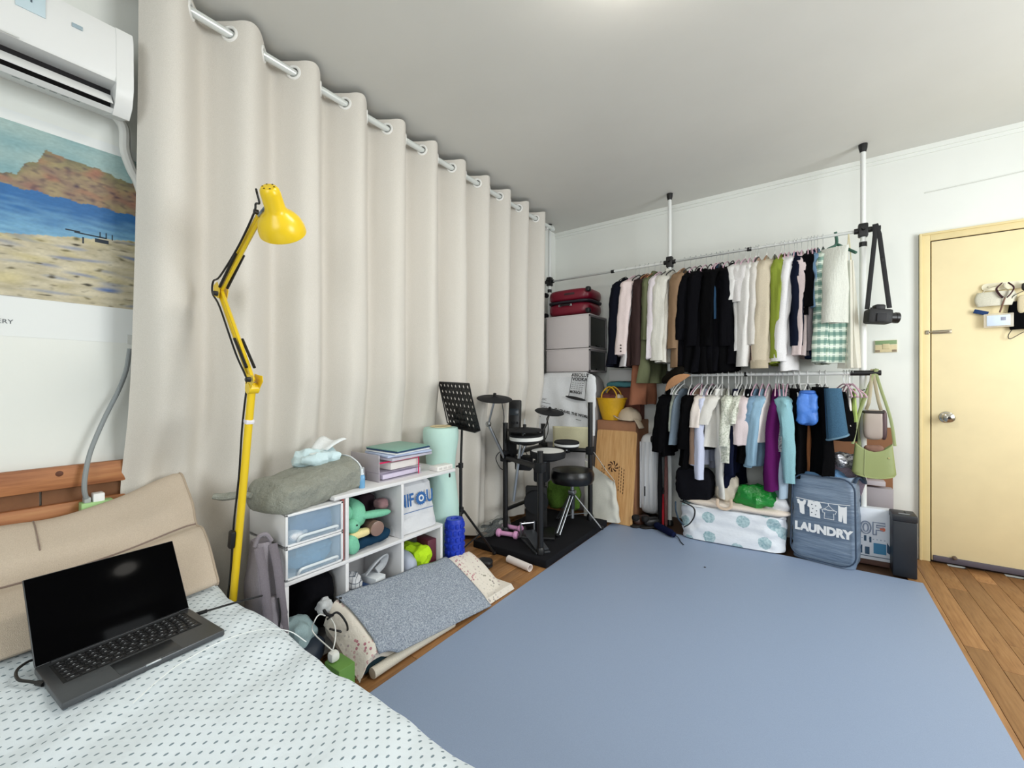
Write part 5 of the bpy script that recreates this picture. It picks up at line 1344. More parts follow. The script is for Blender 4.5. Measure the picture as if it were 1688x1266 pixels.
# ---------------------------------------------------------------- hangers
HANG = {}
def hanger_proto(kind):
    col = {'black': plain('#1a1a1c', 0.6), 'pink': plain('#d9b3c4', 0.6), 'white': plain('#e8e8e6', 0.4), 'wood': plain('#a5744a', 0.5)}[kind]
    hk = MB().tube(bez([(0, -.013, -.004), (0, -.014, .008), (0, -.004, .0185), (0, .010, .014), (0, .012, .0), (0, .004, -.022), (0, 0, -.045), (0, 0, -.075)], 4), .0022 if kind != 'white' else .0032, 6)
    ar = MB(); ar.tube(bez([(0, -.185, -.150), (0, -.16, -.128), (0, -.06, -.085), (0, 0, -.070), (0, .06, -.085), (0, .16, -.128), (0, .185, -.150)], 4), .0042, 6, squash=(1.0, 1.0))
    ar.tube([(0, -.182, -.150), (0, .182, -.150)], .003, 6)
    return hk, ar, col
def hanger(x, rail_y, rail_z, kind, rz, label, group, s=1.0):
    t_ = thing('clothes_hanger', label, 'hanger', (x, rail_y, rail_z), rz, group)
    if kind not in HANG:
        hk, ar, col = hanger_proto(kind)
        a = hk.build('hook', STEEL if kind in ('black', 'wood', 'pink') else col, t_, local=True); b = ar.build('arms', col, t_, local=True)
        HANG[kind] = (a, b)
    else:
        for q in HANG[kind]: copy_part(q, t_, Matrix())
    return t_

# ---------------------------------------------------------------- garments
def garment(name, label, cat, x, rail_z, hem_z, mat, w=.19, th=.04, drop=.085, lean=0.0, sleeve=None, splay=0.0, srx=.045, flare=.10, group=None, folds=1.0, collar=None, rz=0.0, ry=RY, seed=0.0, trouser=False, cuff=None, ruffle=0.0, buttons=0, bmat=None, back_sleeve=True, top_w=.055):
    g = thing(name, label, cat, (x, ry, hem_z), 0.0, group)
    G = Matrix.Translation((x, ry, rail_z)) @ Matrix.Rotation(rz, 4, 'Z')
    L = rail_z - drop - hem_z
    sd = seed * 7.31
    def pt(a, b):
        zz = L * b; an = 2*PI*a; c, s = math.cos(an), math.sin(an)
        if trouser: hw = w * (1 + .04*b); ht = th * (.75 + .25*math.sin(PI*min(1, b*3)*.5)); 
        else:
            k = min(1, zz / .11); hw = (top_w + (w - top_w) * k ** .75) * (1 + flare * b); ht = th * (.30 + .70*min(1, zz/.16))
        f = min(1, zz / .25) * folds
        y = math.copysign(abs(c) ** .85, c) * hw
        xx = math.copysign(abs(s) ** .75, s) * ht
        ph = 2.2*noise.noise(Vector((y*4, zz*1.2, sd)))
        xx += f * th * .55 * math.sin(y*34 + sd + ph) * (.4 + .6*b) + f*.012*noise.noise(Vector((y*12, zz*7, sd+2)))
        xx += lean * b * (.5 - .5*y/max(.01, hw))
        y += f * .012 * noise.noise(Vector((zz*5, s*2, sd+5)))
        z = -drop - zz + (.010*noise.noise(Vector((y*8, s, sd))) if b > .9 else 0)
        if ruffle and b > .9: xx += ruffle*math.sin(an*9); z += ruffle*.5*math.sin(an*7)
        return G @ Vector((xx, y, z))
    NU, NV = 36, max(14, int(L / .035))
    mb = MB(); mb.grid(pt, NU, NV, True, False); mb.f.append(tuple(i*NV for i in range(NU))[::-1])
    body = mb.build('body' if not trouser else 'leg_panel', mat, g, sharp=70)
    if sleeve:
        for s_ in (-1, 1):
            if s_ > 0 and not back_sleeve: continue
            SL = rail_z - drop - sleeve if s_ < 0 else (rail_z - drop - sleeve) * .96
            wo = w * .97
            path = [Vector((0, s_*(wo-.045), -drop-.045)), Vector((splay*.1, s_*(wo-.005), -drop-.085)), Vector((splay*.3, s_*(wo+.012), -drop-.16)), Vector((splay*.65, s_*(wo+.014), -drop-SL*.6)), Vector((splay, s_*(wo+.008), -drop-SL))]
            if SL < .3: path = [path[0], path[1], Vector((splay*.6, s_*(wo+.02), -drop-SL*.6)), Vector((splay, s_*(wo+.028), -drop-SL))]
            cv = bez(path, 6); n_ = len(cv)
            def sp(a, b, cv=cv, n_=n_, s_=s_, SL=SL):
                p = cv[min(n_-1, int(round(b*(n_-1))))]; an = 2*PI*a
                rx = srx * (.55 + .45*min(1, b*6)) * (1 - .22*b); ryy = .036 * (.5 + .5*min(1, b*5)) * (1 - .15*b)
                l = 1 + .30*noise.noise(Vector((math.cos(an)*1.6, math.sin(an)*1.6 + sd, b*SL*9))) + .16*noise.noise(Vector((math.cos(an)*3, math.sin(an)*3 + sd, b*SL*24))) + .12*math.sin(4*an + sd + 3*b)
                return G @ (p + Vector((math.cos(an)*rx*l, math.sin(an)*ryy*l, 0)))
            smb = MB(); smb.grid(sp, 18, n_, True, False); smb.f.append(tuple(i*n_ + n_-1 for i in range(18)))
            so = smb.build('sleeve', mat, g, sharp=70)
            if cuff and s_ < 0:
                cm_ = MB(); cm_.grid(lambda a, b: G @ (cv[-1] + Vector((math.cos(2*PI*a)*srx*.86, math.sin(2*PI*a)*.036, .055*(1-b) - .045))), 18, 4, True, False); cm_.build('cuff', cuff, so)
            if buttons and s_ < 0:
                for k in range(buttons):
                    p = G @ (cv[-1] + Vector((srx*.25, -.0335, .025 + k*.024)))
                    MB().lathe([(0, 0), (.0065, 0), (.0065, .003), (0, .004)], rotm(p, rx=PI/2), 10).build('button', bmat or plain('#3a2c28', 0.4), so)
    if collar:
        cmb = MB()
        cmb.grid(lambda a, b: G @ Vector((math.sin(2*PI*a)*(th*.55 + .010*b), math.cos(2*PI*a)*(top_w + .035*b), -drop + .022 - .050*b)), 20, 5, True, False)
        cmb.build('collar', collar, g)
    return g

def gx(u, y=3.275): return px(u, 600, y=y).x
def gz(u, v, y=3.275): return px(u, v, y=y).z

m, t = new_mat('green_plaid')
sp = t.sep(t.coord())
def band(src, per, w, ph=0.0): return t.math('LESS_THAN', t.math('ABSOLUTE', t.math('SUBTRACT', t.math('FRACT', t.math('ADD', t.math('DIVIDE', src, per), ph)), .5)), w)
hz = band(sp[2], .052, .22); vt = band(t.math('ADD', sp[0], sp[1]), .040, .22); tz = band(sp[2], .052, .06, .5)
c1 = t.mix(t.math('MULTIPLY', hz, .7), hexc('#cfdccd'), hexc('#4a7f72')); c1 = t.mix(t.math('MULTIPLY', vt, .55), c1, hexc('#40716a')); c1 = t.mix(tz, c1, hexc('#e2eae0'))
t.base(c1); t.b.inputs['Roughness'].default_value = 0.9; t.bump(t.noise(30, 3), .3, .006); PLAID = m
m, t = new_mat('lace_cloth')
t.base(t.ramp(t.noise(90, 3), [(0.4, '#b9bfae'), (0.55, '#e4e6da')])); t.b.inputs['Roughness'].default_value = 0.9; LACE = m
m, t = new_mat('speckled_cloth')
t.base(t.ramp(t.noise(120, 3), [(0.42, '#5d6870'), (0.55, '#c4c9cc')])); t.b.inputs['Roughness'].default_value = 0.9; SPECK = m
SHEER = clear('#ebe7da', 0.6, 0.62)

BLK = cloth('#08080a', var=.2)
# name, label, category, u of the front edge, v of the hem, material, options (sl = v of the sleeve end)
UP = [
 ('navy_coat', 'long navy-black coat at the corner end of upper rail', 'coat', 1018, 604, cloth('#12141e'), dict(sl=600, splay=-.05, srx=.05, hang='black')),
 ('pink_blazer', 'pale pink blazer with three cuff buttons on upper rail', 'blazer', 1034, 586, cloth('#e6d6d4'), dict(sl=584, splay=-.055, srx=.062, buttons=3, hang='pink')),
 ('white_blouse', 'off-white blouse showing below the pale pink blazer', 'blouse', 1041, 603, cloth('#dcd8da'), dict(hang='black')),
 ('dark_cardigan', 'dark brown cardigan sleeve beside the olive trench coat', 'cardigan', 1050, 604, cloth('#3b2d2c'), dict(sl=602, splay=-.02, hang='black')),
 ('rust_coat', 'long rust brown coat reaching lowest below the upper rail', 'coat', 1056, 668, cloth('#8c5c46'), dict(w=.17, hang='wood')),
 ('olive_trench', 'olive green trench coat hanging beside the white denim jacket', 'coat', 1067, 632, cloth('#64684e'), dict(sl=560, splay=-.01, srx=.04, hang='wood', collar=1)),
 ('lilac_shirt', 'pale lilac white shirt between olive coat and denim jacket', 'shirt', 1077, 592, cloth('#ddd5da'), dict(sl=590, splay=-.03, hang='pink')),
 ('white_denim_jacket', 'white denim jacket with wide sleeve before the middle pole', 'jacket', 1090, 597, cloth('#d6d4cb', bump=.6), dict(sl=594, splay=-.03, srx=.066, hang='black', collar=1)),
 ('cream_jacket', 'cream jacket squeezed against the middle rack pole', 'jacket', 1099, 596, cloth('#dedbd2'), dict(hang='black')),
 ('tan_coat', 'tan brown coat hanging just past the middle rack pole', 'coat', 1118, 606, cloth('#8a7159'), dict(sl=574, splay=-.035, srx=.048, hang='wood')),
]
ORD = ['first', 'second', 'third', 'fourth', 'fifth', 'sixth', 'seventh', 'eighth', 'ninth']
for k, (u, v) in enumerate(((1128, 604), (1137, 612), (1146, 614), (1155, 616), (1164, 615), (1173, 613), (1184, 612), (1193, 610), (1202, 600))):
    UP.append(('black_garment', 'plain black garment, %s from the tan coat on upper rail' % ORD[k], 'garment', u, v, BLK if k % 2 else cloth('#0b0b0f', var=.2), dict(sl=(560 + 5*(k % 3)) if k in (0, 2, 5, 8) else None, srx=.055, splay=-.03, hang='pink' if k % 2 else 'black', group='black garments on upper rail')))
UP.append(('blue_garment', 'slim blue-grey garment between the black garments', 'garment', 1179, 525, cloth('#33506e'), dict(th=.018, w=.195, hang='pink')))
UP += [
 ('white_tee', 'white T-shirt with wavy hem next to the black garments', 't-shirt', 1212, 577, cloth('#d9d8d6'), dict(sl=494, splay=-.03, srx=.058, ruffle=.006, hang='pink')),
 ('white_tunic', 'white top with wide short sleeve, second in white group', 'top', 1223, 572, cloth('#d4d1d0'), dict(sl=497, splay=-.02, srx=.055, hang='pink')),
 ('white_shirt', 'white long-sleeved shirt whose cuff hangs lowest beside peach top', 'shirt', 1231, 580, cloth('#dad8d5'), dict(sl=604, splay=-.035, srx=.045, hang='pink')),
 ('ivory_shirt', 'ivory shirt between white shirt and beige sweatshirt', 'shirt', 1241, 570, cloth('#d0ccc6'), dict(sl=568, splay=0, hang='pink')),
 ('peach_blouse', 'peach pink top peeking out beside the beige sweatshirt', 'top', 1246, 597, cloth('#e0bfae'), dict(hang='black')),
 ('beige_sweatshirt', 'beige sweatshirt with ribbed cuff in the upper rail middle', 'sweatshirt', 1260, 598, cloth('#c6bba6', bump=.25), dict(sl=596, splay=-.03, srx=.062, th=.05, cuffc='#b5aa94', hang='wood')),
 ('sage_coat', 'greyish sage coat behind the lime green top', 'coat', 1274, 590, cloth('#a3a286'), dict(hang='black')),
 ('lime_tunic', 'lime green long top on the upper rail', 'top', 1285, 600, cloth('#87953c'), dict(sl=590, splay=-.01, srx=.04, th=.045, hang='pink')),
 ('brown_blouse', 'dark brown top with only its shoulder showing', 'top', 1291, 540, cloth('#5c433c'), dict(hang='pink')),
 ('crisp_white_shirt', 'crisp white shirt with cuffed sleeve beside lime top', 'shirt', 1299, 610, cloth('#dddcdd'), dict(sl=584, splay=-.05, srx=.052, cuffc='#dddcdd', hang='pink')),
 ('denim_shirt', 'mid-blue denim shirt behind the crisp white shirt', 'shirt', 1308, 580, cloth('#38617f'), dict(hang='pink')),
 ('navy_shirt', 'dark navy shirt between denim shirt and mauve shirt', 'shirt', 1313, 572, cloth('#131828'), dict(sl=570, splay=-.01, hang='pink')),
 ('mauve_shirt', 'greyish mauve shirt with long narrow sleeve', 'shirt', 1321, 586, cloth('#c8bab9'), dict(sl=585, splay=-.02, srx=.036, hang='pink')),
 ('cropped_black_blouse', 'black cropped top over the grey skirt on upper rail', 'top', 1332, 520, BLK, dict(sl=505, srx=.05, hang='pink')),
 ('grey_skirt', 'grey skirt hanging below the black cropped top', 'skirt', 1338, 578, cloth('#867e82'), dict(w=.17, hang='pink')),
 ('navy_skirt', 'navy skirt hem under the grey skirt', 'skirt', 1343, 588, cloth('#1f2c4a'), dict(w=.15, hang='pink')),
 ('light_denim_blouse', 'light blue denim top beside the plaid shirt', 'top', 1349, 512, cloth('#7797b6'), dict(sl=506, srx=.045, hang='black')),
]
for k, (name, lab, cat, u, v, mt_, o) in enumerate(UP):
    x = gx(u)
    hang = o.pop('hang', 'black'); sl = o.pop('sl', None); cc = o.pop('cuffc', None); grp = o.pop('group', None); col = o.pop('collar', None)
    kw = dict(w=.19, th=.040, seed=k+1, lean=-.10*max(0, min(1, (1130-u)/110)), rz=R.uniform(-.06, .06), group=grp, **{a: b for a, b in o.items() if a not in ('w', 'th')})
    if 'w' in o: kw['w'] = o['w']
    if 'th' in o: kw['th'] = o['th']
    if name == 'black_garment': kw['drop'] = .095 + .01*(k % 3); kw['th'] = .052
    garment(name, lab, cat, x, RZ1, gz(u, v), mt_, sleeve=gz(u, sl) if sl else None, cuff=cloth(cc) if cc else None, collar=mt_ if col else None, **kw)
    nm = name.replace('_', ' ') if name != 'black_garment' else ORD[k-10] + ' black garment'
    hanger(x, RY, RZ1, hang, kw['rz'], {'black': 'slim black hanger', 'pink': 'slim pink hanger', 'wood': 'wooden hanger'}[hang] + ' carrying the ' + nm + ' on upper rail', hang + ' hangers on upper rail')
# plaid shirts and towel nearest the end pole
garment('plaid_shirt', 'green and white plaid shirt with sleeve at rail end', 'shirt', gx(1358), RZ1, gz(1358, 598), PLAID, w=.20, th=.03, sleeve=gz(1358, 596), srx=.05, splay=-.02, seed=51)
hanger(gx(1358), RY, RZ1, 'black', 0, 'black hanger under the plaid shirt with hanging sleeve', 'plaid hangers')
garment('plaid_dress', 'green plaid dress under the pale towel at rail end', 'dress', gx(1368, 3.33), RZ1, gz(1378, 598, 3.33), PLAID, w=.072, th=.05, seed=52, rz=1.25, drop=.13, ry=3.36, flare=.2, top_w=.06)
garment('pale_towel_shirt', 'pale grey terry shirt folded over the green plaid dress', 'shirt', gx(1376, 3.24), RZ1, gz(1386, 532, 3.24), cloth('#cfd1c8', bump=.7, bscale=120), w=.058, th=.045, seed=53, rz=1.3, drop=.14, ry=3.25, top_w=.07)
hh = MB(); c = Vector((gx(1380), RY, RZ1))
hh.tube(bez([c + Vector((0, 0, .02)), c + Vector((.004, 0, -.06)), c + Vector((-.04, -.10, -.11)), c + Vector((-.07, -.16, -.16))], 5), .009, 8); hh.tube(bez([c + Vector((.004, 0, -.06)), c + Vector((.05, -.02, -.10)), c + Vector((.10, -.06, -.15))], 5), .009, 8)
hh.build('green_hanger', plain('#2f5a4c', 0.5), label='dark green plastic hanger carrying the plaid dress', cat='hanger')
sd = thing('sheer_dress', 'sheer cream dress hanging by thin straps at end pole', 'dress', (gx(1403), RY, gz(1403, 606)))
xs = gx(1403)
for s in (-1, 1): MB().tube([(xs, RY, RZ1+.01), (xs + s*.012, RY-.04, RZ1-.22)], .003, 6).build('strap', cloth('#d8cfae'), sd)
smb = MB()
def sh_pt(a, b):
    an = 2*PI*a; z = RZ1 - .20 - b*(RZ1 - .20 - gz(1403, 606)); r = .018 + .030*b
    return Vector((xs + math.cos(an)*r*(1 + .3*math.sin(an*5 + b*4)), RY - .06 + math.sin(an)*(r*2.2)*(1 + .2*math.sin(an*7)), z))
smb.grid(sh_pt, 40, 20, True, False); smb.build('dress_body', SHEER, sd)

LOW = [
 ('black_blouse', 'black blouse at pole end of the lower rail', 'blouse', 1092, 752, BLK, dict(sl=745, splay=-.05, srx=.05, hang='black')),
 ('mint_camisole', 'pale mint camisole near the middle pole', 'camisole', 1104, 713, cloth('#d6dfcf'), dict(w=.14, hang='white', drop=.12)),
 ('white_camisole', 'white camisole with thin straps near the middle pole', 'camisole', 1110, 690, cloth('#d6d8d5'), dict(w=.13, hang='white', drop=.12)),
 ('grey_blue_blouse', 'grey-blue draped top left of the black shirt', 'top', 1118, 735, cloth('#8494a4'), dict(w=.18, hang='white')),
 ('black_shirt', 'long black shirt beside the taupe sleeve', 'shirt', 1131, 772, BLK, dict(sl=740, hang='white')),
 ('taupe_tunic', 'taupe brown long top on lower rail', 'top', 1144, 766, cloth('#a18675'), dict(w=.19, hang='pink')),
 ('cream_tee', 'cream T-shirt with short sleeve over the taupe top', 't-shirt', 1149, 706, cloth('#e6dcd5'), dict(sl=704, splay=-.03, srx=.045, hang='pink')),
 ('lavender_shirt', 'pale lavender shirt with gathered cuff', 'shirt', 1158, 768, cloth('#cdd2e8'), dict(sl=790, splay=-.005, srx=.038, hang='white')),
 ('black_vest', 'black vest between lavender shirt and white tee', 'vest', 1167, 740, BLK, dict(hang='pink')),
 ('white_short_tee', 'white short-sleeved tee over white trousers on lower rail', 't-shirt', 1176, 738, cloth('#dad7d1'), dict(sl=700, splay=-.05, srx=.055, hang='white')),
 ('white_trousers', 'white trousers hanging as a long narrow strip', 'trousers', 1183, 823, cloth('#dcdad5'), dict(trouser=True, w=.17, th=.030, hang='white')),
 ('lace_blouse', 'cream lace blouse beside the white trousers', 'blouse', 1194, 763, LACE, dict(sl=735, srx=.04, hang='white')),
 ('navy_dress', 'dark navy dress between lace blouse and blush top', 'dress', 1206, 782, cloth('#161b30'), dict(hang='white')),
 ('navy_trousers', 'navy trousers with narrow legs under the navy dress', 'trousers', 1212, 808, cloth('#12162a'), dict(trouser=True, w=.15, hang='white')),
 ('white_lace_blouse', 'small white lace top with short sleeve', 'top', 1217, 702, LACE, dict(sl=698, srx=.035, splay=-.02, hang='white')),
 ('blush_blouse', 'blush pink blouse with flared sleeve', 'blouse', 1226, 735, cloth('#dfd1d2'), dict(sl=733, splay=-.02, srx=.065, hang='white')),
 ('black_skirt', 'black skirt showing under the blush blouse', 'skirt', 1233, 765, BLK, dict(trouser=True, w=.18, hang='white')),
 ('blue_denim_shirt', 'faded blue denim shirt right of the blush blouse', 'shirt', 1242, 718, cloth('#7b99b2'), dict(sl=716, splay=-.02, srx=.04, hang='pink')),
 ('pale_denim_shirt', 'pale blue denim shirt hanging long beside purple dress', 'shirt', 1253, 772, cloth('#8fb0c6'), dict(sl=768, srx=.04, hang='pink')),
 ('ivory_blouse', 'ivory blouse edge against the purple dress', 'blouse', 1264, 730, cloth('#ece6e2'), dict(hang='pink')),
 ('purple_dress', 'deep purple sleeveless dress on the lower rail', 'dress', 1276, 808, cloth('#581a56'), dict(w=.20, th=.05, flare=.15, hang='pink')),
 ('slip_dress', 'light grey-blue slip hanging below the purple dress', 'slip', 1281, 822, cloth('#a9bccc'), dict(w=.16, hang='pink')),
 ('teal_shirt', 'light teal shirt with long puffy sleeve by purple dress', 'shirt', 1288, 780, cloth('#8db9c2'), dict(sl=794, splay=.03, srx=.045, hang='pink')),
 ('speckled_blouse', 'grey speckled top behind the teal sleeve', 'top', 1297, 745, SPECK, dict(hang='pink')),
 ('black_trousers', 'black trousers clipped beside the bright blue shorts', 'trousers', 1307, 792, BLK, dict(trouser=True, w=.16, th=.035, hang='white', drop=.10)),
 ('black_slacks', 'black slacks directly left of bright blue shorts', 'trousers', 1317, 790, cloth('#0c0c0e'), dict(trouser=True, w=.15, th=.030, hang='white', drop=.11)),
 ('brown_leggings', 'brown ribbed leggings hanging below bright blue shorts', 'leggings', 1331, 795, cloth('#8a5b3c'), dict(trouser=True, w=.09, th=.022, hang='white', drop=.18)),
 ('long_black_skirt', 'long black skirt right of the bright blue shorts', 'skirt', 1352, 786, BLK, dict(trouser=True, w=.19, th=.045, hang='white', drop=.09)),
 ('grey_shorts', 'thin light grey shorts between black skirt and jeans', 'shorts', 1362, 712, cloth('#b9bdb9'), dict(trouser=True, w=.17, th=.014, hang='white', drop=.10)),
]
for k, (name, lab, cat, u, v, mt_, o) in enumerate(LOW):
    x = gx(u); hang = o.pop('hang', 'white'); sl = o.pop('sl', None)
    kw = dict(w=.188, th=.036, drop=.105, seed=k+71, rz=R.uniform(-.16, .16), lean=R.uniform(-.06, .035)); kw.update(o)
    if sl and 'splay' not in o: kw['splay'] = R.uniform(-.05, .02)
    garment(name, lab, cat, x, RZ2, gz(u, v), mt_, sleeve=gz(u, sl) if sl else None, ry=RY-.02, **kw)
    hanger(x, RY-.02, RZ2, hang, kw['rz'], {'black': 'slim black hanger', 'pink': 'slim pink hanger', 'white': 'white plastic hanger'}[hang] + ' carrying the ' + name.replace('_', ' ') + ' on lower rail', hang + ' hangers on lower rail')
# empty white hangers bunched by the pole and pink ones near the end
for k in range(5): hanger(gx(1148 + k*9), RY-.02, RZ2, 'white', R.uniform(-.2, .2), 'bare white hanger on lower rail, %s from the middle pole' % ORD[k], 'bare white hangers')
for k in range(4): hanger(gx(1394 + k*5), RY-.02, RZ2, 'pink', R.uniform(-.5, .5), 'bare pink hanger by the end pole, %s along the lower rail' % ORD[k], 'bare pink hangers')
# bright blue shorts with waistband, jeans, end garments
bs_ = thing('blue_shorts', 'bright blue satin shorts clipped on the lower rail', 'shorts', (gx(1331), 3.30, gz(1331, 702)))
MB().soft((gx(1331, 3.25), 3.30, (gz(1331, 645)+gz(1331, 702))/2), (.105, .12, gz(1331, 645)-gz(1331, 702)), .22, .014, 20, seed=3).build('shorts_body', plain('#4a80d6', 0.45, bump=.5, bscale=22, bdist=.01), bs_)
MB().soft((gx(1331, 3.25), 3.30, gz(1331, 647)), (.09, .10, .03), .5, n=5).build('waistband', plain('#3a6cc0', 0.5), bs_)
jn = thing('denim_jeans', 'dark denim jeans folded with frayed hem by end pole', 'jeans', (gx(1378), 3.33, gz(1378, 722)))
DEN = cloth('#41617a', var=.2, bump=.4)
def den_pt(a, b):
    an = 2*PI*a; c, s = math.cos(an), math.sin(an); c = math.copysign(abs(c)**.6, c); s = math.copysign(abs(s)**.6, s)
    x0 = gx(1372 + 8*b, 3.3); z = gz(1375, 640) + b*(gz(1375, 722) - gz(1375, 640))
    return Vector((x0 + c*(.046 + .010*b), 3.33 + s*(.10 + .02*b), z + .02*c*b))
dmb = MB(); dmb.grid(den_pt, 32, 16, True, False); dmb.f.append(tuple(i*16 for i in range(32))[::-1]); dmb.build('denim_body', DEN, jn)
MB().tube([den_pt(k/32, .98) for k in range(33)], .006, 6).build('hem', cloth('#6c8ba0'), jn)
MB().tube([den_pt(.62, b/10) + Vector((0, -.003, 0)) for b in range(11)], .003, 6).build('side_seam', cloth('#2a4254'), jn)
garment('black_flared_skirt', 'black flared skirt beside the denim at end pole', 'skirt', gx(1392), RZ2, gz(1400, 728), BLK, w=.15, th=.05, seed=97, ry=RY-.03, drop=.12, flare=.25)
garment('green_camisole', 'light green top hanging near the end pole of lower rail', 'top', gx(1411), RZ2, gz(1411, 697), cloth('#a9bf6e'), w=.10, th=.018, seed=98, ry=RY-.05, drop=.10)
garment('ivory_camisole', 'ivory top behind the bare pink hangers at end pole', 'top', gx(1402), RZ2, gz(1402, 704), cloth('#dcd6d0'), w=.14, th=.02, seed=99, ry=RY-.02, drop=.10)
# clip bar under the lower rail
cbr = thing('clip_hanger', 'white multi-clip skirt hanger below the lower rail', 'hanger', (gx(1315), 3.45, RZ2-.08))
MB().cyl((gx(1280), 3.44, RZ2-.075), (gx(1352), 3.44, RZ2-.070), .006, 8).build('bar', plain('#dfe0de', 0.3), cbr)
MB().tube([((gx(1315)), 3.45, RZ2+.012), (gx(1315), 3.44, RZ2-.07)], .003, 6).build('hook', STEEL, cbr)
for u in (1284, 1297, 1313, 1331, 1347): MB().box((gx(u), 3.438, RZ2-.088), (.012, .02, .04), None, .003).build('clip', BLACK, cbr)
# brown suede cap hung by the middle pole
hc = thing('suede_hat', 'brown suede peaked cap hung beside the middle pole', 'cap', (-.82, 3.20, 1.17))
c = px(1114, 626, y=3.22)
bdir = (px(1136, 613, y=3.22) - px(1096, 639, y=3.22)).normalized()
hm_ = frame(c, bdir, yd=(0, -.25, 1))
MB().soft((-.01, .03, -.07), (.20, .075, .12), .8, .004, n=9, m=hm_).build('crown', cloth('#16130f'), hc)
br = MB(); br.grid(lambda a, b: hm_ @ Vector(((a-.5)*.215, -.028 + .062*b*math.sin(PI*a)**.7, .02 + .015*math.sin(PI*a))), 18, 8)
bo3 = br.build('brim', cloth('#ad815e'), hc); md = bo3.modifiers.new('thick', 'SOLIDIFY'); md.thickness = .006

# ---------------------------------------------------------------- camera on strap, bags on the end pole
kam = thing('photo_camera', 'black camera hanging by strap from end of upper rail', 'camera', (.34, 3.40, 1.55))
k0 = Vector((PX[2]+.055, RY-.005, RZ1+.012))
kb = px(1447, 522, y=3.36)
BF = plain('#0e0e11', 0.6, bump=.3, bscale=80)
MB().box((0, 0, 0), (.125, .075, .088), rotm(kb, rz=.35, ry=.08), .014).build('camera_body', BF, kam)
km_ = rotm(kb, rz=.35, ry=.08)
MB().box((.0, 0, .055), (.052, .055, .034), km_, .010).build('viewfinder_hump', BF, kam)
ln = MB().lathe([(0, 0), (.033, 0), (.034, .012), (.031, .016), (.031, .048), (.033, .05), (.033, .066), (.029, .068), (.027, .055), (0, .052)], km_ @ Matrix.Translation((.035, 0, -.004)) @ Matrix.Rotation(math.radians(90), 4, 'Y'), 24).build('lens', plain('#141417', 0.35), kam)
MB().lathe([(0, 0), (.008, 0), (.008, .01), (0, .011)], km_ @ Matrix.Translation((-.035, 0, .044)), 12).build('dial', BLACK, kam)
MB().box((0, -.04, -.01), (.05, .012, .05), km_, .004).build('grip', plain('#1c1c20', 0.7), kam)
MB().tube([k0 + Vector((.0, -.018, .01)), k0 + Vector((0, -.03, -.06)), kb + Vector((-.05, -.0, .05))], .012, 6, squash=(1, .2)).build('strap', plain('#16161a', 0.7), kam)
MB().tube([k0 + Vector((.004, -.018, .01)), k0 + Vector((.02, -.03, -.06)), kb + Vector((.055, .02, .05))], .012, 6, squash=(1, .2)).build('strap', plain('#16161a', 0.7), kam)
MB().box((0, 0, 0), (.016, .008, .03), rotm((k0 + Vector((.02, -.03, -.06))).lerp(kb + Vector((.055, .02, .05)), .35)), .003).build('strap_slider', BLACK, kam)

rod_end = Vector((PX[2]+.055, RY-.02, RZ2+.015))
gb = thing('green_handbag', 'sage green leather shoulder bag hanging on end of lower rail', 'handbag', (.30, 3.36, .55))
GL = plain('#8b955f', 0.45, bump=.1, bscale=60)
gc_ = px(1440, 760, y=3.33)
gm_ = rotm((gc_.x, 3.335, 0), rz=.15)
zb, zt = px(1440, 788, y=3.33).z, px(1440, 731, y=3.33).z
def gb_pt(a, b):
    an = 2*PI*a; co, si = math.cos(an), math.sin(an); co = math.copysign(abs(co)**.6, co); si = math.copysign(abs(si)**.6, si)
    w = .106 - .018*b; d = .036 - .018*b
    top = zt - .050*math.cos(co*PI/2)*b**3
    zz = zb + (top - zb)*b + (.018*co*co*(1-b)**2)
    return gm_ @ Vector((co*w*min(1, .86 + b*2), si*d, zz))
gmb = MB(); gmb.grid(gb_pt, 48, 16, True, False); gmb.f.append(tuple(i*16 for i in range(48))[::-1]); go = gmb.build('bag_body', GL, gb); md = go.modifiers.new('thick', 'SOLIDIFY'); md.thickness = .003
MB().tube([gb_pt(k/48, .02) for k in range(49)], .0035, 6).build('piping', plain('#9ca670', 0.5), gb)
MB().tube([gb_pt(.70, b/10) + Vector((0, -.002, 0)) for b in range(11)], .002, 6).build('seam', plain('#a5ae7c', 0.5), gb)
MB().lathe([(0, 0), (.005, 0), (.004, .003), (0, .004)], rotm(gb_pt(.84, .62) + Vector((0, -.002, 0)), rx=PI/2), 10).build('stud', plain('#d9c890', 0.3, .8), gb)
for s in (-1, 1):
    e = gm_ @ Vector((s*.100, 0, zt - .01))
    MB().tube(bez([e, e.lerp(rod_end, .35) + Vector((s*.012, -.01, 0)), e.lerp(rod_end, .75) + Vector((s*.004, -.01, 0)), rod_end + Vector((0, -.002, .008))], 6), .008, 8, squash=(1, .25)).build('strap', plain('#8d9765', 0.5), gb)
MB().tube(bez([rod_end + Vector((.01, -.012, .01)), rod_end + Vector((-.06, -.02, -.20)), Vector((PX[2]-.03, RY-.04, .86)), Vector((PX[2]-.02, RY-.04, .74))], 6), .010, 8, squash=(1, .25)).build('belt_tail', plain('#8d9765', 0.5), gb)
gy = thing('taupe_bag', 'small taupe leather bag hanging above the green handbag', 'handbag', (.30, 3.40, .80))
tc_ = px(1440, 700, y=3.40)
MB().soft(tc_, (.105, .06, .19), .35, .004, n=8, m=None).build('bag_body', plain('#b3a59c', 0.45), gy)
MB().soft(tc_ + Vector((0, .002, .078)), (.112, .066, .02), .3, n=6).build('zip_band', plain('#2c2624', 0.5), gy)
MB().soft(tc_ + Vector((.048, .004, 0)), (.03, .066, .185), .4, n=6).build('side_panel', plain('#5a4448', 0.5), gy)
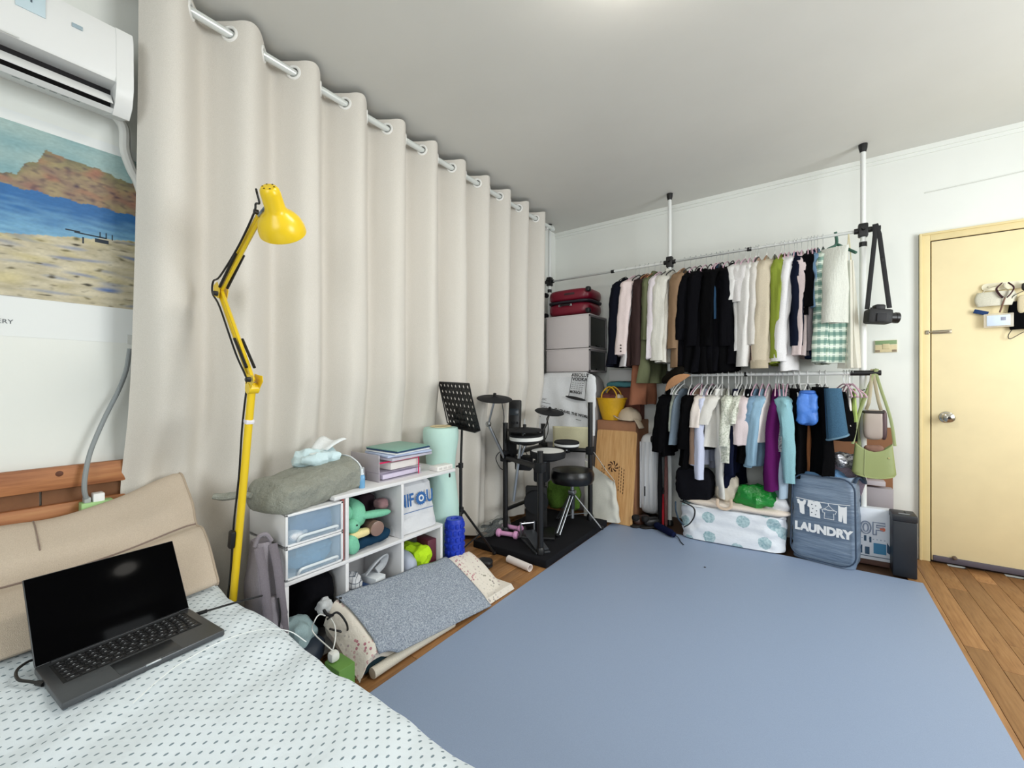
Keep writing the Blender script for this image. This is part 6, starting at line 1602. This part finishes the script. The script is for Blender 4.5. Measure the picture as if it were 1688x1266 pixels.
for s in (-1, 1): MB().tube(bez([tc_ + Vector((s*.035, 0, .09)), tc_ + Vector((s*.02, -.01, .16)), rod_end + Vector((-.012, 0, .008))], 6), .009, 8, squash=(1, .3)).build('strap', plain('#a59a80', 0.5), gy)
MB().soft((gc_.x+.005, 3.35, zt-.035), (.10, .05, .05), .6, .006, 20).build('brown_pouch', cloth('#8a6a5c'), label='brown pouch inside the open green handbag', cat='pouch')
cl = thing('carabiner', 'small metal key ring hanging at the rail end', 'key ring', (px(1430, 640, y=3.42)))
c = px(1430, 642, y=3.42)
MB().tube([c + Vector((.012*math.cos(k*PI/8), 0, .014*math.sin(k*PI/8))) for k in range(17)], .002, 6).build('ring', STEEL, cl)
MB().tube(bez([c + Vector((-.06, 0, .015)), c + Vector((-.03, 0, -.005)), c + Vector((-.012, 0, 0))], 4), .003, 6).build('cord', BLACK, cl)

# wall switch with sticker
sw = thing('light_switch', 'white light switch with green landscape sticker on wall', 'light switch', (.47, YW, 1.32))
c = px(1460, 571, y=YW)
MB().cuboid((c.x-.058, YW-.010, c.z-.042), (c.x+.058, YW, c.z+.042), .004).build('plate', plain('#d9d4bc', 0.45), sw)
MB().cuboid((c.x-.054, YW-.0112, c.z+.012), (c.x+.054, YW-.0098, c.z+.038), .0005).build('green_band', plain('#7f9a6c', 0.5), sw)
MB().cuboid((c.x-.054, YW-.0112, c.z-.038), (c.x+.054, YW-.0098, c.z+.010), .0005).build('sticker', plain('#d6c79e', 0.5, var=.08, vscale=60), sw)
MB().cuboid((c.x-.054, YW-.0116, c.z-.038), (c.x-.030, YW-.0108, c.z-.024), .0003).build('sticker_corner', plain('#8c7a62', 0.5), sw)
MB().cuboid((c.x+.030, YW-.0116, c.z-.038), (c.x+.054, YW-.0108, c.z-.024), .0003).build('sticker_corner', plain('#8c7a62', 0.5), sw)
MB().cuboid((c.x-.018, YW-.014, c.z-.018), (c.x+.018, YW-.010, c.z+.016), .002).build('rocker', plain('#d2c49a', 0.45), sw)

# ---------------------------------------------------------------- door hooks with badge and masks
FY = YW - .015
hk = thing('hook_rail', 'white wooden hook rail fixed on the door', 'hook rail', (1.0, FY, 1.68))
a = px(1617, 475, y=FY); zc = a.z
MB().prism(rrect(.22, .022, .021), .012, frame((a.x + .22, FY, zc), (1, 0, .0), yd=(0, 0, 1))).build('rail_board', plain('#ece4c8', 0.5), hk)
for x in (.085, .165, .26, .345):
    MB().tube(bez([(a.x + x, FY-.012, zc), (a.x + x, FY-.034, zc-.004), (a.x + x, FY-.042, zc+.012)], 4), .005, 8).build('hook', plain('#efe8d2', 0.4), hk)
MB().lathe([(0, 0), (.004, 0), (.003, .002), (0, .002)], rotm((a.x+.025, FY-.012, zc), rx=PI/2), 8).build('screw', plain('#9a927c', 0.4, .7), hk)
h1 = Vector((a.x + .085, FY-.036, zc))
bd = thing('name_badge', 'clear plastic card badge with maroon lanyard on door hook', 'badge', (h1.x, FY-.04, 1.5))
c = px(1645, 528, y=FY-.03)
MB().cuboid((c.x-.058, c.y-.004, c.z-.042), (c.x+.062, c.y+.002, c.z+.040), .002).build('holder', clear('#e6dcc8', 0.2, 0.5), bd)
MB().cuboid((c.x-.046, c.y-.0055, c.z-.032), (c.x+.048, c.y-.0042, c.z+.030), .0005).build('card', plain('#cfdcec', 0.5), bd)
MB().cuboid((c.x+.010, c.y-.0062, c.z-.002), (c.x+.030, c.y-.0056, c.z+.018), .0002).build('card_photo', plain('#8f93a8', 0.5), bd)
for s in (-1, 1):
    MB().tube(bez([h1 + Vector((s*.012, -.012, .012)), h1 + Vector((s*.034, -.014, -.02)), h1 + Vector((s*.022, -.014, -.055)), h1 + Vector((s*.008, -.014, -.075))], 5), .011, 8, squash=(.3, 1)).build('lanyard', plain('#4a2230', 0.7), bd)
MB().tube([h1 + Vector((0, -.014, -.075)), Vector((c.x+.006, c.y-.004, c.z+.045))], .004, 6).build('clip', plain('#7a5a4c', 0.4, .5), bd)
def mask(name, lab, cx, cz, w, h, mat, trimmat=None):
    mk_ = thing(name, lab, 'mask', (cx, FY-.03, cz))
    mmb = MB(); mmb.grid(lambda a, b: Vector((cx + (a-.5)*w*(1 + .15*math.sin(PI*b)), FY - .018 - .022*math.sin(PI*a), cz + (b-.5)*h)), 16, 12)
    o = mmb.build('mask_cloth', mat, mk_); md = o.modifiers.new('thick', 'SOLIDIFY'); md.thickness = .002
    return mk_
m1 = mask('white_mask', 'white cloth face mask with blue edge behind badge', h1.x - .03, h1.z-.075, .15, .085, cloth('#dcd8c6'))
MB().box((0, 0, 0), (.062, .006, .024), rotm((px(1617, 515, y=FY-.02)), ry=.35), .002).build('blue_edge', cloth('#2b4068'), m1)
for s in (-1, 1): MB().tube(bez([(h1.x - .03 + s*.07, FY-.02, h1.z-.05), (h1.x - .03 + s*.03, FY-.03, h1.z-.01), (h1.x, FY-.034, h1.z+.004)], 5), .0022, 6).build('ear_loop', plain('#cfc6ae', 0.7), m1)
c = px(1692, 519, y=FY-.02)
m2 = mask('black_mask', 'black cloth face mask hanging on door hook', c.x, c.z, .125, .165, cloth('#0c0c0e'))
MB().tube(bez([(c.x-.055, FY-.02, c.z+.08), (c.x-.045, FY-.03, c.z+.12), (a.x+.26, FY-.04, zc+.004)], 5), .002, 6).build('ear_loop', BLACK, m2)
MB().tube(bez([(c.x-.055, FY-.02, c.z-.08), (c.x-.07, FY-.02, c.z-.115), (c.x-.062, FY-.02, c.z-.135), (c.x-.02, FY-.02, c.z-.105), (c.x+.02, FY-.02, c.z-.08)], 5), .002, 6).build('ear_loop', BLACK, m2)
hk2 = Vector((a.x + .165, FY-.04, zc-.02))
MB().soft(hk2, (.030, .02, .045), .6, .003, n=5).build('key_fob', plain('#1d1b1a', 0.4), label='dark key fob hanging on the second door hook', cat='key')
MB().soft(hk2 + Vector((-.005, .008, -.10)), (.05, .02, .11), .5, .004, n=6).build('beige_pouch', cloth('#d3c6a6'), label='beige mask pouch hanging between badge and black mask', cat='pouch')

# ---------------------------------------------------------------- laundry hamper
lh = thing('laundry_hamper', 'collapsible blue-grey nylon laundry hamper with white LAUNDRY print', 'laundry hamper', (.07, 3.38, 0))
m, t = new_mat('hamper_nylon')
w_ = t.noise(4, 3, .6, stretch=(1.2, 1.2, 9))
t.base(t.ramp(w_, [(0.3, '#66788e'), (0.7, '#7c8ea4')])); t.b.inputs['Roughness'].default_value = 0.45
t.bump(w_, .5, .02); NYL = m
b0, b1 = Vector((-.105, 3.285, .006)), Vector((.225, 3.225, .006))
lx = (b1 - b0).normalized(); ly = Vector((-lx.y, lx.x, 0)); LWd = (b1 - b0).length * 1.02
HM = frame(b0.lerp(b1, .5), lx, yd=ly); LH = .545; LDp = .22
def ham_pt(a, b):
    an = 2*PI*a; co, si = math.cos(an), math.sin(an); co = math.copysign(abs(co)**.38, co); si = math.copysign(abs(si)**.38, si)
    k = 1 - .13*max(0, b-.5)**1.5*2 - .06*max(0, .12-b)/.12
    wv_ = .009*noise.noise(Vector((co*1.5, si*3, b*16)))
    return HM @ Vector((co*(LWd/2*k) + wv_, LDp/2 + si*(LDp/2*k) + wv_ + (.02*b if si < 0 else 0), b*LH + .03*(.5*co) * (b > .5) * (b-.5) - .0))
hmb = MB(); hmb.grid(ham_pt, 56, 26, True, False); hmb.f.append(tuple(i*26 for i in range(56))[::-1]); ho = hmb.build('hamper_body', NYL, lh, sharp=60); md = ho.modifiers.new('thick', 'SOLIDIFY'); md.thickness = .003
EDG = plain('#33445a', 0.6)
def rnd_loop(side):
    # wire-edge binding around one side panel
    P = []; w2, h2 = LWd/2*.97, LH/2
    for (x, z) in [(q[0], q[1]) for q in rrect(w2, h2*.97, .07, 5)]:
        b = (z + h2)/LH; k = 1 - .09*max(0, b-.5)**1.5*2
        P.append(HM @ Vector((x*k, (-.004 + .02*b) if side < 0 else LDp+.002, z + h2 + .006)))
    return P + [P[0]]
MB().tube(rnd_loop(-1), .0045, 6).build('edge_binding', EDG, lh); MB().tube(rnd_loop(1), .0045, 6).build('edge_binding', EDG, lh)
for s in (-1, 1):
    e = HM @ Vector((s*LWd*.45, .03, LH-.02)); f = HM @ Vector((s*LWd*.45, LDp-.03, LH-.02))
    MB().tube(bez([e, e + Vector((s*.022, .03, .03)), e.lerp(f, .5) + Vector((s*.04, 0, -.01 if s > 0 else .02)), f + Vector((s*.022, -.03, .02)), f], 5), .012, 8, squash=(.3, 1)).build('handle', EDG, lh)
PM = HM @ Matrix.Translation((0, -.004, LH*.5)) @ Matrix.Rotation(math.radians(90 - 2.1), 4, 'X')
PRT = plain('#eef0f2', 0.6)
text('LAUNDRY', .068, PM @ Matrix.Translation((.004, -.060, .010)), PRT, lh, sx=.92, bold=.004, ext=.0008)
def shape(P, mat=PRT, z=.010, nm='printed_garment'):
    return MB().prism(P, .0016, PM @ Matrix.Translation((0, .0, z))).build(nm, mat, lh, smooth=False)
ln_ = MB(); ln_.tube([PM @ Vector((x, .118 - .012*math.cos(x*9) + .006, .011)) for x in [(-.135 + k*.0275) for k in range(11)]], .0018, 5); ln_.build('printed_line', PRT, lh)
shape([(-.130, .108), (-.118, .112), (-.112, .100), (-.098, .100), (-.092, .112), (-.080, .108), (-.084, .084), (-.090, .080), (-.088, .022), (-.100, .020), (-.112, .028), (-.118, .082), (-.126, .086)])
shape([(-.070, .112), (-.055, .116), (-.040, .108), (-.024, .116), (-.010, .112), (.002, .078), (-.010, .070), (-.006, .012), (-.060, .014), (-.062, .070), (-.074, .076)])
for (x, y) in ((-.05, .09), (-.03, .085), (-.045, .065), (-.025, .055), (-.05, .04), (-.03, .03)): MB().lathe([(0, 0), (.0035, 0), (.0035, .0008), (0, .0008)], PM @ Matrix.Translation((x, y, .0116)), 8).build('printed_dot', EDG, lh)
hgr = MB(); hgr.tube([PM @ Vector(q) for q in ((.032, .112, .011), (.036, .100, .011), (.010, .072, .011), (.064, .072, .011), (.036, .100, .011))], .0018, 5); hgr.build('printed_line', PRT, lh)
ts_ = MB(); ts_.tube([PM @ Vector(q) for q in ((.018, .078, .011), (.002, .070, .011), (.008, .052, .011), (.016, .054, .011), (.014, .018, .011), (.062, .018, .011), (.060, .054, .011), (.068, .052, .011), (.074, .070, .011), (.056, .078, .011), (.046, .070, .011), (.030, .070, .011), (.018, .078, .011))], .0018, 5); ts_.build('printed_line', PRT, lh)
shape([(.082, .112), (.094, .104), (.112, .104), (.124, .112), (.124, .010), (.108, .010), (.104, .060), (.100, .014), (.084, .016)])

# ---------------------------------------------------------------- bedding bundle, green bag, loose clothes under the lower rail
m, t = new_mat('medallion_cotton')
v1 = t.add('ShaderNodeTexVoronoi', voronoi_dimensions='2D'); v1.inputs['Scale'].default_value = 6.2; v1.inputs['Randomness'].default_value = 0.75
sp = t.sep(t.coord()); cxy = t.add('ShaderNodeCombineXYZ'); t.l.new(sp[0], cxy.inputs[0]); t.l.new(t.math('ADD', sp[2], t.math('MULTIPLY', sp[1], .6)), cxy.inputs[1]); t.l.new(cxy.outputs[0], v1.inputs['Vector'])
disk = t.math('LESS_THAN', t.math('ADD', v1.outputs['Distance'], t.math('MULTIPLY', t.noise(50, 2), .10)), .30)
t.base(t.mix(disk, hexc('#e8ecf2'), t.ramp(t.noise(60, 3), [(0.35, '#8fb0b8'), (0.65, '#c3d8dc')]))); t.b.inputs['Roughness'].default_value = 0.92
t.bump(t.noise(8, 4), .5, .02); MED = m
bd_ = thing('bedding_bundle', 'white bedding bundle printed with pale teal discs on floor', 'bedding', (-.48, 3.44, 0))
bl, brr = px(1122, 886, z=.005), px(1297, 917, z=.005)
ex = (brr - bl).normalized(); ey = Vector((-ex.y, ex.x, 0)); BMx = frame(bl.lerp(brr, .5), ex, yd=ey); BL = (brr - bl).length
def bun_pt(a, b):
    an = 2*PI*a; co, si = math.cos(an), math.sin(an); co = math.copysign(abs(co)**.35, co); si = math.copysign(abs(si)**.35, si)
    p = Vector((co*BL/2*(1.0 + .03*b), .20 + si*.20*(1 - .08*b), b*.235))
    p.x += .014*noise.noise(Vector((co*3, si*4, b*5))); p.y += .014*noise.noise(Vector((co*6, si*2, b*5 + 3))); p.z += .012*noise.noise(Vector((co*4, si*4, 9)))*b
    return BMx @ Vector((p.x, p.y, max(.006, p.z)))
bmb = MB(); bmb.grid(bun_pt, 64, 18, True, False); bmb.f.append(tuple(i*18 for i in range(64))[::-1])
bmb.grid(lambda a, b: BMx @ Vector(((a-.5)*BL*1.0, .02 + b*.36, .235 + .03*math.sin(PI*b)*math.sin(PI*a) + .008*noise.noise(Vector((a*8, b*8, 2))))), 24, 14)
bmb.build('wrapped_bedding', MED, bd_)
def bpt(x, y, z): return BMx @ Vector((x, y, z))
MB().tube(bez([bpt(-.33, .02, .262), bpt(-.24, -.006, .235), bpt(-.23, -.018, .18), bpt(-.26, -.018, .12), bpt(-.30, -.018, .085)], 6), .010, 8, squash=(.25, 1)).build('black_strap', DARK, label='black strap dangling over the bedding bundle', cat='strap')
MB().tube(bez([bpt(-.36, -.006, .262), bpt(-.355, -.02, .20), bpt(-.335, -.022, .14), bpt(-.30, -.022, .10)], 6), .006, 8).build('braided_cord', plain('#2a3c4c', 0.8, bump=.8, bscale=200), label='dark braided cord loop hanging on bedding bundle', cat='cord')
MB().soft(bpt(.02, .10, .262), (.66, .18, .045), .4, .012, 10, m=None, n=12).build('cream_blanket', cloth('#e2d6ca', bump=.5, bscale=16), label='folded cream blanket on top of the bedding bundle', cat='blanket')
MB().soft(bpt(-.245, .14, .38), (.26, .20, .26), .5, .02, 9, seed=3).build('black_tote', cloth('#131318'), label='black cloth bag slumped on the bedding bundle', cat='bag')
gb2 = px(1245, 815, y=3.36)
GP = plain('#1f8a35', 0.22, bump=.9, bscale=22, bdist=.015)
MB().soft(gb2 + Vector((0, 0, -.005)), (.29, .16, .15), .75, .03, 12, seed=7).build('green_plastic_bag', GP, label='shiny green plastic bag on top of bedding bundle', cat='bag')
MB().soft(bpt(.27, .14, .30), (.16, .20, .12), .5, .02, 12, seed=9).build('white_pillow', cloth('#dfe0e4'), label='white cloth bundle between green bag and hamper', cat='clothes')
cf = MB(); cf.soft(bpt(-.03, .13, .38), (.14, .12, .20), .5, .03, 10, seed=6); cf.build('cream_tote', cloth('#d5cbbb'), label='cream canvas bag standing behind the white trousers', cat='bag')
lp_ = MB(); lp_.tube(bez([bpt(-.085, .03, .31), bpt(-.08, -.0, .27), bpt(-.04, -.012, .255), bpt(-.0, 0, .27), bpt(.0, .03, .32)], 6), .010, 8, squash=(.35, 1)); lp_.build('beige_strap', cloth('#cbb7a4'), label='beige bag handle looping over the bedding bundle', cat='strap')
for (u, v0, v1, col, r_, lab) in ((1087, 735, 848, '#17171a', .020, 'black folded umbrella standing beside white suitcase'), (1097, 730, 842, '#6a4a48', .016, 'maroon patterned umbrella standing by the bedding bundle'), (1092, 815, 850, '#b02a34', .012, 'red stick handle beside the bedding bundle')):
    a_, b_ = px(u, v0, y=3.36), px(u, v1, y=3.36)
    if b_.z < .01: b_.z = .01
    um = thing('umbrella', lab, 'umbrella', (b_.x, 3.36, .0), group='umbrellas by the bedding bundle')
    a2 = Vector((a_.x, 3.38, a_.z)); b2 = Vector((a_.x+.01, 3.34, .006))
    cvv = [b2, b2.lerp(a2, .06), b2.lerp(a2, .5), b2.lerp(a2, .9), a2]
    MB().tube(cvv, [.004, r_*.7, r_, r_*.6, .006], 10).build('canopy', cloth(col, var=.3), um)
    MB().tube([a2, a2 + Vector((0, .004, .05))], .007, 8).build('handle', DARK, um)
nu_ = thing('folded_umbrella', 'navy folded umbrella lying on mat before bedding bundle', 'umbrella', px(1100, 872, z=.03))
a_, b_ = px(1076, 862, z=.032), px(1112, 882, z=.03)
MB().tube(bez([a_, a_.lerp(b_, .15), a_.lerp(b_, .5), a_.lerp(b_, .85), b_], 5), [.012] + [.02]*5 + [.026]*5 + [.026]*5 + [.02]*4 + [.010], 12).build('canopy', cloth('#151b38'), nu_)
MB().tube(bez([b_, px(1118, 886, z=.012), px(1122, 893, z=.008), px(1127, 898, z=.008)], 5), .003, 6).build('wrist_cord', BLACK, nu_)
# purple sequin top and cloth heaps behind the hamper
c = px(1385, 755, y=3.52)
MB().soft(c + Vector((0, 0, -.12)), (.26, .24, .30), .5, .02, 10, seed=5).build('clothes_heap', cloth('#7a6f7c', var=.3), label='mauve grey heap of clothes behind the laundry hamper', cat='clothes')
m, t = new_mat('sequin'); v1 = t.add('ShaderNodeTexVoronoi'); v1.inputs['Scale'].default_value = 110; t.l.new(t.coord(), v1.inputs['Vector'])
t.base(t.ramp(v1.outputs['Color'], [(0.2, '#6f6f78'), (0.6, '#d9d9de')])); t.b.inputs['Metallic'].default_value = .7; t.b.inputs['Roughness'].default_value = .3
MB().soft(c + Vector((.03, -.10, .0)), (.15, .07, .10), .6, .015, 18, seed=2).build('sequin_top', m, label='silver sequin top lying on the mauve clothes heap', cat='top')
MB().soft(HM @ Vector((0, LDp/2 + .02, LH-.03)), (.24, .15, .09), .7, .025, 12, seed=15).build('laundry_clothes', cloth('#5f84ac', var=.2), label='blue laundry heaped inside the laundry hamper', cat='clothes')
# big brown carton, grey boxes, paper bag, black bin by the door
bc2 = thing('kraft_carton', 'tall flattened brown carton leaning on wall behind green handbag', 'box', (.40, 3.69, 0))
e0, e1 = px(1420, 706, y=3.69), px(1471, 706, y=3.69)
kmx = frame((e1.x-.22, 3.66, .004), (1, 0, 0), yd=(0, .035, e1.z))
MB().prism(rrect(.16, e1.z/2, .012), .012, kmx @ Matrix.Translation((.06, e1.z/2, 0))).build('carton_sheet', plain('#96694a', 0.85, var=.05), bc2)
MB().box((.06, e1.z*.62, .013), (.30, .004, .002), kmx).build('crease', plain('#6e4a32', 0.9), bc2, smooth=False)
MB().box((.02, e1.z*.38, .013), (.004, e1.z*.5, .002), kmx).build('crease', plain('#6e4a32', 0.9), bc2, smooth=False)
for k, (u, v0, v1, w_) in enumerate(((1443, 793, 806, .10), (1449, 805, 842, .14))):
    p = px(u, v1, y=3.56); q = px(u, v0, y=3.56)
    MB().cuboid((p.x-w_/2, 3.56, p.z if k else q.z - .03), (p.x+w_/2, 3.64, q.z), .003).build('grey_folder_box', plain(('#c4bcc0', '#aaa2a6')[k], 0.6), label=('pale grey box on top of the mauve grey box', 'mauve grey box standing behind the white paper bag')[k], cat='box')
    if k: MB().cuboid((p.x-w_/2, 3.57, 0), (p.x+w_/2, 3.64, p.z), .003).build('box_stack', plain('#9d9599', 0.6), label='grey box at the bottom behind white paper bag', cat='box')
pb = thing('paper_bag', 'white printed paper shopping bag standing beside the end pole', 'paper bag', (.38, 3.45, 0))
q0, q1 = px(1424, 925, y=3.42), px(1473, 929, y=3.42)
PBW = .225; PBH = px(1460, 843, y=3.42).z - .03; zb0 = .035
pm_ = frame((q1.x - PBW/2 + .005, 3.42, zb0), (1, .05, 0), yd=(0, .02, 1))
PAPER = plain('#dfe4ec', 0.5)
pbm = MB(); pbm.box((0, PBH/2, -.035), (PBW, PBH, .07), pm_, .002); pbm.build('bag_body', PAPER, pb)
MB().cuboid((q1.x-PBW, 3.43, 0), (q1.x+.0, 3.50, zb0), .002).build('low_stool', plain('#5a4038', 0.7), label='low dark wooden block under the white paper bag', cat='block')
pf = pm_ @ Matrix.Translation((0, 0, .0006))
OUT = plain('#8f9bb0', 0.5)
def letter_out(pts, close=True):
    l = MB(); l.tube([pf @ Vector((x, y, .001)) for x, y in (pts + [pts[0]] if close else pts)], .004, 5); l.build('logo_letter', OUT, pb)
oy = PBH*.62
letter_out([(-.022 + .024*math.cos(k*PI/10), oy + .038*math.sin(k*PI/10)) for k in range(20)]); letter_out([(-.022 + .012*math.cos(k*PI/10), oy + .025*math.sin(k*PI/10)) for k in range(20)])
letter_out([(.012, oy-.038), (.012, oy+.038), (.070, oy+.038), (.070, oy+.022), (.028, oy+.022), (.028, oy+.008), (.060, oy+.008), (.060, oy-.008), (.028, oy-.008), (.028, oy-.038)])
MB().lathe([(0, 0), (.013, 0), (.013, .001), (0, .001)], pf @ Matrix.Translation((.058, oy, .002)), 16).build('logo_dot', plain('#e07a5a', 0.5), pb)
for k in range(7): MB().box((-.04 + k*.018, oy-.068, .0005), (.006, .005, .001), pf).build('small_print', OUT, pb, smooth=False)
TEAL = plain('#3a7ea6', 0.5); DKT = plain('#2a4a66', 0.5)
MB().box((.045, .075, .0006), (.06, .065, .0012), pf).build('printed_shopfront', TEAL, pb, smooth=False)
MB().prism([(.078, .12), (.098, .085), (.098, .045), (.078, .060)], .0012, pf).build('printed_shopfront', DKT, pb, smooth=False)
for (x, y, w_, h_) in ((-.055, .135, .012, .035), (-.025, .130, .012, .035), (.0, .125, .010, .035), (-.045, .06, .012, .05), (-.015, .055, .022, .045), (-.07, .055, .010, .05)): MB().box((x, y, .0006), (w_, h_, .0012), pf).build('printed_window', DKT, pb, smooth=False)
MB().box((0, .022, .0006), (PBW*.96, .004, .0012), pf).build('printed_line', DKT, pb, smooth=False)
bt = thing('black_bin', 'tall narrow black box standing between paper bag and door', 'bin', (.45, 3.37, 0))
x0, x1 = px(1472, 948, z=.004).x, px(1513, 957, z=.004).x
MB().cuboid((x0, 3.312, .002), (x1, 3.44, .325), .004).build('bin_body', plain('#1b2028', 0.5), bt)
MB().cuboid((x0-.003, 3.309, .325), (x1+.003, 3.443, .365), .006).build('lid', plain('#23262c', 0.45), bt)
MB().box(((x0+x1)/2, 3.34, .366), (.05, .012, .002), None).build('label_mark', plain('#8c9096', 0.4), bt)
MB().box(((x0+x1)/2+.01, 3.39, .367), (.004, .05, .002), None).build('lid_groove', plain('#0c0d10', 0.5), bt)
